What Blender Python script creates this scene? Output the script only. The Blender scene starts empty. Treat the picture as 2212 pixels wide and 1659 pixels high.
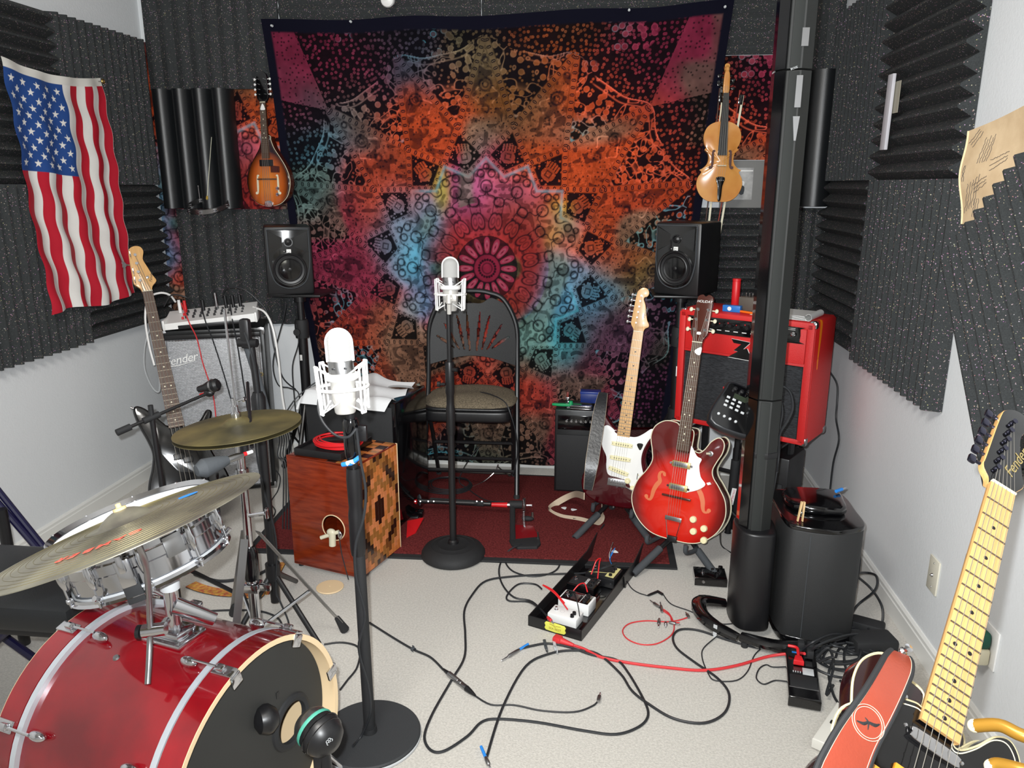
import bpy, bmesh, math, random
import numpy as np
from mathutils import Vector, Matrix, Euler
PI = math.pi
random.seed(7)
S = bpy.context.scene
COL = S.collection

# ------------------------------------------------------------------ camera
CAM_H = 1.55
FPX, CX, CY = 1660.0, 1106.0, 829.5
pitch, yaw = math.radians(14.5), math.radians(6.5)
fwd = Vector((-math.sin(yaw)*math.cos(pitch), math.cos(yaw)*math.cos(pitch), -math.sin(pitch)))
rgt = Vector((math.cos(yaw), math.sin(yaw), 0))
upv = rgt.cross(fwd)
EYE = Vector((0, 0, CAM_H))
cd = bpy.data.cameras.new('camera')
cd.sensor_fit = 'HORIZONTAL'; cd.sensor_width = 36.0
cd.lens = 36.0*FPX/2212.0
cd.clip_start = 0.02
cam = bpy.data.objects.new('camera', cd); COL.objects.link(cam)
cam.matrix_world = Matrix((rgt, upv, -fwd)).transposed().to_4x4()
cam.location = EYE
S.camera = cam

# ------------------------------------------------------------------ light
S.view_settings.view_transform = 'Standard'; S.view_settings.look = 'None'
S.view_settings.exposure = 0.0; S.view_settings.gamma = 1.0
S.view_settings.use_curve_mapping = False
w = bpy.data.worlds.new('world'); S.world = w; w.use_nodes = True
w.node_tree.nodes['Background'].inputs[0].default_value = (0.6, 0.65, 0.7, 1)
w.node_tree.nodes['Background'].inputs[1].default_value = 0.02
def light(name, kind, loc, energy, color=(1, 1, 1), target=None, **kw):
    d = bpy.data.lights.new(name, kind); d.energy = energy; d.color = color
    for k, v in kw.items(): setattr(d, k, v)
    o = bpy.data.objects.new(name, d); COL.objects.link(o); o.location = loc
    if target is not None:
        o.rotation_euler = (Vector(target)-Vector(loc)).to_track_quat('-Z', 'Y').to_euler()
    return o
# the compact camera's flash, just above and left of the lens
light('camera_flash', 'SPOT', EYE+upv*0.045-rgt*0.035, 340.0, (0.95, 0.98, 1.0),
      target=EYE+fwd*3.0+upv*0.55, spot_size=math.radians(124), spot_blend=1.0, shadow_soft_size=0.012)
# added fill light below the ceiling, out of view, to brighten the room
light('ceiling_fill', 'AREA', (-0.6, 0.6, 2.68), 75.0, (1.0, 0.96, 0.9),
      target=(-0.6, 1.9, 0.0), shape='DISK', size=0.9)

# ------------------------------------------------------------------ helpers
def ray(px, py):
    return (px-CX)/FPX*rgt-(py-CY)/FPX*upv+fwd
def at(px, py, x=None, y=None, z=None, d=None):
    """3-D point seen at a pixel, on the plane x=, y=, z= or at camera depth d="""
    r = ray(px, py)
    if d is not None: return EYE+r*d
    if x is not None: return EYE+r*((x-EYE.x)/r.x)
    if y is not None: return EYE+r*((y-EYE.y)/r.y)
    return EYE+r*((z-EYE.z)/r.z)

def cr(pts, n=6, closed=False):
    """Catmull-Rom resample (tuples or Vectors of any dimension)"""
    P = [np.array(p, float) for p in pts]; N = len(P); out = []
    rng = range(N if closed else N-1)
    for i in rng:
        if closed: a, b, c, d = P[i-1], P[i], P[(i+1) % N], P[(i+2) % N]
        else: a, b, c, d = P[max(i-1, 0)], P[i], P[i+1], P[min(i+2, N-1)]
        for k in range(n):
            t = k/n
            out.append(0.5*((2*b)+(c-a)*t+(2*a-5*b+4*c-d)*t*t+(3*b-a-3*c+d)*t**3))
    if not closed: out.append(P[-1])
    return out

class MB:
    """collects shapes for ONE mesh object"""
    def __init__(s): s.v = []; s.f = []; s.m = []; s.mi = 0
    def mat(s, i): s.mi = i; return s
    def add(s, v, f, M=None):
        o = len(s.v)
        if M is not None: v = [M @ Vector(p) for p in v]
        s.v += [tuple(p) for p in v]
        s.f += [tuple(i+o for i in q) for q in f]; s.m += [s.mi]*len(f)
        return s
    def box(s, c, size, b=0.0, M=None, seg=2):
        x, y, z = [q/2 for q in size]
        if b <= 0:
            v = [(i*x, j*y, k*z) for i in (-1, 1) for j in (-1, 1) for k in (-1, 1)]
            f = [(0, 1, 3, 2), (4, 6, 7, 5), (0, 4, 5, 1), (2, 3, 7, 6), (0, 2, 6, 4), (1, 5, 7, 3)]
        else:
            bm = bmesh.new(); bmesh.ops.create_cube(bm, size=1)
            for q in bm.verts: q.co = (q.co.x*size[0], q.co.y*size[1], q.co.z*size[2])
            bmesh.ops.bevel(bm, geom=bm.edges[:], offset=min(b, min(size)*0.49), segments=seg, profile=0.5, affect='EDGES')
            bm.verts.index_update()
            v = [tuple(q.co) for q in bm.verts]; f = [tuple(q.index for q in p.verts) for p in bm.faces]; bm.free()
        T = Matrix.Translation(c)
        return s.add(v, f, (M @ T) if M is not None else T)
    def tube(s, pts, r, n=8, closed=False, M=None, caps=True, flat=1.0, up=None):
        P = [Vector(p) for p in pts]; N = len(P)
        R = list(r) if hasattr(r, '__len__') else [r]*N
        if len(R) != N: R = list(np.interp(np.linspace(0, 1, N), np.linspace(0, 1, len(R)), R))
        T = []
        for i in range(N):
            a = P[(i-1) % N] if closed else P[max(i-1, 0)]
            b = P[(i+1) % N] if closed else P[min(i+1, N-1)]
            t = b-a
            T.append(t.normalized() if t.length > 1e-9 else Vector((0, 0, 1)))
        u = Vector(up) if up is not None else (Vector((0, 0, 1)) if abs(T[0].z) < 0.9 else Vector((1, 0, 0)))
        v = []
        for i in range(N):
            u = u-T[i]*u.dot(T[i])
            if u.length < 1e-6: u = T[i].orthogonal()
            u.normalize(); w_ = T[i].cross(u)
            for k in range(n):
                a = 2*PI*k/n+PI/n
                v.append(P[i]+(w_*math.cos(a)+u*math.sin(a)*flat)*R[i])
        f = []
        for i in range(N if closed else N-1):
            j = (i+1) % N
            for k in range(n):
                l = (k+1) % n
                f.append((i*n+k, i*n+l, j*n+l, j*n+k))
        if not closed and caps:
            f.append(tuple(range(n))[::-1]); f.append(tuple((N-1)*n+k for k in range(n)))
        return s.add(v, f, M)
    def cyl(s, p0, p1, r0, r1=None, n=16, M=None):
        return s.tube([p0, p1], [r0, r0 if r1 is None else r1], n, M=M)
    def lathe(s, prof, n=24, M=None, a0=0.0, a1=2*PI):
        """profile of (r, z) about local z"""
        full = abs(a1-a0-2*PI) < 1e-6; K = n if full else n+1
        v = []; f = []
        for (r, z) in prof:
            for k in range(K):
                a = a0+(a1-a0)*k/n
                v.append((r*math.cos(a), r*math.sin(a), z))
        for i in range(len(prof)-1):
            for k in range(n):
                l = (k+1) % K
                f.append((i*K+k, i*K+l, (i+1)*K+l, (i+1)*K+k))
        return s.add(v, f, M)
    def prism(s, out, z0, z1, b=0.0, M=None, seg=3):
        """outline (x, y) extruded z0..z1 with rounded edges of radius b"""
        O = [np.array(p[:2], float) for p in out]; N = len(O)
        A = sum(O[i][0]*O[(i+1) % N][1]-O[(i+1) % N][0]*O[i][1] for i in range(N))
        if A < 0: O = O[::-1]
        nr = []
        for i in range(N):
            d1 = O[i]-O[i-1]; d2 = O[(i+1) % N]-O[i]
            d1 = d1/(np.linalg.norm(d1)+1e-12); d2 = d2/(np.linalg.norm(d2)+1e-12)
            q = np.array([d1[1]+d2[1], -(d1[0]+d2[0])]); L = np.linalg.norm(q)
            nr.append(q/L if L > 1e-6 else np.array([d1[1], -d1[0]]))
        rings = []
        if b > 0:
            for k in range(seg+1):
                a = PI/2*k/seg; rings.append((b*(1-math.sin(a)), z0+b*(1-math.cos(a))))
            for k in range(seg+1):
                a = PI/2*k/seg; rings.append((b*(1-math.cos(a)), z1-b*(1-math.sin(a))))
        else: rings = [(0, z0), (0, z1)]
        v = [(O[i][0]-nr[i][0]*o, O[i][1]-nr[i][1]*o, z) for o, z in rings for i in range(N)]
        f = []
        for j in range(len(rings)-1):
            for i in range(N):
                k = (i+1) % N
                f.append((j*N+i, j*N+k, (j+1)*N+k, (j+1)*N+i))
        f.append(tuple(range(N))[::-1]); f.append(tuple((len(rings)-1)*N+i for i in range(N)))
        return s.add(v, f, M)
    def ball(s, c, r, n=16, m=10, M=None):
        rx, ry, rz = r if hasattr(r, '__len__') else (r, r, r)
        T = Matrix.Translation(c) @ Matrix.Diagonal((rx, ry, rz, 1))
        pr = [(math.sin(PI*k/m), -math.cos(PI*k/m)) for k in range(m+1)]
        pr[0] = (0, -1); pr[-1] = (0, 1)
        return s.lathe(pr, n, (M @ T) if M is not None else T)
    def grid(s, fn, nu, nv, M=None):
        v = [fn(i/nu, j/nv) for j in range(nv+1) for i in range(nu+1)]
        f = [(j*(nu+1)+i, j*(nu+1)+i+1, (j+1)*(nu+1)+i+1, (j+1)*(nu+1)+i) for j in range(nv) for i in range(nu)]
        return s.add(v, f, M)
    def mesh(s, name, mats, sharp=35, merge=False):
        me = bpy.data.meshes.new(name); me.from_pydata(s.v, [], s.f)
        if not isinstance(mats, (list, tuple)): mats = [mats]
        for m in mats: me.materials.append(m)
        if len(mats) > 1: me.polygons.foreach_set('material_index', s.m)
        me.validate(); me.update()
        bm = bmesh.new(); bm.from_mesh(me)
        if merge: bmesh.ops.remove_doubles(bm, verts=bm.verts[:], dist=1e-5)
        bmesh.ops.recalc_face_normals(bm, faces=bm.faces[:]); bm.to_mesh(me); bm.free()
        me.shade_smooth()
        if sharp < 180: me.set_sharp_from_angle(angle=math.radians(sharp))
        return me
    def build(s, name, mats, parent=None, sharp=35, merge=False, M=None):
        me = s.mesh(name, mats, sharp, merge)
        o = bpy.data.objects.new(name, me); COL.objects.link(o)
        if parent is not None: o.parent = parent
        if M is not None: o.matrix_local = M
        return o

def tag(o, label=None, cat=None, group=None, kind=None):
    if label: o['label'] = label
    if cat: o['category'] = cat
    if group: o['group'] = group
    if kind: o['kind'] = kind
    return o
def thing(name, label, cat, M=None, loc=None, group=None):
    o = bpy.data.objects.new(name, None); COL.objects.link(o); o.empty_display_size = 0.05
    if M is not None: o.matrix_world = M
    if loc is not None: o.location = loc
    return tag(o, label, cat, group)
def frame(o, x, y, scale=1.0, z=None):
    """matrix with origin o, y axis exactly y, x axis as close to x as can be"""
    Y = Vector(y).normalized(); X = Vector(x); X = (X-Y*X.dot(Y)).normalized(); Z = X.cross(Y)
    M = Matrix((X, Y, Z)).transposed().to_4x4() @ Matrix.Scale(scale, 4)
    M.translation = Vector(o); return M
def zframe(o, z, x=(1, 0, 0)):
    """matrix whose local z is along z"""
    Z = Vector(z).normalized(); X = Vector(x); X = X-Z*X.dot(Z)
    if X.length < 1e-5: X = Z.orthogonal()
    X.normalize(); Y = Z.cross(X)
    M = Matrix((X, Y, Z)).transposed().to_4x4(); M.translation = Vector(o); return M
def T(x=0, y=0, z=0): return Matrix.Translation((x, y, z))
def Rz(a): return Matrix.Rotation(math.radians(a), 4, 'Z')
def Rx(a): return Matrix.Rotation(math.radians(a), 4, 'X')
def Ry(a): return Matrix.Rotation(math.radians(a), 4, 'Y')
def copy_tree(o, label=None, M=None, parent=None):
    c = o.copy(); COL.objects.link(c)
    if parent is not None: c.parent = parent
    if M is not None: c.matrix_world = M
    if label: c['label'] = label
    for ch in o.children:
        copy_tree(ch, None, None, c)
    return c
def text(s, size, mat, parent, M, name='lettering', ext=0.0006, shear=0.0, spacing=1.0, align='CENTER', bold=0.0):
    cu = bpy.data.curves.new(name, 'FONT'); cu.body = s; cu.size = size; cu.extrude = ext; cu.shear = shear
    cu.space_character = spacing; cu.align_x = align; cu.align_y = 'CENTER'; cu.resolution_u = 3; cu.offset = bold
    o = bpy.data.objects.new('tmp_text', cu); COL.objects.link(o)
    bpy.context.view_layer.update()
    me = bpy.data.meshes.new_from_object(o.evaluated_get(bpy.context.evaluated_depsgraph_get()))
    bpy.data.objects.remove(o); bpy.data.curves.remove(cu)
    me.name = name; me.materials.clear(); me.materials.append(mat)
    t = bpy.data.objects.new(name, me); COL.objects.link(t)
    t.parent = parent; t.matrix_local = M
    return t

def onM(M, px, py, z=0.0):
    """point seen at a pixel on the plane local z = z of matrix M"""
    n = (M.to_3x3() @ Vector((0, 0, 1))).normalized(); o = M @ Vector((0, 0, z)); r = ray(px, py)
    return EYE+r*((o-EYE).dot(n)/r.dot(n))
# ------------------------------------------------------------------ materials
def srgb(r, g, b):
    f = lambda c: (c/255/12.92) if c/255 <= 0.04045 else ((c/255+0.055)/1.055)**2.4
    return (f(r), f(g), f(b), 1.0)
MATS = {}
def mat(name, col, rough=0.5, metal=0.0, bump=0.0, bscale=200.0, noise=0.0, nscale=20.0, coat=0.0, spec=0.5,
        stretch=(1, 1, 1), emit=None, col2=None, trans=0.0, sheen=0.0):
    m = bpy.data.materials.new(name); m.use_nodes = True; nt = m.node_tree; N = nt.nodes; L = nt.links
    p = N['Principled BSDF']; c = srgb(*col)
    p.inputs['Base Color'].default_value = c
    p.inputs['Roughness'].default_value = rough; p.inputs['Metallic'].default_value = metal
    p.inputs['Coat Weight'].default_value = coat; p.inputs['Coat Roughness'].default_value = 0.06
    p.inputs['Specular IOR Level'].default_value = spec
    p.inputs['Transmission Weight'].default_value = trans
    p.inputs['Sheen Weight'].default_value = sheen
    if emit:
        p.inputs['Emission Color'].default_value = c; p.inputs['Emission Strength'].default_value = emit
    if noise or bump:
        tc = N.new('ShaderNodeTexCoord'); mp = N.new('ShaderNodeMapping'); mp.inputs['Scale'].default_value = stretch
        L.new(tc.outputs['Object'], mp.inputs['Vector'])
    if noise:
        n = N.new('ShaderNodeTexNoise'); n.inputs['Scale'].default_value = nscale; n.inputs['Detail'].default_value = 5
        L.new(mp.outputs[0], n.inputs['Vector'])
        mx = N.new('ShaderNodeMix'); mx.data_type = 'RGBA'
        c2 = srgb(*col2) if col2 else tuple(q*(1-noise) for q in c[:3])+(1,)
        mx.inputs[6].default_value = c; mx.inputs[7].default_value = c2
        rp = N.new('ShaderNodeMapRange'); rp.inputs[1].default_value = 0.35; rp.inputs[2].default_value = 0.65
        L.new(n.outputs[0], rp.inputs[0]); L.new(rp.outputs[0], mx.inputs[0])
        L.new(mx.outputs[2], p.inputs['Base Color'])
    if bump:
        n2 = N.new('ShaderNodeTexNoise'); n2.inputs['Scale'].default_value = bscale; n2.inputs['Detail'].default_value = 3
        b = N.new('ShaderNodeBump'); b.inputs['Strength'].default_value = bump; b.inputs['Distance'].default_value = 0.002
        L.new(mp.outputs[0], n2.inputs['Vector']); L.new(n2.outputs[0], b.inputs['Height']); L.new(b.outputs[0], p.inputs['Normal'])
    MATS[name] = m; return m
def foam_mat():
    m = mat('acoustic_foam', (55, 58, 59), rough=0.85, bump=0.6, bscale=350, noise=0.35, nscale=260, spec=0.3)
    nt = m.node_tree; N = nt.nodes; L = nt.links; p = N['Principled BSDF']
    tc = [n for n in N if n.type == 'TEX_COORD'][0]
    vo = N.new('ShaderNodeTexVoronoi'); vo.inputs['Scale'].default_value = 420
    L.new(tc.outputs['Object'], vo.inputs['Vector'])
    sp = N.new('ShaderNodeSeparateColor'); L.new(vo.outputs['Color'], sp.inputs[0])
    g = N.new('ShaderNodeMath'); g.operation = 'GREATER_THAN'; g.inputs[1].default_value = 0.972  # scattered lighter specks in the base colour paint the flash glinting on foam cells
    L.new(sp.outputs[0], g.inputs[0])
    mx = N.new('ShaderNodeMix'); mx.data_type = 'RGBA'
    old = p.inputs['Base Color'].links[0].from_socket
    hs = N.new('ShaderNodeMix'); hs.data_type = 'RGBA'; hs.inputs[0].default_value = 0.25
    hs.inputs[6].default_value = (0.2, 0.21, 0.22, 1); L.new(vo.outputs['Color'], hs.inputs[7])
    L.new(g.outputs[0], mx.inputs[0]); L.new(old, mx.inputs[6]); L.new(hs.outputs[2], mx.inputs[7])
    L.new(mx.outputs[2], p.inputs['Base Color'])
    return m
def vcol_mat(name, rough=0.85, bump=0.15, bscale=900, coat=0.0, spec=0.3):
    m = mat(name, (128, 128, 128), rough=rough, bump=bump, bscale=bscale, coat=coat, spec=spec)
    nt = m.node_tree; a = nt.nodes.new('ShaderNodeAttribute'); a.attribute_name = 'print'
    nt.links.new(a.outputs['Color'], nt.nodes['Principled BSDF'].inputs['Base Color']); return m
M_wall = mat('wall_paint', (222, 225, 227), rough=0.7, bump=0.35, bscale=120, spec=0.25)
M_trim = mat('trim_paint', (226, 226, 222), rough=0.4)
M_ceil = mat('ceiling_paint', (215, 214, 210), rough=0.9)
M_foam = foam_mat()
M_carpet = mat('carpet_pile', (196, 192, 184), rough=0.95, bump=1.0, bscale=260, noise=0.22, nscale=150, spec=0.1, sheen=0.3)
M_rug = mat('rug_pile', (112, 46, 46), rough=0.95, bump=0.8, bscale=300, noise=0.55, nscale=130, spec=0.1)
M_blk = mat('black_satin', (22, 22, 24), rough=0.38)
M_blkm = mat('black_matte', (26, 27, 29), rough=0.7, bump=0.3, bscale=400)
M_gloss = mat('black_gloss', (8, 8, 10), rough=0.12, coat=0.6)
M_rub = mat('rubber', (30, 31, 33), rough=0.75)
M_grey = mat('grey_foam_rubber', (62, 66, 70), rough=0.8, bump=0.3)
M_chr = mat('chrome', (215, 216, 220), rough=0.12, metal=1.0)
M_steel = mat('brushed_steel', (165, 165, 166), rough=0.32, metal=1.0)
M_wht = mat('white_plastic', (232, 232, 230), rough=0.4)
M_cream = mat('cream_plastic', (232, 224, 180), rough=0.35)
M_brass = mat('brass', (190, 150, 70), rough=0.25, metal=1.0)
M_cable = mat('black_cable', (34, 36, 39), rough=0.5)
M_gcable = mat('grey_cable', (165, 168, 170), rough=0.5)
M_red = mat('red_plastic', (205, 28, 34), rough=0.4)
M_rcable = mat('red_cable', (200, 48, 52), rough=0.5)
M_blue = mat('blue_tape', (40, 130, 215), rough=0.5)
M_clear = mat('light_grey_plastic', (185, 188, 190), rough=0.35)
M_str = mat('guitar_string', (150, 146, 138), rough=0.45, metal=0.6)
M_vinyl = mat('black_vinyl', (24, 26, 28), rough=0.32, bump=0.25, bscale=500)
# ------------------------------------------------------------------ room shell
XL, XR, YB, YF, ZC = -2.42, 1.12, 4.10, -0.9, 2.75
def slab(name, c, s, m):
    o = MB().box(c, s).build(name, m); tag(o, kind='structure'); return o
slab('floor', ((XL+XR)/2, (YB+YF)/2, -0.05), (XR-XL+0.3, YB-YF+0.3, 0.1), M_carpet)
slab('ceiling', ((XL+XR)/2, (YB+YF)/2, ZC+0.05), (XR-XL+0.3, YB-YF+0.3, 0.1), M_ceil)
slab('wall_left', (XL-0.05, (YB+YF)/2, ZC/2), (0.1, YB-YF+0.2, ZC), M_wall)
slab('wall_right', (XR+0.05, (YB+YF)/2, ZC/2), (0.1, YB-YF+0.2, ZC), M_wall)
slab('wall_back', ((XL+XR)/2, YB+0.05, ZC/2), (XR-XL, 0.1, ZC), M_wall)
slab('wall_front', ((XL+XR)/2, YF-0.05, ZC/2), (XR-XL, 0.1, ZC), M_wall)
BP = [(0, 0), (0.014, 0), (0.014, 0.062), (0.011, 0.066), (0.011, 0.078), (0.005, 0.086), (0, 0.086)]
def baseboard(name, o, run, out, L):
    run, out = Vector(run), Vector(out)
    v = []
    for s_ in (0, L):
        for (a, b) in BP: v.append(Vector(o)+run*s_+out*a+Vector((0, 0, b)))
    n = len(BP); f = [(i, (i+1) % n, n+(i+1) % n, n+i) for i in range(n)]+[tuple(range(n)), tuple(range(n, 2*n))]
    tag(MB().add(v, f).build(name, M_trim, sharp=20), kind='structure')
baseboard('baseboard_right', (XR, YF, 0), (0, 1, 0), (-1, 0, 0), YB-YF)
baseboard('baseboard_left', (XL, YF, 0), (0, 1, 0), (1, 0, 0), YB-YF)
baseboard('baseboard_back', (XL, YB, 0), (1, 0, 0), (0, -1, 0), XR-XL)

# ------------------------------------------------------------------ acoustic foam
def wedge(name, label, M, wx, wy, n, vertical, depth=0.045, base=0.012, group=None):
    """foam panel in local x (0..wx), y (0..wy), ridges proud along +z"""
    prof = []
    L = wx if vertical else wy
    for i in range(n):
        a = L*i/n; b = L*(i+1)/n; c = (a+b)/2; t = (b-a)*0.07
        prof += [(a, base), (c-t, base+depth), (c+t, base+depth)]
    prof.append((L, base))
    v = []; f = []; K = len(prof)
    other = wy if vertical else wx
    for s_ in (0, other):
        for (a, h) in prof: v.append((a, s_, h) if vertical else (s_, a, h))
        for (a, h) in prof: v.append((a, s_, 0) if vertical else (s_, a, 0))
    for i in range(K-1):
        f.append((i, i+1, 2*K+i+1, 2*K+i)); f.append((K+i, 3*K+i, 3*K+i+1, K+i+1))
        f.append((i, K+i, K+i+1, i+1)); f.append((2*K+i, 2*K+i+1, 3*K+i+1, 3*K+i))
    f.append((0, 2*K, 3*K, K)); f.append((K-1, 2*K-1, 4*K-1, 3*K-1))
    o = MB().add(v, f).build(name, M_foam, sharp=20)
    o.matrix_world = M
    return tag(o, label, 'foam panel', group)
def wall_M(o, x, z):  # local x along x, local z outward from wall
    X = Vector(x); Z = Vector(z); Y = Z.cross(X)
    M = Matrix((X, Y, Z)).transposed().to_4x4(); M.translation = Vector(o); return M
# left wall: local x = +y, up = z, outward +x
def LW(y, z): return wall_M((XL, y, z), (0, -1, 0), (1, 0, 0)) @ Matrix.Identity(4)
def foamL(y0, y1, z0, z1, n, vert, lab):
    M = Matrix(((0, 0, 1, XL+0.002), (-1, 0, 0, y1), (0, 1, 0, z0), (0, 0, 0, 1)))
    # columns: X=(0,-1,0) Y=(0,0,1) Z=X x Y=(-1,0,0) -> flip so Z points into the room
    M = Matrix(((0, 0, 1, XL+0.002), (1, 0, 0, y0), (0, 1, 0, z0), (0, 0, 0, 1)))
    return wedge('acoustic_foam_panel', lab, M, y1-y0, z1-z0, n, vert)
def foamR(y0, y1, z0, z1, n, vert, lab):
    M = Matrix(((0, 0, -1, XR-0.002), (-1, 0, 0, y1), (0, 1, 0, z0), (0, 0, 0, 1)))
    return wedge('acoustic_foam_panel', lab, M, y1-y0, z1-z0, n, vert)
def foamB(x0, x1, z0, z1, n, vert, lab, y=YB-0.002, depth=0.045):
    if x1 < -1.5: y = YB-0.014
    M = Matrix(((1, 0, 0, x0), (0, 0, -1, y), (0, 1, 0, z0), (0, 0, 0, 1)))
    return wedge('acoustic_foam_panel', lab, M, x1-x0, z1-z0, n, vert, depth=depth)
foamL(2.60, 3.337, 1.553, 2.275, 13, False, 'dark grey foam panel with sideways ridges behind top left of flag')
foamL(3.342, 4.045, 1.553, 2.275, 12, True, 'dark grey foam panel with upright ridges above right side of flag')
foamL(2.60, 3.337, 0.832, 1.5525, 13, True, 'dark grey foam panel with jagged lower edge under flag at far left')
foamL(3.342, 4.045, 0.832, 1.5525, 12, False, 'foam panel with sideways ridges behind bass guitar headstock')
foamR(3.36, 4.04, 1.57, 2.318, 13, True, 'grey foam panel with upright ridges left of white taped stick')
foamR(2.60, 3.355, 1.57, 2.30, 12, False, 'grey foam panel with deep sideways ridges right of white stick')
foamR(3.36, 4.04, 0.84, 1.5695, 12, False, 'grey foam panel with sideways ridges right of the red amplifier')
foamR(2.54, 3.355, 0.835, 1.5695, 14, True, 'grey foam panel with jagged lower edge on right wall')
# tilted square panel at the right edge
A_ = Vector((0, -0.749, 0.662)); B_ = Vector((0, -0.63, -0.777)).normalized()
A_ = (A_-B_*A_.dot(B_)).normalized()
Zr = A_.cross(-B_)
M = Matrix((A_, -B_, Zr)).transposed().to_4x4()
if Zr.x > 0: pass
o_ = Vector((XR-0.034, 2.521, 1.323))
def foam_tilt():
    # local x along A_, local y along B_, z into the room
    Z = Vector((-1, 0, 0)); Mx = Matrix((A_, B_, Z)).transposed().to_4x4(); Mx.translation = o_
    return wedge('acoustic_foam_panel', 'grey foam square hung at a slant at the right edge, above black headstock', Mx, 0.727, 0.727, 13, True)
foam_tilt()
foamB(-2.385, -1.66, 2.035, 2.72, 9, True, 'dark foam panel with upright ridges above left black pleated panel', depth=0.014)
foamB(-1.655, -0.62, 2.20, 2.72, 9, False, 'dark foam strip above left half of tapestry', depth=0.014)
foamB(-0.615, 0.55, 2.20, 2.72, 9, False, 'dark foam strip above right half of tapestry', depth=0.014)
foamB(0.555, 0.80, 2.16, 2.72, 9, False, 'dark foam piece above the violin', depth=0.014)
foamB(0.805, 1.115, 2.08, 2.72, 4, True, 'dark foam piece in right corner behind speaker column', depth=0.014)
foamB(-2.315, -1.60, 0.80, 1.425, 9, True, 'dark foam panel under left black pleated panel, behind mixer', depth=0.014)
foamB(0.36, 0.86, 0.80, 1.44, 12, False, 'dark foam panel behind right monitor speaker and red amp', depth=0.04)
foamB(0.865, 1.115, 0.10, 1.44, 5, True, 'tall dark foam strip in right corner behind red amplifier', depth=0.014)

# ------------------------------------------------------------------ pleated vinyl diffusers
def pleats(label, x0, x1, z0, z1, n):
    YB = 4.085
    W = x1-x0
    def h(u):
        return 0.02+0.065*abs(math.sin(PI*n*u))**0.6
    K = n*14
    v = []; f = []
    for zz in (0, 1):
        for i in range(K+1):
            u = i/K; v.append((x0+W*u, YB-0.04-h(u), z0+(z1-z0)*zz))
        for i in range(K+1):
            u = i/K; v.append((x0+W*u, YB-0.035, z0+(z1-z0)*zz))
    A = K+1
    for i in range(K):
        f += [(i, i+1, 2*A+i+1, 2*A+i), (A+i, 3*A+i, 3*A+i+1, A+i+1), (i, A+i, A+i+1, i+1), (2*A+i, 2*A+i+1, 3*A+i+1, 3*A+i)]
    f += [(0, 2*A, 3*A, A), (A-1, 2*A-1, 4*A-1, 3*A-1)]
    o = MB().add(v, f).build('pleated_sound_panel', M_vinyl, sharp=60)
    return tag(o, label, 'sound panel')
pleats('shiny black pleated vinyl panel left of the mandolin', -2.345, -1.915, 1.43, 2.03, 4)
pleats('shiny black pleated vinyl panel behind tall speaker column', 0.805, 1.105, 1.45, 2.075, 2)

# ------------------------------------------------------------------ printed cloth
def vnoise(x, y, seed=0):
    xi = np.floor(x).astype(np.int64); yi = np.floor(y).astype(np.int64); fx = x-xi; fy = y-yi
    fx = fx*fx*(3-2*fx); fy = fy*fy*(3-2*fy)
    def hsh(a, b):
        h = (a*374761393+b*668265263+seed*1274126177) & 0xffffffff
        h = ((h ^ (h >> 13))*1274126177) & 0xffffffff
        return ((h ^ (h >> 16)) & 0xffff)/65535.0
    return (hsh(xi, yi)*(1-fx)+hsh(xi+1, yi)*fx)*(1-fy)+(hsh(xi, yi+1)*(1-fx)+hsh(xi+1, yi+1)*fx)*fy
def worley(x, y, seed=0, jit=0.8):
    xi = np.floor(x).astype(np.int64); yi = np.floor(y).astype(np.int64)
    best = np.full(x.shape, 9.0); idv = np.zeros(x.shape)
    for dx in (-1, 0, 1):
        for dy in (-1, 0, 1):
            a = xi+dx; b = yi+dy
            h = (a*374761393+b*668265263+seed*97531) & 0xffffffff
            h = ((h ^ (h >> 13))*1274126177) & 0xffffffff
            r1 = (h & 0xfff)/4095.0; r2 = ((h >> 12) & 0xfff)/4095.0; r3 = ((h >> 20) & 0xfff)/4095.0
            d = np.hypot(a+0.5+(r1-0.5)*jit-x, b+0.5+(r2-0.5)*jit-y)
            m_ = d < best; best = np.where(m_, d, best); idv = np.where(m_, r3, idv)
    return best, idv
def LIN(r, g, b): return np.array(srgb(r, g, b)[:3])
def mixc(a, b, t): return a*(1-t[..., None])+b*t[..., None]
def sst(e0, e1, x): t = np.clip((x-e0)/(e1-e0), 0, 1); return t*t*(3-2*t)
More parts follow.
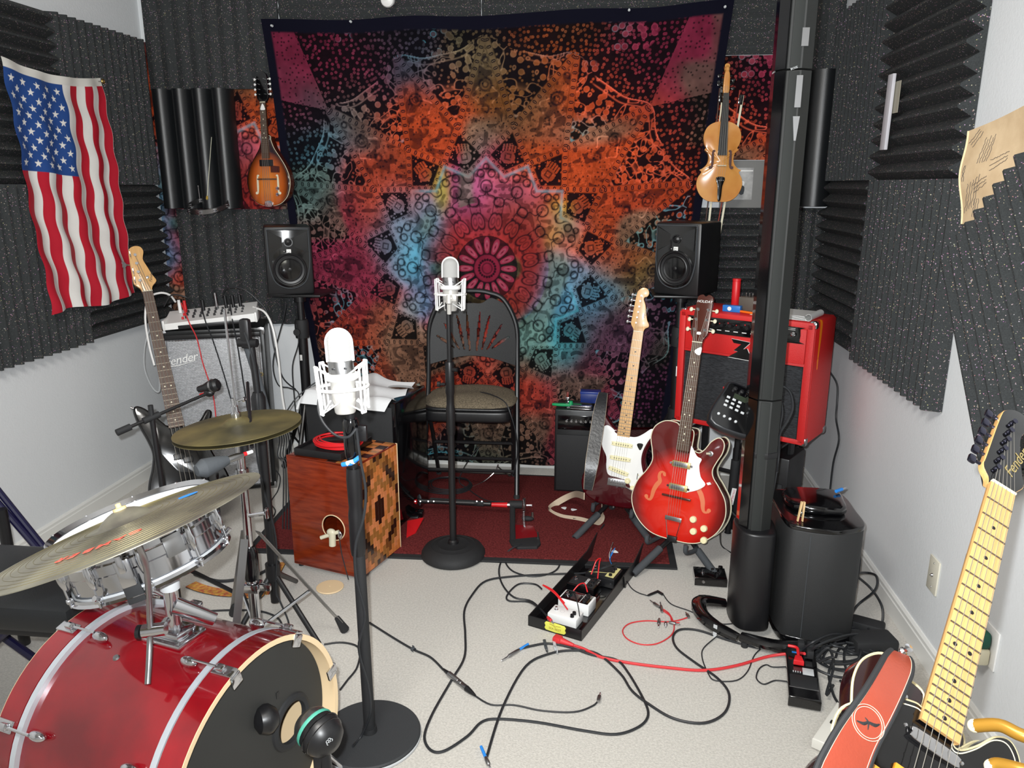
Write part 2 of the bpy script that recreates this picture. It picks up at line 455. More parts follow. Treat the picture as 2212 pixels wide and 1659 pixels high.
DYE = [  # centre x, z (units of star radius), radius, colour, weight
    (.55, .55, .42, (214, 84, 40), 2.2), (.15, .75, .25, (120, 82, 40), 1.4), (-.25, .62, .28, (206, 80, 40), 1.6),
    (.75, .25, .25, (208, 76, 42), 1.5), (-.62, .62, .22, (96, 96, 88), 1.2), (-.55, .28, .25, (196, 74, 40), 1.8),
    (0, .33, .2, (178, 84, 132), 1.7), (-.42, .1, .2, (70, 160, 190), 2.4), (-.3, -.12, .16, (80, 140, 180), 2.2),
    (.38, -.02, .18, (78, 150, 186), 2.4), (.3, -.28, .17, (70, 165, 175), 2.2), (.18, .2, .17, (170, 70, 60), 1.3),
    (0, 0, .2, (196, 62, 84), 2.2), (-.12, -.1, .1, (60, 90, 60), 1.0), (.15, -.12, .14, (78, 96, 48), 1.4),
    (-.8, .05, .3, (150, 50, 78), 1.5), (-.85, .5, .25, (62, 120, 136), 1.4), (-.5, -.45, .35, (190, 72, 40), 1.7),
    (.65, -.35, .3, (92, 62, 84), 1.6), (.5, -.65, .3, (150, 60, 70), 1.4), (0, -.6, .3, (186, 66, 48), 1.5),
    (-.05, .95, .2, (110, 96, 70), 1.4), (-.85, 1.0, .4, (168, 54, 90), 1.8), (.95, .95, .4, (176, 54, 92), 1.8),
    (.9, .1, .22, (82, 92, 80), 1.1), (.35, 1.08, .18, (190, 92, 44), 1.4), (-.4, .95, .2, (56, 84, 100), 1.0),
    (.62, .02, .2, (120, 110, 60), 1.0), (-.05, -.9, .25, (60, 120, 110), 1.2), (-.75, -.85, .3, (150, 70, 60), 1.2),
    (-.25, .33, .1, (190, 180, 80), 1.2), (.33, .25, .08, (200, 170, 70), 1.0), (.75, -.75, .3, (130, 60, 110), 1.2)]
def dye(x, y):
    n1 = vnoise(x*3.1+7, y*3.1+3, 1)-.5; n2 = vnoise(x*3.3+1, y*3.3+9, 2)-.5
    n3 = vnoise(x*9, y*9, 3)-.5; n4 = vnoise(x*9+5, y*9, 4)-.5
    X = x+n1*.22+n3*.09; Y = y+n2*.22+n4*.09
    tot = np.full(x.shape, .05); c = np.ones(x.shape+(3,))*LIN(110, 62, 62)*.05
    for (a, b, r, col, w_) in DYE:
        k = w_*np.exp(-((X-a)**2+(Y-b)**2)/(r*r*.55))**1.25
        tot += k; c += LIN(*col)*k[..., None]
    c = c/tot[..., None]
    r_ = np.hypot(x, y); core = sst(.36, .22, r_)*.85
    mott = vnoise(x*8+4, y*8, 51); cc = mixc(np.ones_like(c)*LIN(176, 52, 48), np.ones_like(c)*LIN(74, 84, 52), sst(.5, .68, mott))
    c = mixc(c, cc, core*(1-.5*sst(.1, .3, y)))
    g = vnoise(x*14, y*14, 5)
    return c*(.72+.5*g[..., None])
def mandala(x, y):
    """colour of the star tapestry; star tips at radius 1"""
    D = dye(x, y)
    r = np.hypot(x, y)+1e-9; th = np.arctan2(x, y)
    P = PI/8
    q = np.mod(th, P); q = np.minimum(q, P-q)     # 0 at a tip axis .. P/2 between
    one = np.ones_like(D); dark = LIN(10, 8, 18); cyan = LIN(90, 215, 240)
    px, py = r*np.sin(q), r*np.cos(q)
    def line(a, b):   # signed distance (+ on the left) and distance along
        L_ = math.hypot(b[0]-a[0], b[1]-a[1])
        return ((b[0]-a[0])*(py-a[1])-(b[1]-a[1])*(px-a[0]))/L_, ((b[0]-a[0])*(px-a[0])+(b[1]-a[1])*(py-a[1]))/L_
    def vert(rad, k): return (rad*math.sin(k*P/2), rad*math.cos(k*P/2))
    tip1, val, crs, tip2 = vert(.505, 0), vert(.43, 1), vert(.635, 1), vert(1.0, 0)
    e1, t1 = line(tip1, val); s2, t2 = line(tip1, crs); s3, t3 = line(crs, tip2)
    inner = e1 < 0
    diamond = (~inner) & (s2 < 0)
    kite = (~inner) & (~diamond) & (s3 > 0)
    rest = ~(inner | diamond | kite)
    bound = .945+.055*np.abs(np.cos(8*th))**5
    lobe = rest & (r < bound); outer = rest & ~lobe
    w1, i1 = worley(x*52, y*52, 11); w2, i2 = worley(x*30+3, y*30, 12); w3, i3 = worley(x*95, y*95, 13, .7)
    # mirrored coordinates give each sector the same drawing
    mx = px*np.where(np.mod(th, P) > P/2, 1, 1); my = py
    def vines(f, wd, sd):
        n_ = vnoise(mx*f+2.2*vnoise(mx*f*.5, my*f*.5, sd), my*f, sd+1); return np.exp(-((n_-.5)/wd)**2)
    hi = D*2.1+.035
    pale = mixc(hi, one*cyan, sst(.42, .7, vnoise(x*4, y*4, 22))*.85)
    leaf = sst(.40, .30, w2)*(i2 > .35)
    ring = np.exp(-((w2-.36)/.04)**2)*(i2 > .35)
    # outer field: black with small berries
    o1 = mixc(dark+D*.03, D*1.15, sst(.36, .27, w1)*(.25+.75*i1)*(i1 > .2))
    o1 = mixc(o1, dark*1.5*one, sst(.12, .08, w1)*.6)
    sprig = sst(.60, .66, vnoise(x*5+9, y*5, 25))
    o1 = mixc(o1, D*1.2, leaf*sprig*.8); o1 = mixc(o1, pale, ring*sprig*.7)
    # lobes: leaves with bright outlines
    l1 = mixc(dark+D*.03, D*1.1, np.maximum(leaf*(i2 > .5), sst(.32, .24, w1)*.8*(i1 > .55)))
    l1 = mixc(l1, pale, ring*.55*(i2 > .6)); l1 = mixc(l1, pale, vines(30, .035, 9)*.7); l1 = mixc(l1, pale, vines(38, .03, 19)*sst(.5, .6, vnoise(x*6, y*6, 33))*.8)
    edge_l = np.exp(-((r-bound)/.005)**2)+np.exp(-((r-bound+.03)/.003)**2)*.5
    l1 = mixc(l1, pale, np.clip(edge_l, 0, 1)*sst(.35, .5, vnoise(th*9, r*3, 30)))
    dk = one*dark*1.6
    # kites
    k1 = D*1.12; k1 = mixc(k1, dk, sst(.25, .17, w1)*(i1 > .35)*.8); k1 = mixc(k1, dk, sst(.22, .14, w3)*.4)
    k1 = mixc(k1, D*1.7, sst(.18, .12, w3)*(i3 > .8)*.8)
    for (rr, rad, wd) in ((.80, .026, .006), (.80, .012, .004), (.90, .012, .005), (.70, .014, .007)):
        dd = np.abs(np.hypot(px, py-rr)-rad); k1 = mixc(k1, dk, np.exp(-(dd/wd)**2)*.85)
    dd = np.abs(px-.045-.014*np.sin((py-.74)*90)); k1 = mixc(k1, hi*1.1, np.exp(-(dd/.0035)**2)*(np.abs(py-.755) < .035)*.8)
    fine = vnoise(x*46+3*vnoise(x*20, y*20, 90), y*46, 91); fine2 = vnoise(x*70, y*70, 92)
    k1 = mixc(k1, dk, sst(.60, .70, fine)*.72); k1 = mixc(k1, D*.5, sst(.55, .7, fine2)*.5); k1 = mixc(k1, hi, np.exp(-((fine-.36)/.02)**2)*(fine2 > .5)*.45)
    # diamonds with hands
    ux, uy = px*math.cos(P/2)-py*math.sin(P/2), px*math.sin(P/2)+py*math.cos(P/2)
    uy2 = uy-.53
    fing = (np.abs(np.mod(ux+.0065, .013)-.0065) < .0046) & (uy2 > -.004) & (uy2 < .034-.25*np.abs(ux)) & (np.abs(ux) < .033)
    palm = np.hypot(ux/.033, (uy2+.026)/.028) < 1
    d1 = mixc(dark+D*.03, D*1.0, np.maximum(fing*1.0, palm*1.0)*.8)
    d1 = mixc(d1, dk, np.exp(-((np.maximum(np.abs(ux), np.abs(uy2+.024))-.012)/.003)**2)*.9*palm)
    d1 = mixc(d1, D*1.25, sst(.30, .22, w1)*.8*(i1 > .6)*(~palm)); d1 = mixc(d1, hi, sst(.2, .13, w3)*(i3 > .85)*.7)
    # inner star: dyed ground with black scrollwork
    lum = sst(.22, .40, r)
    n_ = D*(1.0+.45*lum[..., None])+.02*lum[..., None]
    n_ = mixc(n_, dk, sst(.30, .22, w2)*.6*(i2 > .62)); n_ = mixc(n_, D*.55, sst(.26, .2, w1)*(i1 > .5)*.6)
    n_ = mixc(n_, D*.4, sst(.60, .68, fine)*.75); n_ = mixc(n_, dk, vines(17, .045, 31)*.9*sst(.2, .26, r))
    for (rr, wa, rad) in ((.30, .055, .020), (.37, .0, .026), (.425, .025, .016), (.455, .0, .012)):
        dd = np.abs(np.hypot(px-wa, py-rr)-rad); n_ = mixc(n_, dk, np.exp(-(dd/.0042)**2)*.9)
    # paisleys round the flower
    for (ax, ay) in ((.030, .215),):
        pz = np.hypot((px-ax-.25*(py-ay))/.019, (py-ay)/.036)
        n_ = mixc(n_, D*1.1, sst(1.1, .95, pz)); n_ = mixc(n_, dk, np.exp(-((pz-1)/.16)**2)*.9); n_ = mixc(n_, dk, np.exp(-((pz-.45)/.14)**2)*.5)
    n_ = mixc(n_, dk, (r < .15)*.85)
    pet = np.hypot(px/(.0135+.10*np.maximum(py-.10, 0)), (py-.105)/.040); red = LIN(176, 56, 84)
    n_ = mixc(n_, one*red, sst(1.06, .9, pet)); n_ = mixc(n_, one*LIN(196, 120, 136), np.exp(-((pet-.5)/.14)**2)*.55)
    n_ = mixc(n_, dk, sst(.2, .1, pet)*.8)
    n_ = mixc(n_, one*LIN(150, 40, 66), sst(.070, .064, r)); n_ = mixc(n_, dk, np.exp(-((r-.066)/.004)**2)*.9)
    n_ = mixc(n_, dk, sst(.0075, .0045, np.hypot(r-.040, r*(np.mod(th+.1, PI/10)-PI/20)))*.9)
    n_ = mixc(n_, dk, np.exp(-((r-.024)/.003)**2)*.7)
    n_ = mixc(n_, pale*.8, np.exp(-((e1+.010)/.007)**2)*.55)
    c = np.where(inner[..., None], n_, np.where(diamond[..., None], d1, np.where(kite[..., None], k1, np.where(lobe[..., None], l1, o1))))
    # riveted bands along the star's edges
    big_ = 9.0
    b2 = np.where((t2 > -.01) & (t2 < .18), np.abs(s2), big_); b3 = np.where(t3 > -.01, np.abs(s3), big_); b1 = np.where(~inner, np.abs(e1), big_)
    band = np.minimum(np.minimum(b2, b3), b1)
    along = np.where(band == b2, t2, np.where(band == b3, t3, t1))
    bm_ = sst(.0145, .0125, band)*(r < .99)*(r > .40)*(~inner)
    c = mixc(c, D*1.1, bm_)
    c = mixc(c, D*.5, np.exp(-((band-.0135)/.0022)**2)*.8*(r < .99)*(~inner))
    rv = np.hypot(band-.0035, np.mod(along, .030)-.015)
    c = mixc(c, dk, bm_*sst(.0075, .0055, rv)); c = mixc(c, D*1.7+.02, bm_*sst(.0032, .002, rv)*.7)
    # corner rays
    for sx in (-1, 1):
        X = sx*x
        def hp(ax, ay, bx, by): return (bx-ax)*(y-ay)-(by-ay)*(X-ax)
        ray_ = (hp(.70, .70, .98, .76) > 0) & (hp(.82, 1.06, .70, .70) > 0) & (X > .6)
        k2 = mixc(D*1.0, dk, sst(.25, .17, w1)*(i1 > .4)*.8)
        c = np.where((ray_ & outer)[..., None], k2, c)
    # muted streaks and darker outer field of the dye bath
    st_ = vnoise(x*5+2*vnoise(x*3, y*3, 61), y*5, 62); gr = c.mean(-1, keepdims=True)
    c = mixc(c, gr*np.array([.72, .92, .62])*1.0, sst(.52, .74, st_)*.62*(r > .3))
    c = c*(1-.38*sst(.85, 1.15, r))[..., None]
    return np.clip(c*(.50+.22*vnoise(x*60, y*60, 77)[..., None]), 0, 1)
def cloth(name, nx, ny, pos, colf, m, thick=0.0):
    u, v = np.meshgrid(np.linspace(0, 1, nx+1), np.linspace(0, 1, ny+1))
    X, Y, Z = pos(u, v)
    co = np.stack([X, Y, Z], -1).reshape(-1, 3)
    a = (np.arange(ny)[:, None]*(nx+1)+np.arange(nx)[None, :]).reshape(-1)
    q = np.stack([a, a+1, a+nx+2, a+nx+1], -1).astype(np.int32)
    me = bpy.data.meshes.new(name)
    me.vertices.add(len(co)); me.vertices.foreach_set('co', co.reshape(-1).astype(np.float32))
    me.loops.add(q.size); me.loops.foreach_set('vertex_index', q.reshape(-1))
    me.polygons.add(len(q)); me.polygons.foreach_set('loop_start', np.arange(0, q.size, 4, dtype=np.int32))
    me.update(calc_edges=True); me.validate()
    c = colf(u, v).reshape(-1, 3); c = np.concatenate([c, np.ones((len(c), 1))], 1).astype(np.float32)
    ca = me.color_attributes.new('print', 'FLOAT_COLOR', 'POINT'); ca.data.foreach_set('color', c.reshape(-1))
    me.materials.append(m); me.shade_smooth()
    o = bpy.data.objects.new(name, me); COL.objects.link(o); return o
M_print = vcol_mat('printed_cotton', rough=0.9, bump=0.1, spec=0.1)
TAPY = 4.028
RS = 1.138; TX, TZ = -0.592, 1.125
def tap_pos(u, v):
    l = -1.735+0.21*(1-v); r = 0.590-0.235*(1-v)
    x = l+(r-l)*u+0.008*np.sin(v*9)*(1-u)
    zt = 2.372+0.035*(u-.5)-0.018*np.sin(u*PI)+.006*np.cos(u*PI*6)
    z = 0.04+(zt-0.04)*v
    y = TAPY-0.007*np.sin(u*31+v*4)-0.006*np.sin(u*14-v*6)*(1-v*.4)
    return x, y, z
def tap_col(u, v):
    x, y, z = tap_pos(u, v); cx = (-1.735+0.21*(1-v)+0.590-0.235*(1-v))/2
    w_ = (2.325-.445*(1-v))/2.2
    X = (x-TX)/RS/np.clip(w_, .9, 1.1); Z = (z-TZ)/RS
    c = mandala(X, Z)
    b = np.maximum(np.maximum(sst(.022, .016, u), sst(.978, .984, u)), sst(.970, .976, v))
    return mixc(c, np.ones_like(c)*LIN(12, 12, 26), b)
big = cloth('tapestry', 880, 860, tap_pos, tap_col, M_print)
tag(big, 'large tie-dyed star mandala tapestry hanging on back wall behind chair', 'tapestry')
def strip(label, x0, x1, z0, z1, y, ox, oz, nx, ny):
    def pos(u, v): return x0+(x1-x0)*u, np.full(u.shape, y)-.003*np.sin(u*20), z0+(z1-z0)*v
    def colf(u, v):
        return mandala((x0+(x1-x0)*u+ox)/RS, (z0+(z1-z0)*v+oz)/RS)*1.15
    tag(cloth('tapestry', nx, ny, pos, colf, M_print), label, 'tapestry')
strip('second tie-dyed cloth showing behind the mandolin and left corner', -2.415, -1.62, 0.80, 2.275, 4.093, 2.05, -1.35, 220, 400)
strip('red and orange tie-dyed cloth piece behind the violin', 0.50, 0.80, 1.672, 2.157, 4.09, -.05, -1.0, 130, 200)
# pins
def pin(px, py, lab):
    p = at(px, py, y=4.0)
    t = thing('push_pin', lab, 'pin', loc=p, group='clear pins along the top edge of tapestry')
    MB().cyl((0, 0, 0), (0, 0.03, 0), 0.0015, n=6).build('needle', M_chr, t)
    MB().lathe([(0.0, -.012), (.005, -.012), (.0035, -.008), (.0035, -.002), (.006, 0), (0, .001)], 10, zframe((0, 0, 0), (0, 1, 0))).build('pin_head', M_clear, t)
pin(588, 56, 'clear pin at top left corner of tapestry'); pin(758, 47, 'clear pin on tapestry top edge, near the left')
pin(1359, 22, 'clear pin on tapestry top edge, right of middle'); pin(1566, 15, 'clear pin at top right corner of tapestry')
# round white knob over the tapestry
k = thing('round_hook', 'round white knob hook at top edge above tapestry', 'hook', M=zframe(at(838, 0, y=3.98), (0, -1, -0.15)))
MB().lathe([(0, -.055), (.012, -.055), (.012, -.01), (.03, 0), (.034, .01), (.03, .02), (.016, .027), (0, .028)], 20).build('knob', M_wht, k)
MB().lathe([(0, -.062), (.022, -.062), (.022, -.055), (0, -.055)], 16).build('backplate', M_steel, k)

# ------------------------------------------------------------------ rug
r0 = MB().prism([(-1.50, 2.903), (0.355, 2.958), (0.352, 3.95), (-1.55, 3.95)], 0.001, 0.010, b=0.002).build('rug', M_rub)
tag(r0, 'dark red rug with thin black rubber border under the chair', 'rug')
MB().prism([(-1.47, 2.935), (0.325, 2.990), (0.322, 3.92), (-1.52, 3.92)], 0.008, 0.016, b=0.002).build('rug_pile', M_rug, r0)

# ------------------------------------------------------------------ flag
M_flag = vcol_mat('flag_nylon', rough=0.55, bump=0.2, bscale=300, spec=0.3)
FL_T, FL_B = 2.035, 1.01
def flag_pos(u, v):
    # u across (0 = left edge), v up; hangs in soft folds
    yt = 2.955+(3.590-2.955)*u; yb = 3.015+(3.645-3.015)*u
    y = yt*v+yb*(1-v)+.012*np.sin(v*9+1)*(1-v)
    z = FL_B+(FL_T-FL_B)*v+.012*(1-v)*np.sin(u*8)+.018*np.cos(u*PI)*0-(.03*np.sin(u*PI)*v)
    x = XL+.085+.014*np.sin(u*24+2*np.sin(v*3))*(1.05-v*.7)+.005*np.sin(v*40+u*9)
    return x, y, z
def flag_col(u, v):
    red, whi, blu = LIN(178, 30, 48), LIN(222, 220, 216), LIN(38, 72, 134)
    k = np.floor(u*13).astype(int)
    c = np.where((k % 2 == 0)[..., None], red, whi)*np.ones(u.shape+(1,))
    H = (FL_T-FL_B); top = .965
    cant = (u < 7/13) & (v > .585)
    cc = np.ones_like(c)*blu
    cu = u/(7/13); cv = (v-.585)/(top-.585)
    WY, WZ = .635*7/13, H*(top-.585)
    st = np.zeros(u.shape)
    # hung upright: 9 columns of stars across, 11 rows down (5/4 alternating)
    for i in range(11):
        for j in range(9):
            if (i+j) % 2: continue
            a = (cu-(j+1)/10)*WY; b = (cv-(i+1)/12)*WZ
            rr = np.hypot(a, b)+1e-9; t = np.mod(np.arctan2(a, b), 2*PI/5); t = np.minimum(t, 2*PI/5-t)
            R_ = .0175; ri = R_*.382
            x1, y1 = 0.0, R_; x2, y2 = ri*math.sin(PI/5), ri*math.cos(PI/5)
            px, py = rr*np.sin(t), rr*np.cos(t)
            s_ = (x2-x1)*(py-y1)-(y2-y1)*(px-x1)
            st = np.maximum(st, (s_ < 0)*1.0)
    cc = mixc(cc, np.ones_like(c)*whi, st)
    c = np.where(cant[..., None], cc, c)
    c = np.where((v > top)[..., None], LIN(214, 212, 205), c)
    return c
fl = cloth('flag', 330, 420, flag_pos, flag_col, M_flag)
tag(fl, 'striped flag with white stars on blue hanging on left wall', 'flag')
gm = MB(); gm.tube([(.009*math.cos(a), 0, .009*math.sin(a)) for a in np.linspace(0, 2*PI, 17)[:-1]], .0025, 6, closed=True)
g = gm.build('grommet', M_brass, fl); g.location = (XL+.10, 3.572, 2.018); g.rotation_euler = (0, 0, PI/2)
MB().cyl((0, 0, -.0), (-.06, 0, 0), .002, n=6).build('nail', M_steel, fl, M=T(XL+.11, 3.572, 2.018))
# ------------------------------------------------------------------ monitor speakers on poles
def monitor(label, M, flipside):
    """front face in local x/z plane at y=0 facing -y; 0.225 w, 0.34 h, 0.27 deep; origin at bottom centre"""
    t = thing('monitor_speaker', label, 'speaker', M=M)
    W, H, Dp = .226, .338, .262
    XZ = Matrix(((1, 0, 0, 0), (0, 0, -1, 0), (0, 1, 0, 0), (0, 0, 0, 1)))  # local xy -> xz, z -> -y
    MB().box((0, Dp/2+.006, H/2), (W, Dp, H), .012).build('cabinet', M_blk, t)
    o = []
    for (x, y) in cr([(-.098, .325), (-.098, .23), (-.096, .15), (-.07, .065), (0, .035), (.07, .065), (.096, .15), (.098, .23), (.098, .325)], 5): o.append((x, y))
    MB().prism(o, .002, .010, .004, M=XZ).build('baffle', M_gloss, t)
    MB().tube([(p[0], -.009, p[1]) for p in o], .003, 6, closed=True).build('baffle_rim', M_grey, t)
    C_ = (0, .0, .128)
    m = MB(); m.lathe([(.083, -.006), (.083, .010), (.078, .014), (.073, .012), (.070, .006), (.060, .004), (.056, .006), (.028, -.012), (.024, -.010), (.016, .0), (0, .004)], 40, M=T(0, 0, .128) @ Matrix(((1, 0, 0, 0), (0, 0, -1, -.008), (0, 1, 0, 0), (0, 0, 0, 1))))
    m.build('woofer', M_blk, t)
    m = MB(); m.lathe([(.022, 0), (.022, .008), (.017, .008), (.014, .003), (.009, .006), (0, .008)], 24, M=T(0, 0, .262) @ Matrix(((1, 0, 0, 0), (0, 0, -1, -.008), (0, 1, 0, 0), (0, 0, 0, 1))))
    m.build('tweeter', M_blk, t)
    for sx in (-1, 1):
        m = MB()
        m.add([(sx*.09, -.010, .21), (sx*.09, -.010, .315), (sx*.03, -.010, .285), (sx*.03, -.010, .24), (sx*.09, -.017, .21), (sx*.09, -.017, .315)],
              [(0, 1, 2, 3), (4, 5, 2, 3), (1, 5, 2), (0, 4, 3), (0, 1, 5, 4)])
        m.build('horn_flare', M_gloss, t, sharp=20)
    b = MB().box((0, -.012, .217), (.022, .004, .022), .001).build('badge', M_wht, t)
    MB().tube([(-.005, -.0145, .212), (-.005, -.0145, .221), (.004, -.0145, .221), (.004, -.0145, .212), (-.005, -.0145, .212)], .0007, 4).build('emblem', M_blk, b)
    MB().ball((-.022*(1 if flipside else 1), -.011, .218), .002, 8, 6).build('indicator', M_wht, t)
    return t
def spk_stand(label, x, y, ztop, lean=0, tx=0, ty=0):
    t = thing('speaker_stand', label, 'speaker stand', loc=(x, y, 0))
    kk = 0
    MB().box((tx, ty, ztop-.006), (.28, .25, .012), .003).build('top_plate', M_blk, t)
    MB().cyl((0, 0, .50), (0, 0, ztop-.03), .0175, n=18).cyl((0, 0, ztop-.045), (0, 0, ztop-.012), .03, n=18).build('upper_pole', M_blk, t)
    MB().cyl((0, 0, .10), (0, 0, .80), .024, n=18).build('lower_pole', M_blk, t)
    m = MB().lathe([(.0, .78), (.034, .78), (.036, .80), (.036, .86), (.031, .875), (0, .875)], 18); m.cyl((0, -.03, .82), (0, -.07, .82), .006, n=8); m.cyl((0, -.065, .82), (0, -.075, .82), .018, n=10)
    m.build('height_collar', M_blkm, t)
    m = MB().lathe([(0, .40), (.034, .40), (.034, .46), (0, .46)], 16); m.build('leg_hub', M_blkm, t)
    for k in range(3):
        a = math.radians(-90+120*k)
        leg = MB().tube([(.03*math.cos(a), .03*math.sin(a), .42), (.24*math.cos(a), .24*math.sin(a), .02)], .011, 10).build('leg', M_blk, t)
        MB().ball((.24*math.cos(a), .24*math.sin(a), .016), (.016, .016, .016), 10, 8).build('rubber_foot', M_rub, leg)
        MB().tube([(.025*math.cos(a), .025*math.sin(a), .14), (.16*math.cos(a), .16*math.sin(a), .225)], .006, 8).build('brace', M_blk, t)
    return t
pl = at(625, 636, y=3.72)
sL = spk_stand('black tripod speaker stand under the left monitor speaker', -1.535, 3.80, pl.z-.001, ty=.04)
monitor('left black monitor speaker with round woofer, below the mandolin', T(-1.535, 3.70, pl.z) @ Rz(24), True)
sR = spk_stand('black tripod speaker stand under right monitor speaker', .395, 3.80, 1.045)
monitor('right black monitor speaker, turned inward, beside the violin', T(.352, 3.68, 1.046) @ Rz(-28), False)
lab_ = MB().box((0, 0, 0), (.03, .001, .012)).build('maker_label', M_wht, sL); lab_.matrix_local = T(0.0, -.0375, .68) @ Ry(90)
text('On-Stage', .008, M_blk, sL, T(0.0, -.0383, .68) @ Ry(90) @ Rx(90), ext=.0002)
lab2 = MB().box((0, 0, 0), (.05, .001, .016)).build('maker_label', M_wht, sR); lab2.matrix_local = T(0.0, -.0375, .66) @ Ry(90)

# ------------------------------------------------------------------ folding chair
def chair():
    M = T(-.632, 3.60, 0) @ Rz(2)
    t = thing('folding_chair', 'black folding chair with fan cut-out back and brown cushion seat', 'chair', M=M)
    r = .0115
    def leg(name, pts, n=6): return MB().tube(cr(pts, n), r, 10).build(name, M_blk, t)
    # front legs run up and back into the backrest hoop
    hoop = [(-.245, 0, .015), (-.238, .12, .30), (-.232, .20, .52), (-.230, .235, .70), (-.222, .25, .86), (-.16, .258, .985), (-.08, .26, 1.022), (0, .26, 1.03)]
    full = hoop+[(-p[0], p[1], p[2]) for p in hoop[-2::-1]]
    MB().tube(cr(full, 6), .0125, 10).build('back_hoop_frame', M_blk, t)
    for sx in (-1, 1):
        MB().tube([(sx*.205, .30, .015), (sx*.212, .18, .30), (sx*.218, .06, .49)], .0105, 10).build('rear_leg', M_blk, t)
        MB().tube([(sx*.245, -.012, .0), (sx*.245, .0, .03)], .0155, 10).build('rubber_foot', M_rub, t)
        MB().tube([(sx*.205, .303, .0), (sx*.205, .298, .03)], .0145, 10).build('rubber_foot', M_rub, t)
    MB().tube([(-.241, .055, .135), (.241, .055, .135)], .009, 8).build('stretcher', M_blk, t)
    MB().tube([(-.209, .25, .13), (.209, .25, .13)], .009, 8).build('stretcher', M_blk, t)
    MB().tube([(-.211, .205, .235), (.211, .205, .235)], .009, 8).build('stretcher', M_blk, t)
    # seat pan and cushion
    so = []
    for p in cr([(-.215, 0), (-.22, .1), (-.20, .32), (-.15, .36), (0, .37), (.15, .36), (.20, .32), (.22, .1), (.215, 0), (.17, -.035), (0, -.04), (-.17, -.035)], 4, closed=True): so.append(p)
    MB().prism(so, .418, .475, .012).build('seat_pan', M_blk, t)
    MB().prism([(p[0]*.98, p[1]*.98) for p in so], .475, .490, .007).build('seat_pad', M_vinyl, t)
    cu = MB()
    K = 40
    def surf(u, v):
        a = 2*PI*u; q = v
        ex = .236*math.copysign(abs(math.cos(a))**.55, math.cos(a))*q; ey = .165+.195*math.copysign(abs(math.sin(a))**.6, math.sin(a))*q
        z = .494+.040*(1-q**4)+.006*math.sin(ex*22+1)*(1-q)+.008*math.cos(ey*18)*(1-q)+(.006*math.sin(ex*30)*(ey < 0.05)*q)
        return (ex, ey, z)
    cu.grid(surf, K, 12)
    cu.grid(lambda u, v: (lambda p: (p[0], p[1], .488+(p[2]-.488)*v))(surf(u, 1.0)), K, 3)
    M_cush = mat('brown_weave', (126, 114, 94), rough=.95, bump=1.0, bscale=240, noise=.6, nscale=170)
    cu.build('cushion', M_cush, t, sharp=80, merge=True)
    # backrest: curved moulded panel with fan slots (a bent sheet cut by slots, built as strips)
    zt = lambda x: float(np.interp(abs(x), [0, .08, .16, .20, .222], [1.018, 1.010, .973, .915, .852]))-.045*math.exp(-(x/.075)**4)
    zb = lambda x: .665+.03*math.cos(x*9)
    slots = []
    for (x0, z0, x1, z1) in ((-.045, .725, -.085, .905), (-.018, .72, -.036, .92), (-.072, .727, -.150, .862), (-.098, .735, -.188, .80)):
        slots += [(x0, z0, x1, z1), (-x0, z0, -x1, z1)]
    NX, NZ = 96, 64
    def P(i, j, off=0):
        x = -.222+.444*i/NX; b = zb(x); tt = max(zt(x)-.008, b+.01); z = b+(tt-b)*j/NZ
        y = .222+.038*(z-.665)/.33+.02*(1-(x/.222)**2)+off
        return (x, y, z)
    def hole(x, z):
        for (x0, z0, x1, z1) in slots:
            dx, dz = x1-x0, z1-z0; L2 = dx*dx+dz*dz; k = ((x-x0)*dx+(z-z0)*dz)/L2
            if 0 <= k <= 1:
                L = math.sqrt(L2); d = abs((x-x0)*dz-(z-z0)*dx)/L
                bow = .006*math.sin(PI*k)
                if d < .003+bow*.8: return True
        return False
    v = []; f = []
    for o_ in (0, .006):
        for j in range(NZ+1):
            for i in range(NX+1): v.append(P(i, j, o_))
    W_ = NX+1; A = W_*(NZ+1)
    solid = {}
    for j in range(NZ):
        for i in range(NX):
            p = P(i+.5, j+.5); solid[i, j] = not hole(p[0], p[2])
    for (i, j), s_ in solid.items():
        if not s_: continue
        a = j*W_+i; q = (a, a+1, a+W_+1, a+W_)
        f.append(q); f.append(tuple(k+A for k in q[::-1]))
        for (di, dj, e) in ((0, -1, (a, a+1)), (1, 0, (a+1, a+W_+1)), (0, 1, (a+W_+1, a+W_)), (-1, 0, (a+W_, a))):
            if not solid.get((i+di, j+dj), False): f.append((e[0], e[1], e[1]+A, e[0]+A))
    used = sorted({k for q in f for k in q}); rm = {k: n for n, k in enumerate(used)}
    MB().add([v[k] for k in used], [tuple(rm[k] for k in q) for q in f]).build('backrest', M_blkm2, t, sharp=50)
    return t
M_blkm2 = mat('black_moulded_plastic', (22, 23, 25), rough=.55, bump=.3, bscale=300)
ch = chair()

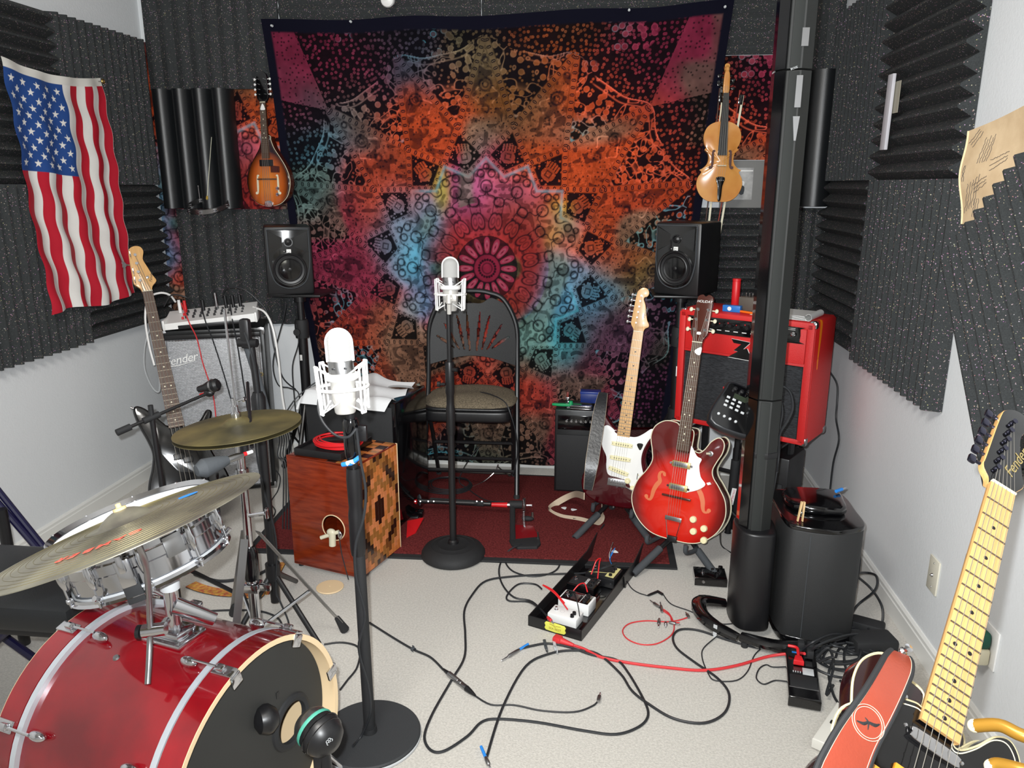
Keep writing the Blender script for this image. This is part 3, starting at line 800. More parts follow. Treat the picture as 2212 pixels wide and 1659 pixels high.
# ------------------------------------------------------------------ condenser microphones in spider shock mounts
M_mic = mat('silver_mic_body', (205, 203, 198), rough=.28, metal=.35)
M_mesh = mat('mic_mesh', (200, 200, 198), rough=.4, metal=.2, bump=1.0, bscale=1500)
def condenser(label, base, up, face, S_=1.0, back=False, cat='microphone'):
    bs = -1 if back else 1
    """origin at the mount's threaded foot; up axis, face direction; mic 0.2 tall"""
    Z = Vector(up).normalized(); Fc = Vector(face); Y = -(Fc-Z*Fc.dot(Z)).normalized(); X = Y.cross(Z)
    M = Matrix((X, Y, Z)).transposed().to_4x4() @ Matrix.Scale(S_, 4); M.translation = base
    t = thing('condenser_microphone', label, cat, M=M)
    E = Matrix.Diagonal((1, .82, 1, 1))
    MB().lathe([(0, 0), (.021, 0), (.0235, .004), (.0275, .05), (.0275, .092), (0, .092)], 32, E).build('body', M_mic, t)
    MB().lathe([(0, .092), (.0282, .092), (.0282, .118), (.027, .120), (0, .120)], 32, E).build('collar_band', M_steel, t)
    g = [(.0265, .118)]+[(.0265, .165)]+[(.0265*math.cos(a), .165+.022*math.sin(a)) for a in np.linspace(.2, PI/2-.02, 7)]+[(0, .1872)]
    MB().lathe(g, 32, E).build('grille', M_mesh, t)
    hoop = [(.0285*math.cos(a), 0, .160+.030*math.sin(a)) for a in np.linspace(0, PI, 17)]
    hoop = [(.0285, 0, .118)]+hoop+[(-.0285, 0, .118)]
    MB().tube(hoop, .0032, 8).build('grille_frame', M_wht, t)
    for sx in (-.013, .013):
        MB().box((sx, -.0225, .105), (.007, .003, .004), .0005).build('switch', M_blk, t)
    # shock mount: lower basket ring, middle outer ring, four arms each side carrying elastic
    m = MB(); m.tube([(.033*math.cos(a), .030*math.sin(a), .084) for a in np.linspace(0, 2*PI, 33)[:-1]], .0052, 6, closed=True, flat=1.6)
    ring = m.build('clamp_ring', M_wht, t)
    m = MB(); m.tube([(.056*math.cos(a), .052*math.sin(a), .060) for a in np.linspace(0, 2*PI, 41)[:-1]], .0038, 8, closed=True)
    m.build('outer_ring', M_wht, t)
    for k in range(4):
        a = math.radians(38+k*104-k*14) if False else math.radians((35, 145, 215, 325)[k])
        ca, sa = math.cos(a), math.sin(a)
        top = (.060*ca, .054*sa, .112); bot = (.056*ca, .050*sa, .006)
        tw = Vector((-sa, ca, 0))*.006
        b1 = (.043*ca, .040*sa, .060)
        m = MB()
        for s_ in (-1, 1):
            m.tube([Vector(top)+tw*s_, Vector(bot)+tw*s_], .0024, 6)
        m.tube([Vector(top)-tw, Vector(top)+tw], .0034, 6).tube([Vector(bot)-tw, Vector(bot)+tw], .0034, 6)
        m.build('mount_arm', M_wht, t)
        for dz, h, zz in ((1, top, .084), (-1, bot, .030)):
            m = MB()
            for s_ in (-1, 1):
                b = a+s_*.75
                m.tube([h, (.031*math.cos(b), .029*math.sin(b), zz)], .0018, 5)
            m.build('elastic_band', M_wht, t)
    m = MB(); m.cyl((0, -.050*bs, .060), (0, -.056*bs, .030), .011, n=12); m.cyl((0, -.056*bs, .03), (0, -.050*bs, -.006), .008, n=12); m.cyl((.0, -.056*bs, .05), (.018, -.056*bs, .05), .005, n=8); m.box((.018, -.056*bs, .05), (.018, .012, .024), .003)
    m.build('swivel_joint', M_mic, t)
    return t
# far stand: round domed base
def far_stand():
    t = thing('microphone_stand', 'straight black microphone stand with domed round base in front of chair', 'microphone stand', loc=(-.594, 2.98, 0))
    b = MB().lathe([(0, .0), (.128, .0), (.138, .008), (.137, .022), (.125, .040), (.098, .052), (.095, .0535), (.092, .052), (.070, .056), (.067, .0575), (.064, .056), (.02, .062), (0, .062)], 48)
    b.build('domed_base', M_blkm, t)
    MB().lathe([(0, .06), (.024, .06), (.022, .072), (.016, .078), (0, .078)], 20).build('base_nut', M_blk, t)
    MB().cyl((0, 0, .07), (0, 0, .60), .0145, n=18).build('lower_tube', M_blk, t)
    MB().lathe([(0, .55), (.0165, .55), (.019, .56), (.019, .66), (.0155, .68), (.0155, .72), (.0185, .73), (.0185, .85), (.015, .86), (0, .86)], 18).build('clutch_grip', M_blk, t)
    m = MB().cyl((-.02, 0, .765), (-.045, 0, .765), .006, n=8); m.cyl((-.04, 0, .765), (-.052, 0, .765), .012, n=10); m.cyl((.012, -.01, .83), (.035, -.015, .83), .008, n=8)
    m.build('clamp_knob', M_blk, t)
    MB().cyl((0, 0, .84), (0, 0, 1.085), .0095, n=14).build('upper_tube', M_blk, t)
    MB().cyl((0, 0, 1.075), (0, 0, 1.10), .0125, n=12).build('thread_adapter', M_blk, t)
far_stand()
condenser('silver condenser microphone in shock mount, far one in front of the chair', (-.594, 2.98+.045, 1.06), (0, .06, 1), (.1, -1, .0), 1.12)
# near stand: flat disc base
def near_stand():
    bx, by = -.625, 1.845
    t = thing('microphone_stand', 'nearer black microphone stand with flat round disc base at lower centre', 'microphone stand', loc=(bx, by, 0))
    b = MB().lathe([(0, 0), (.14, 0), (.146, .004), (.146, .013), (.142, .017), (0, .019)], 56).build('disc_base', mat('dusty_black_iron', (46, 48, 50), rough=.7, bump=.3, bscale=300), t)
    MB().lathe([(.147, .001), (.1485, .003), (.1485, .008), (.147, .010)], 56).build('rubber_rim', M_clear, b)
    MB().lathe([(0, .015), (.022, .015), (.020, .035), (0, .035)], 18).build('base_collar', M_blkm, t)
    MB().cyl((0, 0, .02), (-.004, 0, .66), .0165, n=20).build('lower_tube', M_blkm, t)
    MB().lathe([(0, .58), (.0185, .58), (.021, .60), (.021, .70), (.018, .72), (.019, .73), (.021, .80), (.019, .83), (0, .83)], 20, T(-.005, 0, 0)).build('clutch_grip', M_blk, t)
    MB().cyl((-.005, 0, .80), (-.006, 0, .98), .0115, n=16).build('upper_tube', M_blk, t)
    MB().lathe([(0, .84), (.013, .84), (.020, .87), (.021, .90), (.021, .955), (.017, .965), (0, .965)], 18, T(-.006, 0, 0)).build('connector_plug', M_gloss, t)
    m = MB(); m.box((.028, -.01, .93), (.022, .014, .042), .003); m.cyl((.0, -.012, .94), (.03, -.012, .94), .006, n=8)
    m.build('wing_knob', M_blk, t)
    MB().tube([(-.028, -.02, .845), (-.002, -.026, .852), (.02, -.02, .868)], .0062, 8).build('cable_tape', M_blue, t)
    MB().tube([(-.014, -.0245, .850), (.006, -.0255, .857)], .0066, 8).build('tape_label', M_wht, t)
    return t
ns = near_stand()
condenser('large bright condenser microphone in white shock mount, nearest to camera', (-.626, 1.795, .995), (-.06, .05, 1), (.15, -1, .15), 1.12, back=True)
# ------------------------------------------------------------------ guitars
def rep(name, me, mats, parent):
    r = []
    for M in mats:
        o = bpy.data.objects.new(name, me); COL.objects.link(o); o.parent = parent; o.matrix_local = M; r.append(o)
    return r
def Sx(a, b=1, c=1): return Matrix.Diagonal((a, b, c, 1))
M_maple = mat('maple_neck', (214, 166, 104), rough=.35, noise=.18, nscale=9, stretch=(30, 2, 30), coat=.3)
M_rose = mat('rosewood', (84, 58, 42), rough=.5, noise=.4, nscale=14, stretch=(30, 3, 30))
M_dred = mat('wine_red_metallic', (70, 4, 14), rough=.2, coat=1.0, metal=.2)
M_mirror = mat('white_pickguard', (238, 238, 235), rough=.25)
M_bone = mat('bone_nut', (214, 208, 182), rough=.4)
M_bind = mat('aged_cream_binding', (196, 184, 144), rough=.4)
M_gold = mat('gold_hardware', (198, 178, 120), rough=.35, metal=.8)
M_tort = mat('tortoise', (70, 26, 14), rough=.2, coat=.5)
STRAT = [(0, 0), (.08, .004), (.135, .035), (.160, .09), (.152, .145), (.124, .195), (.111, .235), (.116, .285), (.138, .335), (.152, .372), (.146, .388), (.128, .384), (.100, .352), (.066, .328), (.036, .322), (.028, .335), (-.028, .350), (-.040, .352), (-.066, .378), (-.098, .414), (-.128, .428), (-.146, .41), (-.140, .365), (-.118, .31), (-.108, .255), (-.120, .20), (-.148, .145), (-.158, .09), (-.138, .035), (-.08, .004)]
TELE = [(0, 0), (.08, .004), (.135, .035), (.158, .09), (.152, .145), (.126, .195), (.118, .24), (.130, .29), (.152, .335), (.154, .382), (.132, .406), (.104, .400), (.076, .372), (.050, .352), (.034, .352), (.028, .372), (-.028, .372), (-.05, .372), (-.10, .355), (-.138, .325), (-.142, .29), (-.130, .28), (-.118, .235), (-.130, .19), (-.152, .14), (-.158, .09), (-.135, .035), (-.08, .004)]
BASS = [(0, 0), (.08, .004), (.14, .04), (.165, .10), (.155, .16), (.128, .215), (.116, .27), (.126, .34), (.148, .39), (.150, .415), (.13, .42), (.10, .385), (.066, .36), (.035, .355), (.03, .37), (-.03, .385), (-.045, .40), (-.075, .44), (-.105, .475), (-.135, .49), (-.150, .47), (-.142, .41), (-.122, .34), (-.112, .28), (-.126, .22), (-.15, .16), (-.16, .10), (-.14, .04), (-.08, .004)]
HOLLOW = [(0, 0), (.10, .010), (.172, .062), (.205, .135), (.198, .205), (.165, .258), (.135, .295), (.128, .325), (.140, .36), (.158, .40), (.160, .440), (.138, .460), (.108, .440), (.086, .405), (.066, .385), (.045, .387), (.030, .40), (.026, .47), (-.026, .475), (-.05, .492), (-.10, .492), (-.142, .462), (-.155, .415), (-.142, .36), (-.135, .315), (-.155, .268), (-.192, .210), (-.205, .135), (-.172, .062), (-.10, .010)]
HEAD6 = [(-.0215, 0), (-.023, .010), (-.031, .021), (-.037, .034), (-.0365, .05), (-.030, .155), (-.024, .176), (-.008, .190), (.012, .188), (.022, .172), (.018, .156), (.006, .150), (.004, .140), (.014, .118), (.022, .085), (.030, .055), (.040, .038), (.040, .026), (.028, .018), (.0225, .008), (.0215, 0)]
HEAD4 = [(-.020, 0), (-.026, .018), (-.042, .035), (-.046, .055), (-.042, .17), (-.034, .196), (-.012, .206), (.010, .200), (.018, .180), (.012, .158), (.010, .14), (.022, .105), (.032, .075), (.044, .050), (.040, .038), (.026, .024), (.020, .008), (.020, 0)]
def fret_ys(nut, scale, n): return [nut-scale*(1-2**(-k/12)) for k in range(1, n+1)]
def neck(t, y0, nut, scale, nf, w0, w1, board, back, zt, dots, dotmat, heel=True, binding=None):
    """w0 width at y0 (body end), w1 at the nut, zt = height of the board's top over z=0"""
    L = nut-y0; wid = lambda y: w0+(w1-w0)*(y-y0)/L
    m = MB()
    def fn(u, v):
        y = y0+L*v; a = PI*u; w_ = wid(y)/2
        return (-w_*math.cos(a), y, zt-.006-(.016 if heel else .014)*math.sin(a)**.8*(1 if v < 2 else 1))
    m.grid(fn, 10, 12); m.add([(-w0/2, y0, zt-.006), (w0/2, y0, zt-.006), (w1/2, nut, zt-.006), (-w1/2, nut, zt-.006)], [(0, 1, 2, 3)])
    m.build('neck', back, t, sharp=60)
    v = [(-w0/2, y0, zt-.006), (w0/2, y0, zt-.006), (w1/2, nut, zt-.006), (-w1/2, nut, zt-.006), (-w0/2, y0, zt-.0006), (w0/2, y0, zt-.0006), (w1/2, nut, zt-.0006), (-w1/2, nut, zt-.0006), (0, y0, zt), (0, nut, zt)]
    MB().add(v, [(0, 1, 2, 3), (0, 4, 8, 5, 1), (1, 5, 6, 2), (2, 6, 9, 7, 3), (3, 7, 4, 0), (4, 7, 9, 8), (8, 9, 6, 5)]).build('fretboard', board, t, sharp=50)
    fm = MB().box((0, 0, 0), (1, .0022, .0016)).mesh('fret', M_fret)
    F = fret_ys(nut, scale, nf)
    rep('fret', fm, [T(0, y, zt+.0002) @ Sx(wid(y)) for y in F if y > y0+.002], t)
    dm = MB().lathe([(0, -.001), (.0032, -.001), (.0032, .0004), (0, .0004)], 12).mesh('dot_inlay', dotmat)
    D = []
    for k in dots:
        if k > nf: continue
        a = F[k-2] if k > 1 else nut
        y = (F[k-1]+a)/2
        if y < y0+.003: continue
        if k == 12: D += [T(-wid(y)*.22, y, zt), T(wid(y)*.22, y, zt)]
        else: D.append(T(0, y, zt))
    rep('dot_inlay', dm, D, t)
    MB().box((0, nut+.002, zt-.001), (w1, .004, .007), .0008).build('nut', M_bone, t)
def strings(t, n, ybr, ynut, sb, sn, zb, zn, pegs, r=.00035):
    for i in range(n):
        k = i/(n-1)-.5
        pts = [(k*sb, ybr, zb), (k*sn, ynut, zn)]
        if pegs: pts.append(pegs[i])
        MB().tube(pts, r*(1.5-.12*i), 5).build('string', M_str, t)
def tuner_mesh(kind='kidney'):
    m = MB(); m.cyl((0, 0, 0), (-.016, 0, 0), .0025, n=8); m.ball((-.021, 0, 0), (.007, .0085, .0035), 12, 8); return m.mesh('tuner_button', M_chr)
M_fret = mat('fret_wire', (120, 112, 100), rough=.35, metal=.8)
def post_mesh(m_, r=.0035):
    return MB().lathe([(0, -.004), (r*1.5, -.004), (r*1.5, -.001), (r, 0), (r*.8, .008), (r*1.05, .010), (0, .010)], 12).mesh('tuner_post', m_)
CLK = {'d': [3, 5, 7, 9, 12, 15, 17, 19, 21]}

def solid_body(name, label, M, body, bodymat, thick=.045, b=.008, binding=None):
    t = thing(name, label, 'guitar', M=M)
    o = cr(body, 5, closed=True)
    bd = MB().prism(o, -thick/2, thick/2, b, seg=4).build('body', bodymat, t, sharp=50)
    return t, bd, o

# ---- red electric guitar with white pickguard
def strat():
    P0 = at(1326, 1092, z=.13); P1 = Vector((.201, 3.44, 1.12))
    Yd = (P1-P0); X = Vector((1, -.12, 0))
    M = frame(P0, Matrix.Rotation(math.radians(0), 3, 'Z') @ X, Yd, scale=Yd.length/.985)
    t, bd, o = solid_body('electric_guitar', 'dark red electric guitar with white pickguard and maple neck on a stand', M, STRAT, M_dred, b=.012)
    z0 = .0225
    pg = [(.030, .325), (.060, .330), (.088, .350), (.112, .372), (.126, .372), (.128, .352), (.108, .315), (.093, .27), (.092, .225), (.108, .175), (.128, .14), (.135, .11), (.122, .075), (.098, .058), (.072, .085), (.045, .125), (.0, .135), (-.04, .14), (-.055, .17), (-.062, .22), (-.085, .26), (-.098, .31), (-.095, .345), (-.075, .36), (-.045, .345), (-.032, .33)]
    MB().prism(cr(pg, 4, closed=True), z0, z0+.0028, .001).build('pickguard', M_mirror, t)
    zp = z0+.0028
    for (x, y, a) in ((0, .285, 0), (0, .222, 0), (0, .165, -12)):
        q = MB().prism([(p[0], p[1]) for p in cr([(-.040, -.009), (.040, -.009), (.044, 0), (.040, .009), (-.040, .009), (-.044, 0)], 3, closed=True)], 0, .007, .0015).build('pickup', M_cream, t, M=T(x, y, zp) @ Rz(a))
        pm = MB().lathe([(0, 0), (.0022, 0), (.0022, .0012), (0, .0012)], 8).mesh('pole_piece', M_blkm)
        rep('pole_piece', pm, [T(-.026+.0105*k, 0, .0068) for k in range(6)], q)
        rep('screw', pm, [T(-.042, 0, .0062) @ Sx(.7, .7), T(.042, 0, .0062) @ Sx(.7, .7)], q)
    for (x, y) in ((.046, .128), (.072, .098), (.098, .076)):
        MB().lathe([(0, 0), (.013, 0), (.0125, .006), (.009, .008), (.0085, .015), (0, .016)], 20).build('knob', M_cream, t, M=T(x, y, zp))
    MB().box((.085, .155, zp+.0), (.003, .028, .001)).build('switch_slot', M_blk, t, M=Rz(0))
    MB().cyl((.087, .160, zp), (.089, .166, zp+.012), .002, n=8).build('switch_tip', M_cream, t)
    br = MB().box((0, .112, z0+.004), (.082, .034, .007), .0015).build('bridge', M_steel, t)
    sm = MB().box((0, 0, 0), (.0085, .018, .006), .001).mesh('saddle', M_steel)
    rep('saddle', sm, [T(-.027+.0108*k, .117, z0+.0105) for k in range(6)], br)
    MB().tube(cr([(.036, .108, z0+.008), (.05, .10, z0+.02), (.10, .085, z0+.03), (.13, .078, z0+.028)], 5), .003, 8).build('tremolo_arm', M_chr, t)
    j = MB().prism(cr([(-.012, .022), (.012, .022), (.015, 0), (.006, -.024), (-.006, -.024), (-.015, 0)], 4, closed=True), 0, .004, .0015).build('jack_plate', M_chr, t, M=T(.112, .045, z0-.001) @ Rz(-30))
    MB().lathe([(0, 0), (.005, 0), (.004, .004), (0, .002)], 10).build('jack_socket', M_steel, j, M=T(0, 0, .004))
    pk = MB().prism(cr([(0, -.016), (.013, .006), (.010, .014), (0, .016), (-.010, .014), (-.013, .006)], 3, closed=True), 0, .0012, .0003).build('guitar_pick', M_gloss, None)
    pk.matrix_world = M @ T(.078, .288, zp+.0008) @ Rz(8) @ Sx(1.0); tag(pk, 'black pick stuck on the white pickguard of the dark red guitar', 'pick')
    neck(t, .322, .785, .648, 21, .056, .0425, M_maple, M_maple, z0+.0095, CLK['d'], M_blk)
    MB().prism(cr(HEAD6, 4, closed=False), z0-.010, z0+.003, .0015, M=T(0, .785, 0)).build('headstock', M_maple, t)
    zh = z0+.003
    pg_ = [(-.029+.0012*i, .785+.038+.0235*i) for i in range(6)]
    rep('tuner_button', tuner_mesh(), [T(x-.003, y, zh-.008) for x, y in pg_], t)
    pm = post_mesh(M_chr); rep('tuner_post', pm, [T(x+.014, y, zh) for x, y in pg_], t)
    strings(t, 6, .117, .786, .054, .035, z0+.0165, z0+.0115, [(x+.014, y, zh+.006) for x, y in pg_])
    text('Fender', .017, M_blk, t, T(.019, .785+.085, zh+.0006) @ Rz(78), name='headstock_logo', ext=.0002, shear=.4)
    MB().cyl((.0, .0, 0), (0, -.010, 0), .005, n=10).build('strap_button', M_chr, t)
    return t, M
strat_t, strat_M = strat()

# ---- red hollow-body archtop
def hollow():
    P0 = at(1452, 1166, z=.125); P1 = at(1526, 634, d=3.12)
    Yd = P1-P0; s = Yd.length/1.04
    print('hollow len', Yd.length)
    M = frame(P0, (1, -.5, 0), Yd, scale=s)
    mb_ = mat('cherry_sunburst', (190, 22, 14), rough=.18, coat=.9)
    nt = mb_.node_tree; N = nt.nodes; L = nt.links; p = N['Principled BSDF']
    tc = N.new('ShaderNodeTexCoord'); mp = N.new('ShaderNodeMapping')
    mp.inputs['Location'].default_value = (0, -.16*4.2, 0); mp.inputs['Scale'].default_value = (5.0, 4.2, 0)
    gr = N.new('ShaderNodeTexGradient'); gr.gradient_type = 'SPHERICAL'
    cp = N.new('ShaderNodeValToRGB'); e = cp.color_ramp.elements
    e[0].position = 0.0; e[0].color = srgb(86, 14, 12); e[1].position = .30; e[1].color = srgb(196, 26, 14)
    e2 = cp.color_ramp.elements.new(.12); e2.color = srgb(128, 20, 14)
    e3 = cp.color_ramp.elements.new(.7); e3.color = srgb(214, 40, 20)
    L.new(tc.outputs['Object'], mp.inputs[0]); L.new(mp.outputs[0], gr.inputs[0]); L.new(gr.outputs[1], cp.inputs[0]); L.new(cp.outputs[0], p.inputs['Base Color'])
    t = thing('archtop_guitar', 'cherry red hollow-body guitar with f-holes and cream knobs on a stand', 'guitar', M=M)
    o = cr(HOLLOW, 6, closed=True)
    D = .075
    side = mat('dark_brown_lacquer', (70, 26, 16), rough=.2, coat=.8)
    MB().prism(o, -D, -.003, .003).build('body_sides', side, t, sharp=50)
    # arched top
    cx, cy = 0, .21
    m = MB(); K = len(o); R_ = 14; v = [(cx, cy, .016)]; f = []
    for j in range(1, R_+1):
        q = j/R_
        h = .016*(0.5+0.5*math.cos(PI*min(1, q*1.02)))+.0
        for i in range(K): v.append((cx+(o[i][0]-cx)*q, cy+(o[i][1]-cy)*q, h))
    for i in range(K):
        f.append((0, 1+i, 1+(i+1) % K))
        for j in range(R_-1):
            a = 1+j*K+i; b = 1+j*K+(i+1) % K; f.append((a, b, b+K, a+K))
    base = 1+(R_-1)*K
    v += [(o[i][0], o[i][1], -.004) for i in range(K)]
    for i in range(K): f.append((base+i, base+(i+1) % K, base+K+(i+1) % K, base+K+i))
    m.add(v, f).build('top', mb_, t, sharp=60)
    bd = [(p[0]*1.0, p[1], -.001) for p in o]
    MB().tube(bd, .0022, 6, closed=True).build('binding', M_bone, t)
    MB().tube([(p[0], p[1], -D) for p in o], .002, 6, closed=True).build('rear_binding', M_bone, t)
    def ztop(x, y):
        q = 0
        # radial position
        ang = math.atan2(y-cy, x-cx)
        best = min(o, key=lambda p: abs((math.atan2(p[1]-cy, p[0]-cx)-ang+PI) % (2*PI)-PI))
        q = math.hypot(x-cx, y-cy)/max(1e-6, math.hypot(best[0]-cx, best[1]-cy))
        return .016*(0.5+0.5*math.cos(PI*min(1, q)))
    # f-holes: wood coloured cut-outs seen through (flat inlays following the arch)
    M_fh = mat('pale_inner_wood', (206, 110, 70), rough=.6)
    for sx in (-1, 1):
        pts = cr([(sx*.068, .268), (sx*.078, .276), (sx*.090, .270), (sx*.092, .255), (sx*.086, .235), (sx*.098, .215), (sx*.108, .19), (sx*.112, .165), (sx*.118, .150), (sx*.130, .148), (sx*.138, .158)], 6)
        n_ = len(pts); w_ = [.0035+.0065*math.sin(PI*i/(n_-1))**2+(.003 if (i < 5 or i > n_-6) else 0) for i in range(n_)]
        vv = []; ff = []
        for i in range(n_):
            a = pts[max(i-1, 0)]; b = pts[min(i+1, n_-1)]; d = np.array(b)-np.array(a); d /= np.linalg.norm(d); nn = np.array([-d[1], d[0]])
            for s_ in (-1, 1):
                q = pts[i]+nn*w_[i]*s_; vv.append((q[0], q[1], ztop(q[0], q[1])+.0008))
        for i in range(n_-1): ff.append((2*i, 2*i+1, 2*i+3, 2*i+2))
        mm = MB().add(vv, ff)
        for e_ in (pts[0], pts[-1]): mm.lathe([(0, .0009), (.0085, .0009)], 14, T(e_[0], e_[1], ztop(e_[0], e_[1])))
        mm.build('f_hole', M_fh, t, sharp=180)
    # pickguard
    pg = cr([(.030, .40), (.036, .405), (.060, .372), (.082, .362), (.076, .335), (.088, .29), (.112, .262), (.085, .235), (.050, .218), (.032, .214), (.028, .25), (.028, .33)], 4, closed=True)
    MB().prism(pg, .014, .017, .0008).build('pickguard', M_mirror, t)
    MB().prism([(.122, .262), (.135, .268), (.128, .276), (.115, .270)], .008, .017).build('guard_bracket', M_wht, t)
    for y in (.325, .228):
        q = MB().box((0.002, y, .022), (.078, .026, .012), .002).build('pickup', M_gold, t)
        MB().box((0, y, .0285), (.060, .018, .002), .0005).build('pickup_cover', M_steel, q)
        for sx in (-.043, .047): MB().cyl((sx, y, .012), (sx, y, .026), .005, n=10).build('mounting_screw', M_chr, q)
    MB().box((0, .186, .024), (.125, .009, .012), .002).build('bridge', M_tort, t)
    # trapeze tailpiece
    tp = MB().box((0, .094, .024), (.072, .018, .005), .0015).build('tailpiece', M_steel, t)
    for sx in (-1, 1): MB().tube([(sx*.032, .088, .022), (sx*.018, .006, .012)], .0016, 6).build('tailpiece_rod', M_chr, tp)
    MB().box((0, .006, .004), (.042, .024, .020), .003).build('tail_hinge', M_blk, tp)
    kn = MB().lathe([(0, 0), (.0145, 0), (.0140, .009), (.012, .012), (0, .013)], 24).mesh('knob', M_cream)
    rep('knob', kn, [T(x, y, ztop(x, y)) for x, y in ((.080, .108), (.128, .080), (.086, .058), (.134, .032))], t)
    sw = MB().lathe([(0, 0), (.011, 0), (.011, .002), (.006, .003), (.005, .007), (0, .007)], 18).build('switch_plate', M_steel, t, M=T(.112, .39, .004))
    MB().cyl((0, 0, .004), (-.012, 0, .016), .0035, .0045, n=10).build('switch_tip', M_bone, sw)
    MB().cyl((0, -.002, -.03), (0, -.014, -.03), .006, n=10).build('end_button', M_bone, t)
    # raised neck
    neck(t, .385, .835, .62, 20, .055, .043, M_rose, M_tort, .031, CLK['d'], M_bone)
    MB().box((0, .40, .014), (.048, .05, .022), .003).build('neck_heel', M_tort, t)
    hd = [(-.0215, 0), (-.024, .015), (-.036, .035), (-.036, .06), (-.034, .165), (-.030, .19), (-.012, .198), (0, .190), (.012, .198), (.030, .19), (.034, .165), (.036, .06), (.036, .035), (.024, .015), (.0215, 0)]
    H = T(0, .835, 0) @ Rx(-8)
    MB().prism(cr(hd, 3), .016, .030, .0015, M=H).build('headstock', M_tort, t)
    b2 = MB().cyl((0, 0, 0), (-.012, 0, 0), .0025, n=8).ball((-.018, 0, 0), (.008, .0095, .004), 12, 8).mesh('tuner_button', M_bone)
    pm = post_mesh(M_chr, .004)
    ys = (.05, .092, .134)
    rep('tuner_button', b2, [H @ T(-.036, y, .021) for y in ys]+[H @ T(.036, y, .021) @ Rz(180) for y in ys], t)
    rep('tuner_post', pm, [H @ T(sx*.022, y, .031) for sx in (-1, 1) for y in ys], t)
    pegs = [H @ Vector((-.022, y, .036)) for y in ys]+[H @ Vector((.022, y, .036)) for y in ys[::-1]]
    strings(t, 6, .186, .836, .052, .035, .0335, .0335, pegs)
    for k in range(6):
        x = (k/5-.5); MB().tube([(x*.052, .186, .0335), (x*.050, .094, .027)], .0005, 4).build('string_tail', M_str, t)
    text('HOLIDAY', .015, M_wht, t, H @ T(.0, .168, .0308), name='headstock_logo', ext=.0002, shear=.2)
    MB().prism(cr([(-.008, 0), (.008, 0), (.008, .01), (-.008, .01)], 2, closed=True), .0302, .0312, M=H @ T(0, .030, 0)).build('truss_cover', M_wht, t)
    pk = MB().prism(cr([(0, -.016), (.013, .006), (.010, .014), (0, .016), (-.010, .014), (-.013, .006)], 3, closed=True), 0, .0012, .0003).build('guitar_pick', M_wht, None)
    pk.matrix_world = M @ T(.014, .803, .0355) @ Rz(150) @ Sx(1.1, 1.1); tag(pk, 'white pick tucked under strings near the nut of the red hollow-body guitar', 'pick')
    return t, M
hollow_t, hollow_M = hollow()

# ---- bass guitar
def bass():
    P0 = at(420, 1108, z=.10); P1 = at(297, 537, d=3.60)
    Yd = P1-P0; s = Yd.length/1.17; print('bass len', Yd.length, P0, P1)
    M = frame(P0, (1, .75, 0), Yd, scale=s)
    t, bd, o = solid_body('bass_guitar', 'black bass guitar with maple headstock and rosewood neck leaning at left', M, BASS, M_gloss, b=.010)
    z0 = .0225
    neck(t, .37, .968, .864, 20, .062, .040, M_rose, M_maple, z0+.010, CLK['d'], M_bone)
    MB().prism(cr(HEAD4, 4), z0-.011, z0+.004, .0018, M=T(0, .968, 0)).build('headstock', M_maple, t)
    zh = z0+.004
    pp = [(-.038+.001*i, .968+.05+.038*i) for i in range(4)]
    b2 = MB().cyl((0, 0, 0), (-.030, 0, 0), .003, n=8)
    b2.prism(cr([(0, .004), (-.010, .015), (-.018, .010), (-.016, 0), (-.018, -.010), (-.010, -.015), (0, -.004)], 3, closed=True), -.0015, .0015, M=T(-.026, 0, 0))
    me = b2.mesh('tuner_button', M_chr); rep('tuner_button', me, [T(x, y, zh-.012) @ Ry(25 if i == 2 else 85) for i, (x, y) in enumerate(pp)], t)
    pm = post_mesh(M_chr, .006); rep('tuner_post', pm, [T(x+.017, y, zh) for x, y in pp], t)
    strings(t, 4, .10, .969, .056, .030, z0+.018, z0+.012, [(x+.017, y, zh+.006) for x, y in pp], r=.0009)
    MB().lathe([(0, 0), (.006, 0), (.006, .005), (0, .006)], 12).build('string_retainer', M_chr, t, M=T(.012, .968+.062, zh))
    text('Fender', .016, M_blk, t, T(.026, .968+.062, zh+.0006) @ Rz(75), name='headstock_logo', ext=.0002, shear=.4)
    pg = cr([(-.03, .375), (.03, .365), (.062, .36), (.098, .378), (.118, .36), (.105, .30), (.098, .25), (.108, .20), (.125, .15), (.11, .10), (.07, .10), (.04, .16), (-.02, .18), (-.05, .22), (-.09, .30), (-.10, .38), (-.085, .42), (-.06, .39)], 4, closed=True)
    MB().prism(pg, z0, z0+.0026, .0008).build('pickguard', M_gloss, t)
    for (x, y) in ((-.018, .245), (.018, .225)): MB().box((x, y, z0+.006), (.038, .026, .010), .003).build('pickup', M_blk, t)
    MB().box((0, .09, z0+.004), (.075, .045, .008), .002).build('bridge', M_chr, t)
    MB().tube([(-.14, .48, 0), (-.155, .49, 0)], .005, 8).build('strap_button', M_chr, t)
    return t, M
bass_t, bass_M = bass()

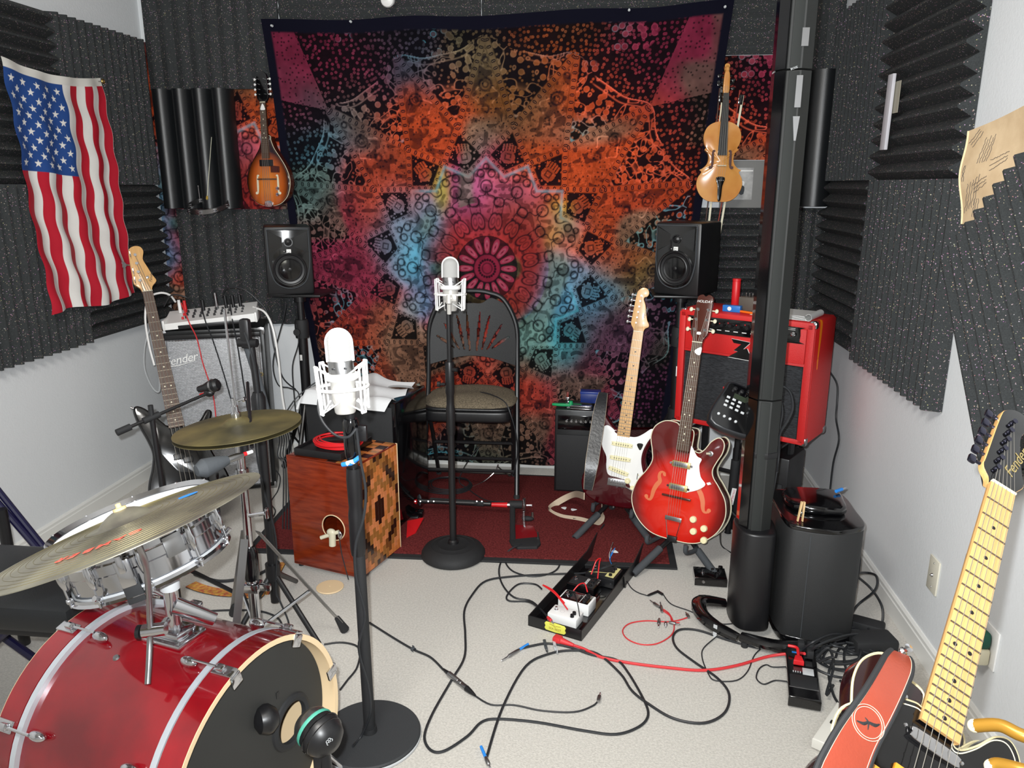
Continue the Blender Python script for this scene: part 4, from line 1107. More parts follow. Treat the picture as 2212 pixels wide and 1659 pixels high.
# ---- black single-cut guitar at the lower right
TELE = [(x*.76, y) for x, y in TELE]
def tele():
    N0 = at(2137, 1072, d=1.27); E0 = at(1998, 1588, d=1.03)
    Yd = N0-E0; s = Yd.length/.445; print('tele', Yd.length)
    y_end, nut = .352, .797
    X = (at(2172, 1088, d=1.27)-at(2100, 1060, d=1.27))
    O = E0-Yd.normalized()*y_end*s
    M = frame(O, X, Yd, scale=s)
    t, bd, o = solid_body('electric_guitar', 'black single-cutaway guitar with cream binding and maple neck at lower right', M, TELE, M_gloss, b=.002)
    z0 = .0225
    for zz, r_, mm in ((z0-.002, .0020, M_bind), (-z0+.002, .0020, M_bind)):
        MB().tube([(p[0], p[1], zz) for p in o], r_, 6, closed=True).build('binding', mm, t)
    M_bt = M_bone
    inner = [(p[0]*.955, .196+(p[1]-.196)*.965, z0+.0002) for p in o]
    MB().tube(inner, .0009, 5, closed=True, flat=.4).build('purfling', M_bt, t)
    neck(t, y_end, nut, .648, 22, .056, .0425, M_maple, M_maple, z0+.0105, CLK['d'], M_blk)
    hd = [(-.0215, 0), (-.024, .012), (-.034, .024), (-.038, .036), (-.0365, .05), (-.031, .155), (-.024, .178), (-.006, .190), (.014, .186), (.022, .170), (.016, .15), (.012, .13), (.020, .09), (.030, .055), (.036, .035), (.026, .015), (.0215, 0)]
    M_edge = M_maple
    H = MB().prism(cr(hd, 4), z0-.011, z0+.0018, .001, M=T(0, nut, 0)).build('headstock', M_edge, t)
    MB().prism([(p[0]*.965, p[1]) for p in cr(hd, 4)], z0+.0018, z0+.0026, .0003, M=T(0, nut, 0)).build('headstock_veneer', M_gloss, H)
    zh = z0+.0026
    pp = [(-.030+.0012*i, nut+.036+.0235*i) for i in range(6)]
    b2 = MB().cyl((0, 0, 0), (-.012, 0, 0), .003, n=10)
    b2.box((-.019, 0, 0), (.014, .017, .009), .004).cyl((.001, 0, 0), (.006, 0, 0), .006, n=12)
    M_dk = mat('smoked_chrome', (70, 70, 84), rough=.12, metal=.9)
    rep('tuner_button', b2.mesh('tuner_button', M_dk), [T(x-.004, y, zh-.008) for x, y in pp], t)
    rep('tuner_post', post_mesh(M_dk, .0045), [T(x+.014, y, zh) for x, y in pp], t)
    strings(t, 6, .10, nut+.001, .054, .035, z0+.018, z0+.0125, [(x+.014, y, zh+.006) for x, y in pp])
    text('Fender', .026, M_gold, t, T(.014, nut+.075, zh+.0005) @ Rz(76), name='headstock_logo', ext=.0002, shear=.35)
    M_amb = mat('amber_plate', (226, 150, 44), rough=.3, coat=.5)
    MB().prism(cr([(-.030, .322), (.030, .322), (.034, .330), (.030, .338), (-.030, .338), (-.034, .330)], 3, closed=True), z0, z0+.008, .001).build('neck_pickup', M_chr, t)
    MB().prism([(-.075, .262), (-.046, .262), (-.046, .20), (-.085, .20)], z0, z0+.002, .0005).build('side_plate', M_amb, t)
    MB().box((0, .262, z0+.003), (.084, .036, .006), .001).build('pickup_ring', M_amb, t)
    MB().box((0, .262, z0+.008), (.070, .026, .008), .002).build('pickup', M_chr, t)
    sc = MB().lathe([(0, 0), (.003, 0), (.002, .0015), (0, .0015)], 10).mesh('screw', M_chr)
    rep('screw', sc, [T(x, y, z0) for x, y in ((-.040, .336), (.042, .336), (-.038, .262+.0), (.095, .35), (.118, .33), (-.05, .372))], t)
    MB().lathe([(0, 0), (.006, 0), (.006, .004), (.003, .008), (0, .008)], 12).build('strap_button', M_chr, t, M=T(-.06, .39, 0) @ Rx(-90))
    return t, M
tele_t, tele_M = tele()

# ---- mandolin and violin on the back wall
def f_shape(parent, cx, sx, y0, h, w_, z, m_):
    pts = cr([(cx-sx*.3*w_, y0+h), (cx-sx*.05*w_, y0+h*1.02), (cx, y0+h*.85), (cx, y0+h*.5), (cx+sx*.05*w_, y0+h*.15), (cx+sx*.2*w_, y0), (cx+sx*.5*w_, y0+h*.03)], 5)
    n_ = len(pts); vv = []; ff = []
    for i in range(n_):
        a = pts[max(i-1, 0)]; b = pts[min(i+1, n_-1)]; d = np.array(b)-np.array(a); d /= (np.linalg.norm(d)+1e-9); nn = np.array([-d[1], d[0]])
        for s_ in (-1, 1):
            q = pts[i]+nn*(.0022+.0035*math.sin(PI*i/(n_-1))**2)*s_; vv.append((q[0], q[1], z))
    for i in range(n_-1): ff.append((2*i, 2*i+1, 2*i+3, 2*i+2))
    m = MB().add(vv, ff)
    for e_, r in ((pts[0], .005), (pts[-1], .007)): m.lathe([(0, z+.0001), (r, z+.0001)], 12, T(e_[0], e_[1], 0))
    m.build('f_hole', m_, parent, sharp=180)
def wall_hanger(p, label):
    t = thing('instrument_hanger', label, 'hanger', loc=p)
    MB().box((0, -.006, 0), (.045, .012, .07), .003).build('wall_plate', M_blk, t)
    for sx in (-1, 1): MB().tube(cr([(0, -.012, 0), (sx*.012, -.05, 0), (sx*.030, -.075, 0), (sx*.034, -.11, .006)], 4), .007, 8).build('padded_arm', M_rub, t)
    return t
def burst(name, mid, midp, edge, cy, sx, sy):
    m_ = mat(name, mid, rough=.16, coat=.9); nt = m_.node_tree; N = nt.nodes; L = nt.links
    tc = N.new('ShaderNodeTexCoord'); mp = N.new('ShaderNodeMapping'); mp.inputs['Location'].default_value = (0, -cy*sy, 0); mp.inputs['Scale'].default_value = (sx, sy, 0)
    gr = N.new('ShaderNodeTexGradient'); gr.gradient_type = 'SPHERICAL'; cp = N.new('ShaderNodeValToRGB'); e = cp.color_ramp.elements
    e[0].position = .02; e[0].color = srgb(*edge); e[1].position = .75; e[1].color = srgb(*mid)
    q = e.new(.3); q.color = srgb(*midp)
    L.new(tc.outputs['Object'], mp.inputs[0]); L.new(mp.outputs[0], gr.inputs[0]); L.new(gr.outputs[1], cp.inputs[0]); L.new(cp.outputs[0], N['Principled BSDF'].inputs['Base Color']); return m_
def mandolin():
    P0 = at(583, 444, y=3.97); P1 = at(567, 152, y=4.0); Yd = P1-P0; s = Yd.length/.66
    M = frame(P0, (1, -.18, 0), Yd, scale=s)
    t = thing('mandolin', 'brown sunburst teardrop mandolin hanging on the wall above left speaker', 'mandolin', M=M)
    o = cr([(0, 0), (.06, .008), (.105, .045), (.125, .10), (.122, .15), (.10, .20), (.07, .245), (.042, .285), (.026, .325), (.022, .345), (-.022, .345), (-.026, .325), (-.042, .285), (-.07, .245), (-.10, .20), (-.122, .15), (-.125, .10), (-.105, .045), (-.06, .008)], 5, closed=True)
    MB().prism(o, -.042, -.001, .002).build('body_sides', M_tort, t, sharp=50)
    MB().prism(o, -.002, .006, .006, seg=4).build('top', burst('tobacco_sunburst', (206, 116, 30), (170, 80, 20), (34, 12, 8), .11, 8.2, 6.0), t, sharp=60)
    MB().tube([(p[0], p[1], .0) for p in o], .002, 5, closed=True).build('binding', M_bone, t)
    for sx in (-1, 1): f_shape(t, sx*.060, sx, .06, .09, .018, .0066, M_bone)
    neck(t, .235, .505, .35, 20, .042, .030, M_rose, M_tort, .016, [3, 5, 7, 10, 12], M_bone)
    MB().prism(cr([(-.015, 0), (-.030, .02), (-.033, .05), (-.030, .12), (-.02, .14), (0, .150), (.02, .14), (.030, .12), (.033, .05), (.030, .02), (.015, 0)], 3), .002, .014, .001, M=T(0, .505, 0)).build('headstock', M_gloss, t)
    b2 = MB().cyl((0, 0, 0), (-.010, 0, 0), .002, n=6).ball((-.013, 0, 0), (.006, .0065, .004), 10, 6).mesh('tuner_button', M_wht)
    ys = (.04, .064, .088, .112)
    rep('tuner_button', b2, [T(-.031, .505+y, .008) for y in ys]+[T(.031, .505+y, .008) @ Rz(180) for y in ys], t)
    rep('tuner_post', post_mesh(M_chr, .0028), [T(sx*.018, .505+y, .014) for sx in (-1, 1) for y in ys], t)
    for i in range(8):
        k = (i//2)/3-.5; d = .0012*(1 if i % 2 else -1)
        MB().tube([(k*.034+d, .012, .015), (k*.034+d, .132, .022), (k*.024+d, .506, .019)], .0005, 4).build('string', M_str, t)
    MB().box((0, .132, .013), (.11, .006, .012), .001).build('bridge', M_rose, t)
    MB().box((0, .212, .010), (.075, .032, .014), .002).build('pickup', M_blk, t)
    MB().prism([(.024, .165), (.075, .165), (.075, .195), (.024, .20)], .010, .0125, .0005).build('finger_rest', M_tort, t)
    kn = MB().lathe([(0, 0), (.010, 0), (.009, .008), (0, .009)], 14).mesh('knob', M_chr); rep('knob', kn, [T(.058, .085, .006), T(.056, .055, .006)], t)
    MB().prism(cr([(-.022, -.004), (.022, -.004), (.018, .022), (-.018, .022)], 4, closed=True), .004, .012, .002).build('tailpiece', M_chr, t)
    pk = MB().prism(cr([(0, .014), (.011, -.006), (.008, -.012), (-.008, -.012), (-.011, -.006)], 3, closed=True), 0, .001, .0003).build('guitar_pick', M_wht, None)
    pk.matrix_world = M @ T(.003, .483, .0205) @ Sx(1.2, 1.2); tag(pk, 'white pick held in the strings at the top of the mandolin neck', 'pick')
    wall_hanger(M @ Vector((0, .545, 0))+Vector((0, .12, 0)), 'black wall hanger holding the mandolin headstock')
mandolin()
def violin():
    P0 = at(1551, 436, y=3.96); P1 = at(1572, 128, y=3.99); Yd = P1-P0; s = Yd.length/.62
    M = frame(P0, (1, 0.05, 0), Yd, scale=s)
    t = thing('violin', 'old honey brown violin hanging on the wall beside the tapestry', 'violin', M=M)
    half = [(0, 0), (.05, .004), (.085, .03), (.103, .07), (.100, .105), (.085, .132), (.094, .142), (.082, .148), (.064, .165), (.056, .19), (.060, .215), (.076, .232), (.070, .240), (.080, .26), (.084, .295), (.070, .33), (.04, .35), (.0, .356)]
    o = cr(half+[(-p[0], p[1]) for p in half[-2:0:-1]], 4, closed=True)
    vm = mat('honey_varnish', (196, 128, 62), rough=.22, coat=.6, noise=.35, nscale=8, col2=(216, 156, 84))
    MB().prism([(p[0]*.975, .178+(p[1]-.178)*.985) for p in o], -.034, -.002, .001).build('ribs', vm, t, sharp=50)
    m = MB(); K = len(o); cx, cy, R_ = 0, .178, 12; v = [(cx, cy, .015)]; f = []
    for j in range(1, R_+1):
        q = j/R_; h = .015*(0.5+0.5*math.cos(PI*min(1, q*1.0)))
        for i in range(K): v.append((o[i][0]*q, cy+(o[i][1]-cy)*q, h))
    for i in range(K):
        f.append((0, 1+i, 1+(i+1) % K))
        for j in range(R_-1):
            a = 1+j*K+i; b = 1+j*K+(i+1) % K; f.append((a, b, b+K, a+K))
    base = 1+(R_-1)*K; v += [(p[0], p[1], -.004) for p in o]
    for i in range(K): f.append((base+i, base+(i+1) % K, base+K+(i+1) % K, base+K+i))
    f.append(tuple(base+K+i for i in range(K)))
    m.add(v, f).build('top_plate', vm, t, sharp=60)
    for sx in (-1, 1): f_shape(t, sx*.040, sx, .15, .075, .018, .0135, M_tort)
    MB().add([(-.021, .205, .028), (.021, .205, .028), (.0125, .475, .022), (-.0125, .475, .022), (-.021, .205, .020), (.021, .205, .020), (.0125, .475, .014), (-.0125, .475, .014)], [(0, 1, 2, 3), (4, 5, 6, 7), (0, 1, 5, 4), (1, 2, 6, 5), (2, 3, 7, 6), (3, 0, 4, 7)]).build('fingerboard', M_gloss, t, sharp=20)
    MB().tube([(0, .34, .002), (0, .40, .008), (0, .475, .008)], [.018, .013, .013], 12).build('neck', vm, t)
    MB().prism(cr([(-.012, .475), (-.014, .52), (-.011, .56), (0, .575), (.011, .56), (.014, .52), (.012, .475)], 3, closed=True), 0, .018, .004).build('pegbox', vm, t)
    m = MB()
    sp = [(0, .578+.014*(1-k/22)*math.cos(k*.5), .006-.014*(1-k/22)*math.sin(k*.5)) for k in range(20)]
    m.tube(sp, [.012-.0003*k for k in range(20)], 8); m.build('scroll', vm, t)
    pgm = MB().cyl((-.022, 0, 0), (.022, 0, 0), .003, n=8).box((.032, 0, 0), (.018, .015, .007), .003).mesh('tuning_peg', M_gloss)
    rep('tuning_peg', pgm, [T(0, .495, .008), T(0, .512, .008) @ Rz(180), T(0, .530, .008), T(0, .548, .008) @ Rz(180)], t)
    MB().prism(cr([(-.005, .004), (.005, .004), (.009, .03), (.011, .07), (.020, .108), (-.020, .108), (-.011, .07), (-.009, .03)], 3, closed=True), .012, .022, .003).build('tailpiece', M_gloss, t)
    MB().box((0, .160, .024), (.040, .004, .026), .001).build('bridge', M_bone, t)
    for i in range(4):
        k = i/3-.5; MB().tube([(k*.030, .105, .024), (k*.034, .160, .038), (k*.017, .477, .025), (k*.010, .52, .014)], .0005, 4).build('string', M_str, t)
    fm = MB().lathe([(0, 0), (.002, 0), (.0015, .003), (0, .003)], 8).mesh('fine_tuner', M_chr); rep('fine_tuner', fm, [T(-.012+.008*i, .095, .022) for i in range(4)], t)
    wall_hanger(M @ Vector((-.0, .52, 0))+Vector((0, .115, 0)), 'black wall hanger holding the violin scroll')
    # bows hang behind the violin
    def bow(label, xt, xb, zt, zb, mm):
        A = Vector((xt, 4.005, zt)); B = Vector((xb, 4.0, zb))
        d = (B-A); L = d.length; M2 = frame(A, (1, 0, 0), d); b = thing('violin_bow', label, 'bow', M=M2)
        MB().tube([(0, 0, 0), (.006, L*.5, 0), (0, L, 0)], [.004, .0035, .0028], 8).build('stick', mm, b)
        MB().box((.018, L*.5, 0), (.010, L*.94, .0012)).build('bow_hair', M_bone, b)
        MB().box((.010, L*.06, 0), (.022, .045, .010), .002).build('frog', M_gloss, b)
        MB().box((.010, L-.008, 0), (.022, .008, .006), .001).build('bow_tip', M_wht, b)
    bow('violin bow with reddish stick hanging behind the violin', .640, .568, 1.99, 1.285, mat('red_brown_stick', (140, 40, 24), rough=.4))
    bow('violin bow with pale hair hanging behind the violin at left', .545, .512, 2.0, 1.30, mat('brown_stick', (60, 30, 18), rough=.4))
violin()
# ------------------------------------------------------------------ amplifiers
def cloth_mat(name, a, b, sx, sz, rough=.8, metal=0.0):
    """woven grille cloth: dashes of colour a on b (procedural)"""
    m = mat(name, a, rough=rough, metal=metal); nt = m.node_tree; N = nt.nodes; L = nt.links
    tc = N.new('ShaderNodeTexCoord'); mp = N.new('ShaderNodeMapping'); mp.inputs['Scale'].default_value = (sx, sx, sz)
    br = N.new('ShaderNodeTexBrick'); br.inputs['Color1'].default_value = srgb(*a); br.inputs['Color2'].default_value = tuple(c*.7 for c in srgb(*a)[:3])+(1,)
    br.inputs['Mortar'].default_value = srgb(*b); br.inputs['Scale'].default_value = 1.0; br.inputs['Mortar Size'].default_value = .08
    br.inputs['Brick Width'].default_value = 1.0; br.inputs['Row Height'].default_value = .5
    sw = N.new('ShaderNodeSeparateXYZ'); cb = N.new('ShaderNodeCombineXYZ')
    L.new(tc.outputs['Object'], mp.inputs[0]); L.new(mp.outputs[0], sw.inputs[0]); L.new(sw.outputs[0], cb.inputs[0]); L.new(sw.outputs[2], cb.inputs[1])
    L.new(cb.outputs[0], br.inputs['Vector']); L.new(br.outputs[0], N['Principled BSDF'].inputs['Base Color']); return m
M_silver = cloth_mat('silver_grille_cloth', (214, 216, 220), (30, 32, 36), 70, 130, .4, .0)
M_dgrille = mat('dark_grille_cloth', (58, 60, 64), rough=.85, bump=1.0, bscale=160, noise=.6, nscale=70, stretch=(1, 1, 9), col2=(22, 23, 26))
M_redt = mat('red_tolex', (206, 34, 34), rough=.45, bump=.6, bscale=500)
def bass_amp():
    M = T(-2.125, 3.46, 0) @ Rz(20)
    t = thing('bass_amplifier', 'tall black amplifier with silver woven grille, carrying the white mixer', 'amplifier', M=M)
    W, H, Dp = .49, .86, .27
    m = MB()
    for (c, s_) in (((W/2, Dp/2+.01, H-.011), (W, Dp, .022)), ((W/2, Dp/2+.01, .011+.01), (W, Dp, .022)), ((.011, Dp/2+.01, H/2), (.022, Dp, H-.02)), ((W-.011, Dp/2+.01, H/2), (.022, Dp, H-.02))):
        m.box(c, s_, .004)
    m.box((W/2, Dp-.0, H/2), (W-.03, .02, H-.03))
    m.build('cabinet', M_vinyl, t)
    MB().box((W/2, .020, H/2-.012), (W-.044, .012, H-.07), .002).build('speaker_grille', M_silver, t)
    MB().box((W/2, .014, H-.0335), (W-.044, .006, .024), .001).build('top_trim', M_blk, t)
    pipe = MB(); pipe.tube([(.030, .012, .05), (W-.030, .012, .05), (W-.030, .012, H-.05), (.030, .012, H-.05)], .0028, 6, closed=True); pipe.build('piping', M_chr, t)
    cm = MB().prism(cr([(0, 0), (.03, 0), (.032, .012), (.012, .014), (.012, .034), (0, .032)], 2, closed=True), 0, .003, .001)
    cme = cm.mesh('corner_protector', M_steel)
    Rq = Matrix(((1, 0, 0, 0), (0, 0, -1, 0), (0, 1, 0, 0), (0, 0, 0, 1)))
    rep('corner_protector', cme, [T(0, .011, 0) @ Rq, T(W, .011, 0) @ Rz(0) @ Matrix.Diagonal((-1, 1, 1, 1)) @ Rq, T(0, .011, H) @ Matrix.Diagonal((1, 1, -1, 1)) @ Rq, T(W, .011, H) @ Matrix.Diagonal((-1, 1, -1, 1)) @ Rq], t)
    MB().lathe([(.006, 0), (.010, 0), (.010, .003), (.006, .003)], 14, M=T(W-.03, .012, .62) @ Rx(90)).build('grille_ring', M_gold, t)
    # script badge
    text('Fender', .058, M_wht, t, T(.085, .010, .715) @ Rx(90) @ Rz(10), name='script_badge', ext=.0015, shear=.35, spacing=.95)
    MB().tube([(.02, .008, .682), (.08, .008, .688), (.155, .008, .708)], [.003, .0025, .001], 6).build('badge_underline', M_wht, t)
    for (x, y) in ((.03, .03), (W-.03, .03), (.03, Dp-.03), (W-.03, Dp-.03)): MB().cyl((x, y, 0), (x, y, .014), .014, n=12).build('rubber_foot', M_rub, t)
    # the mixer on top
    X = M @ T(.03, -.01, H+.02) @ Ry(-3.5) @ Rz(0)
    k = thing('mixer', 'white compact mixer with knobs and plugged cables on top of the silver-grilled amplifier', 'mixer', M=X)
    m = MB(); m.add([(0, 0, -.012), (.43, 0, -.012), (.43, .20, .006), (0, .20, .006), (0, 0, .018), (.43, 0, .030), (.43, .20, .060), (0, .20, .050)], [(0, 1, 2, 3), (4, 5, 6, 7), (0, 1, 5, 4), (1, 2, 6, 5), (2, 3, 7, 6), (3, 0, 4, 7)])
    m.build('chassis', M_wht, k, sharp=20)
    MB().box((.215, -.003, -.004), (.30, .003, .018), .001).build('front_recess', M_blk, k)
    for x in (.0, .43): MB().box((x, .1, .010), (.012, .21, .050), .004).build('end_cheek', M_wht, k)
    kn = MB().lathe([(0, 0), (.006, 0), (.005, .012), (0, .013)], 10).mesh('knob', M_blk)
    kr = MB().lathe([(0, 0), (.006, 0), (.005, .012), (0, .013)], 10).mesh('knob', M_red)
    rep('knob', kn, [T(.10+.033*i, .05+.04*j, .030+.008*j) for i in range(9) for j in range(3)], k)
    rep('knob', kr, [T(.085, .04+.05*j, .028+.010*j) for j in range(3)], k)
    for i, (x, mm, h) in enumerate(((.06, M_wht, .055), (.085, M_red, .05), (.17, M_blk, .045), (.235, M_chr, .075), (.28, M_blk, .055), (.315, M_blk, .055), (.35, M_blk, .055))):
        m = MB(); m.cyl((x, .15, .045), (x, .15, .055+h), .009, .0075, n=12); m.build('cable_plug', mm, k)
    return M
bam = bass_amp()

def red_amp():
    M = T(.365, 3.50, .49) @ Rz(-32.8)
    t = thing('guitar_amplifier', 'red combo amplifier with dark grille and black control panel on a stand', 'amplifier', M=M)
    W, H, Dp = .605, .525, .255
    o = MB().box((W/2, Dp/2, H/2), (W, Dp, H), .010).build('cabinet', M_redt, t)
    m = MB()
    for c, s_ in (((W/2, -.004, H-.018), (W-.02, .010, .030)), ((W/2, -.004, .014), (W-.02, .010, .022)), ((.018, -.004, H/2), (.030, .010, H-.02)), ((W-.018, -.004, H/2), (.030, .010, H-.02))): m.box(c, s_, .003)
    m.build('front_edge', M_redt, t)
    MB().box((W/2, -.003, H-.105), (W-.07, .008, .145), .002).build('upper_panel', M_redt, t)
    MB().box((W/2, -.002, .178), (W-.075, .008, .312), .002).build('speaker_grille', M_dgrille, t)
    pp = MB(); pp.tube([(.036, -.007, .022), (W-.036, -.007, .022), (W-.036, -.007, .336), (.036, -.007, .336)], .002, 6, closed=True); pp.build('piping', M_blk, t)
    pn = MB().prism(cr([(.075, .432), (W-.075, .432), (W-.06, .44), (W-.06, .492), (W-.075, .50), (.075, .50), (.06, .492), (.06, .44)], 2, closed=True), .006, .012, .001, M=Matrix(((1, 0, 0, 0), (0, 0, -1, 0), (0, 1, 0, 0), (0, 0, 0, 1)))).build('control_panel', M_gloss, t)
    kn = MB().lathe([(0, 0), (.0115, 0), (.0105, .010), (.007, .016), (0, .016)], 14, M=Rx(90)).mesh('knob', M_blk)
    kk = rep('knob', kn, [T(.135+.038*i, -.012, .474) for i in range(6)], pn)
    rep('knob', MB().lathe([(0, 0), (.012, 0), (.010, .010), (.005, .014), (0, .010)], 14, M=Rx(90)).mesh('knob', M_chr), [T(W-.165, -.012, .472), T(W-.125, -.012, .472), T(W-.085, -.012, .470), T(.085, -.012, .474)], pn)
    dm = MB().box((0, 0, 0), (.020, .0012, .0035)).mesh('dial_label', M_wht)
    rep('dial_label', dm, [T(.12+.038*i, -.0125, .449) for i in range(8)]+[T(W-.165, -.0125, .449), T(W-.125, -.0125, .449)], pn)
    rd = MB().ball((0, 0, 0), .003, 8, 6).mesh('indicator', M_red); rep('indicator', rd, [T(.16+.038*i, -.014, .484-.006*(i % 2)) for i in range(5)], pn)
    ln = MB().box((0, 0, 0), (.05, .001, .0015)).mesh('printed_line', M_wht); rep('printed_line', ln, [T(W-.105, -.0125, .493), T(W-.105, -.0125, .487)], pn)
    # angular Z shaped badge
    z = [(-.05, .05), (.045, .042), (.012, .004), (.030, .010), (.060, -.05), (-.062, -.045), (-.015, -.012), (-.035, -.008), (.0, .028), (-.038, .030)]
    RQ = Matrix(((1, 0, 0, 0), (0, 0, -1, 0), (0, 1, 0, 0), (0, 0, 0, 1)))
    bz = MB().prism([(p[0]*.9, p[1]*.85) for p in z], .0, .004, M=T(.30, -.007, .375) @ RQ).build('badge', M_gloss, t)
    MB().prism([(p[0]*.94+.001, p[1]*.89-.001) for p in z], .0, .0022, M=T(.30, -.0065, .375) @ RQ).build('badge_outline', M_wht, t)
    MB().box((.235, -.008, .19), (.008, .002, .018), .001).build('red_tag', M_red, t)
    # corners
    cp = MB().box((0, 0, 0), (.034, .034, .034), .010)
    cpm = cp.mesh('corner_protector', M_chr)
    rep('corner_protector', cpm, [T(W-.014, .012, H-.014), T(W-.014, Dp-.014, H-.014) @ Sx(.8, .8, .8), T(.014, .012, H-.014)], t)
    cg = MB().box((0, 0, 0), (.036, .034, .036), .008).mesh('corner_protector', M_steel)
    rep('corner_protector', cg, [T(W-.015, .013, .015), T(W-.015, Dp-.015, .015), T(.015, .013, .015)], t)
    # stand
    s = thing('amplifier_stand', 'dark metal stand holding up the red amplifier', 'amplifier stand', M=T(.365, 3.50, 0) @ Rz(-32.8))
    for x in (.10, W-.10):
        MB().tube([(x, -.03, .012), (x, Dp+.02, .012)], .012, 8).build('foot_bar', M_blk, s)
        MB().tube([(x, -.01, .47), (x, Dp, .47)], .012, 8).build('support_arm', M_blk, s)
        MB().tube([(x, Dp*.5, .012), (x, Dp*.5, .47)], .016, 8).build('upright', M_blk, s)
        MB().tube(cr([(x, -.01, .46), (x-.02, -.03, .44), (x-.03, -.02, .41), (x-.02, .0, .39)], 4), .006, 8).build('hook', M_grey, s)
    MB().tube([(.10, Dp*.5, .25), (W-.10, Dp*.5, .25)], .010, 8).build('crossbar', M_blk, s)
    # black box between the stand's legs
    q = thing('speaker_cabinet', 'small black ported speaker box on floor under the red amplifier', 'speaker', M=T(.60, 3.38, 0) @ Rz(-32.8))
    MB().box((.14, .12, .20), (.26, .20, .40), .008).build('cabinet', M_blk, q)
    MB().lathe([(.045, 0), (.045, .004), (.035, .004), (.03, -.002)], 20, M=T(.14, .019, .33) @ Rx(90)).build('port_ring', M_gloss, q)
    MB().box((.14, .018, .17), (.22, .008, .22), .002).build('grille', M_blkm, q)
    # things on top of the amp
    def on(name, label, cat, x, y, rz=0, z=0):
        return thing(name, label, cat, M=M @ T(x, y, H+z+.001) @ Rz(rz))
    a = on('drink_can', 'tall red tube standing on the red amplifier', 'tube', .20, .13)
    MB().lathe([(0, 0), (.016, 0), (.018, .003), (.018, .120), (.016, .124), (0, .124)], 20).build('tube_body', M_red, a); MB().lathe([(0, .124), (.0185, .124), (.0185, .134), (0, .135)], 20).build('tube_cap', M_red, a)
    a['label'] = 'tall red tube standing on the red amplifier'; a.name = 'plastic_tube'
    a = on('small_box', 'small blue box lying on the red amplifier', 'box', .225, .045, 4)
    MB().box((0, 0, .014), (.078, .03, .028), .0015).build('carton', mat('blue_card', (30, 110, 190), rough=.4), a)
    MB().lathe([(0, 0), (.009, 0), (.009, .0006), (0, .0006)], 16, M=T(-.008, -.0151, .014) @ Rx(90)).build('crest', M_wht, a)
    a = on('marker_pen', 'orange pen lying beside the blue box on red amplifier', 'pen', .30, .03, -14)
    MB().lathe([(0, -.045), (.005, -.045), (.005, .02), (.0015, .045), (0, .045)], 10, M=T(0, 0, .006) @ Ry(90)).build('barrel', mat('orange_plastic', (240, 110, 20), rough=.4), a)
    a = on('effects_pedal', 'grey metal box with small toggles on the red amplifier', 'pedal', .275, .12, -4)
    MB().box((0, 0, .03), (.09, .05, .06), .003).build('enclosure', mat('grey_brown_metal', (92, 84, 76), rough=.5), a)
    rep('toggle_switch', MB().cyl((0, 0, 0), (0, -.002, .018), .003, n=8).mesh('toggle_switch', M_chr), [T(-.022+.015*i, 0, .06) for i in range(4)], a)
    a = on('paper_strip', 'small pale card lying on amplifier edge near the column', 'card', .345, .02, -8)
    MB().box((0, 0, .0015), (.05, .022, .002)).build('card', M_bone, a)
    a = on('notebook', 'open white papers curling over the right end of red amplifier', 'papers', .47, .08, 2)
    m = MB()
    for kx in range(5):
        pts = [(-.10, kx*.0035+.001), (.04, kx*.0035+.002), (.085, kx*.0035+.0015)]
        m.box((-.01, .0+kx*.002, .002+kx*.0038), (.20-.006*kx, .17, .0016), 0)
    m.build('page_stack', M_wht, a); a.children[0]['kind'] = 'stuff'
    MB().tube([(.095+.014*math.cos(w_)*.9, -.08, .014+.014*math.sin(w_)) for w_ in np.linspace(-2.6, 2.6, 14)], .0012, 5).build('curled_edge', M_wht, a)
    m = MB(); pts = [(.095+.014*math.cos(w_), .014+.014*math.sin(w_)) for w_ in np.linspace(-2.9, 2.4, 16)]
    m.add([(p[0], y, p[1]) for p in pts for y in (-.085, .085)], [(2*i, 2*i+1, 2*i+3, 2*i+2) for i in range(15)]); m.build('rolled_page', M_wht, a, sharp=180)
    # orange ribbon
    r_ = thing('ribbon', 'shiny orange ribbon hanging down the side of red amplifier', 'ribbon', M=M @ T(W, .035, H))
    M_or = mat('orange_satin', (250, 130, 20), rough=.3)
    pts = cr([(-.02, 0, .004), (.004, 0, .003), (.006, .002, -.05), (.006, .0, -.12), (.006, -.002, -.16), (.006, .0, -.20)], 5)
    v = []; n_ = len(pts)
    for i, p in enumerate(pts):
        w_ = .0045+.008*math.exp(-((i-8)/6)**2) if i < n_-6 else .0065*(n_-1-i)/5+.0003
        if i == n_-7: w_ = .002
        v += [(p[0], p[1]-w_, p[2]), (p[0]+.0015, p[1]+w_, p[2])]
    MB().add(v, [(2*i, 2*i+1, 2*i+3, 2*i+2) for i in range(n_-1)]).build('satin_strip', M_or, r_, sharp=180)
red_amp()

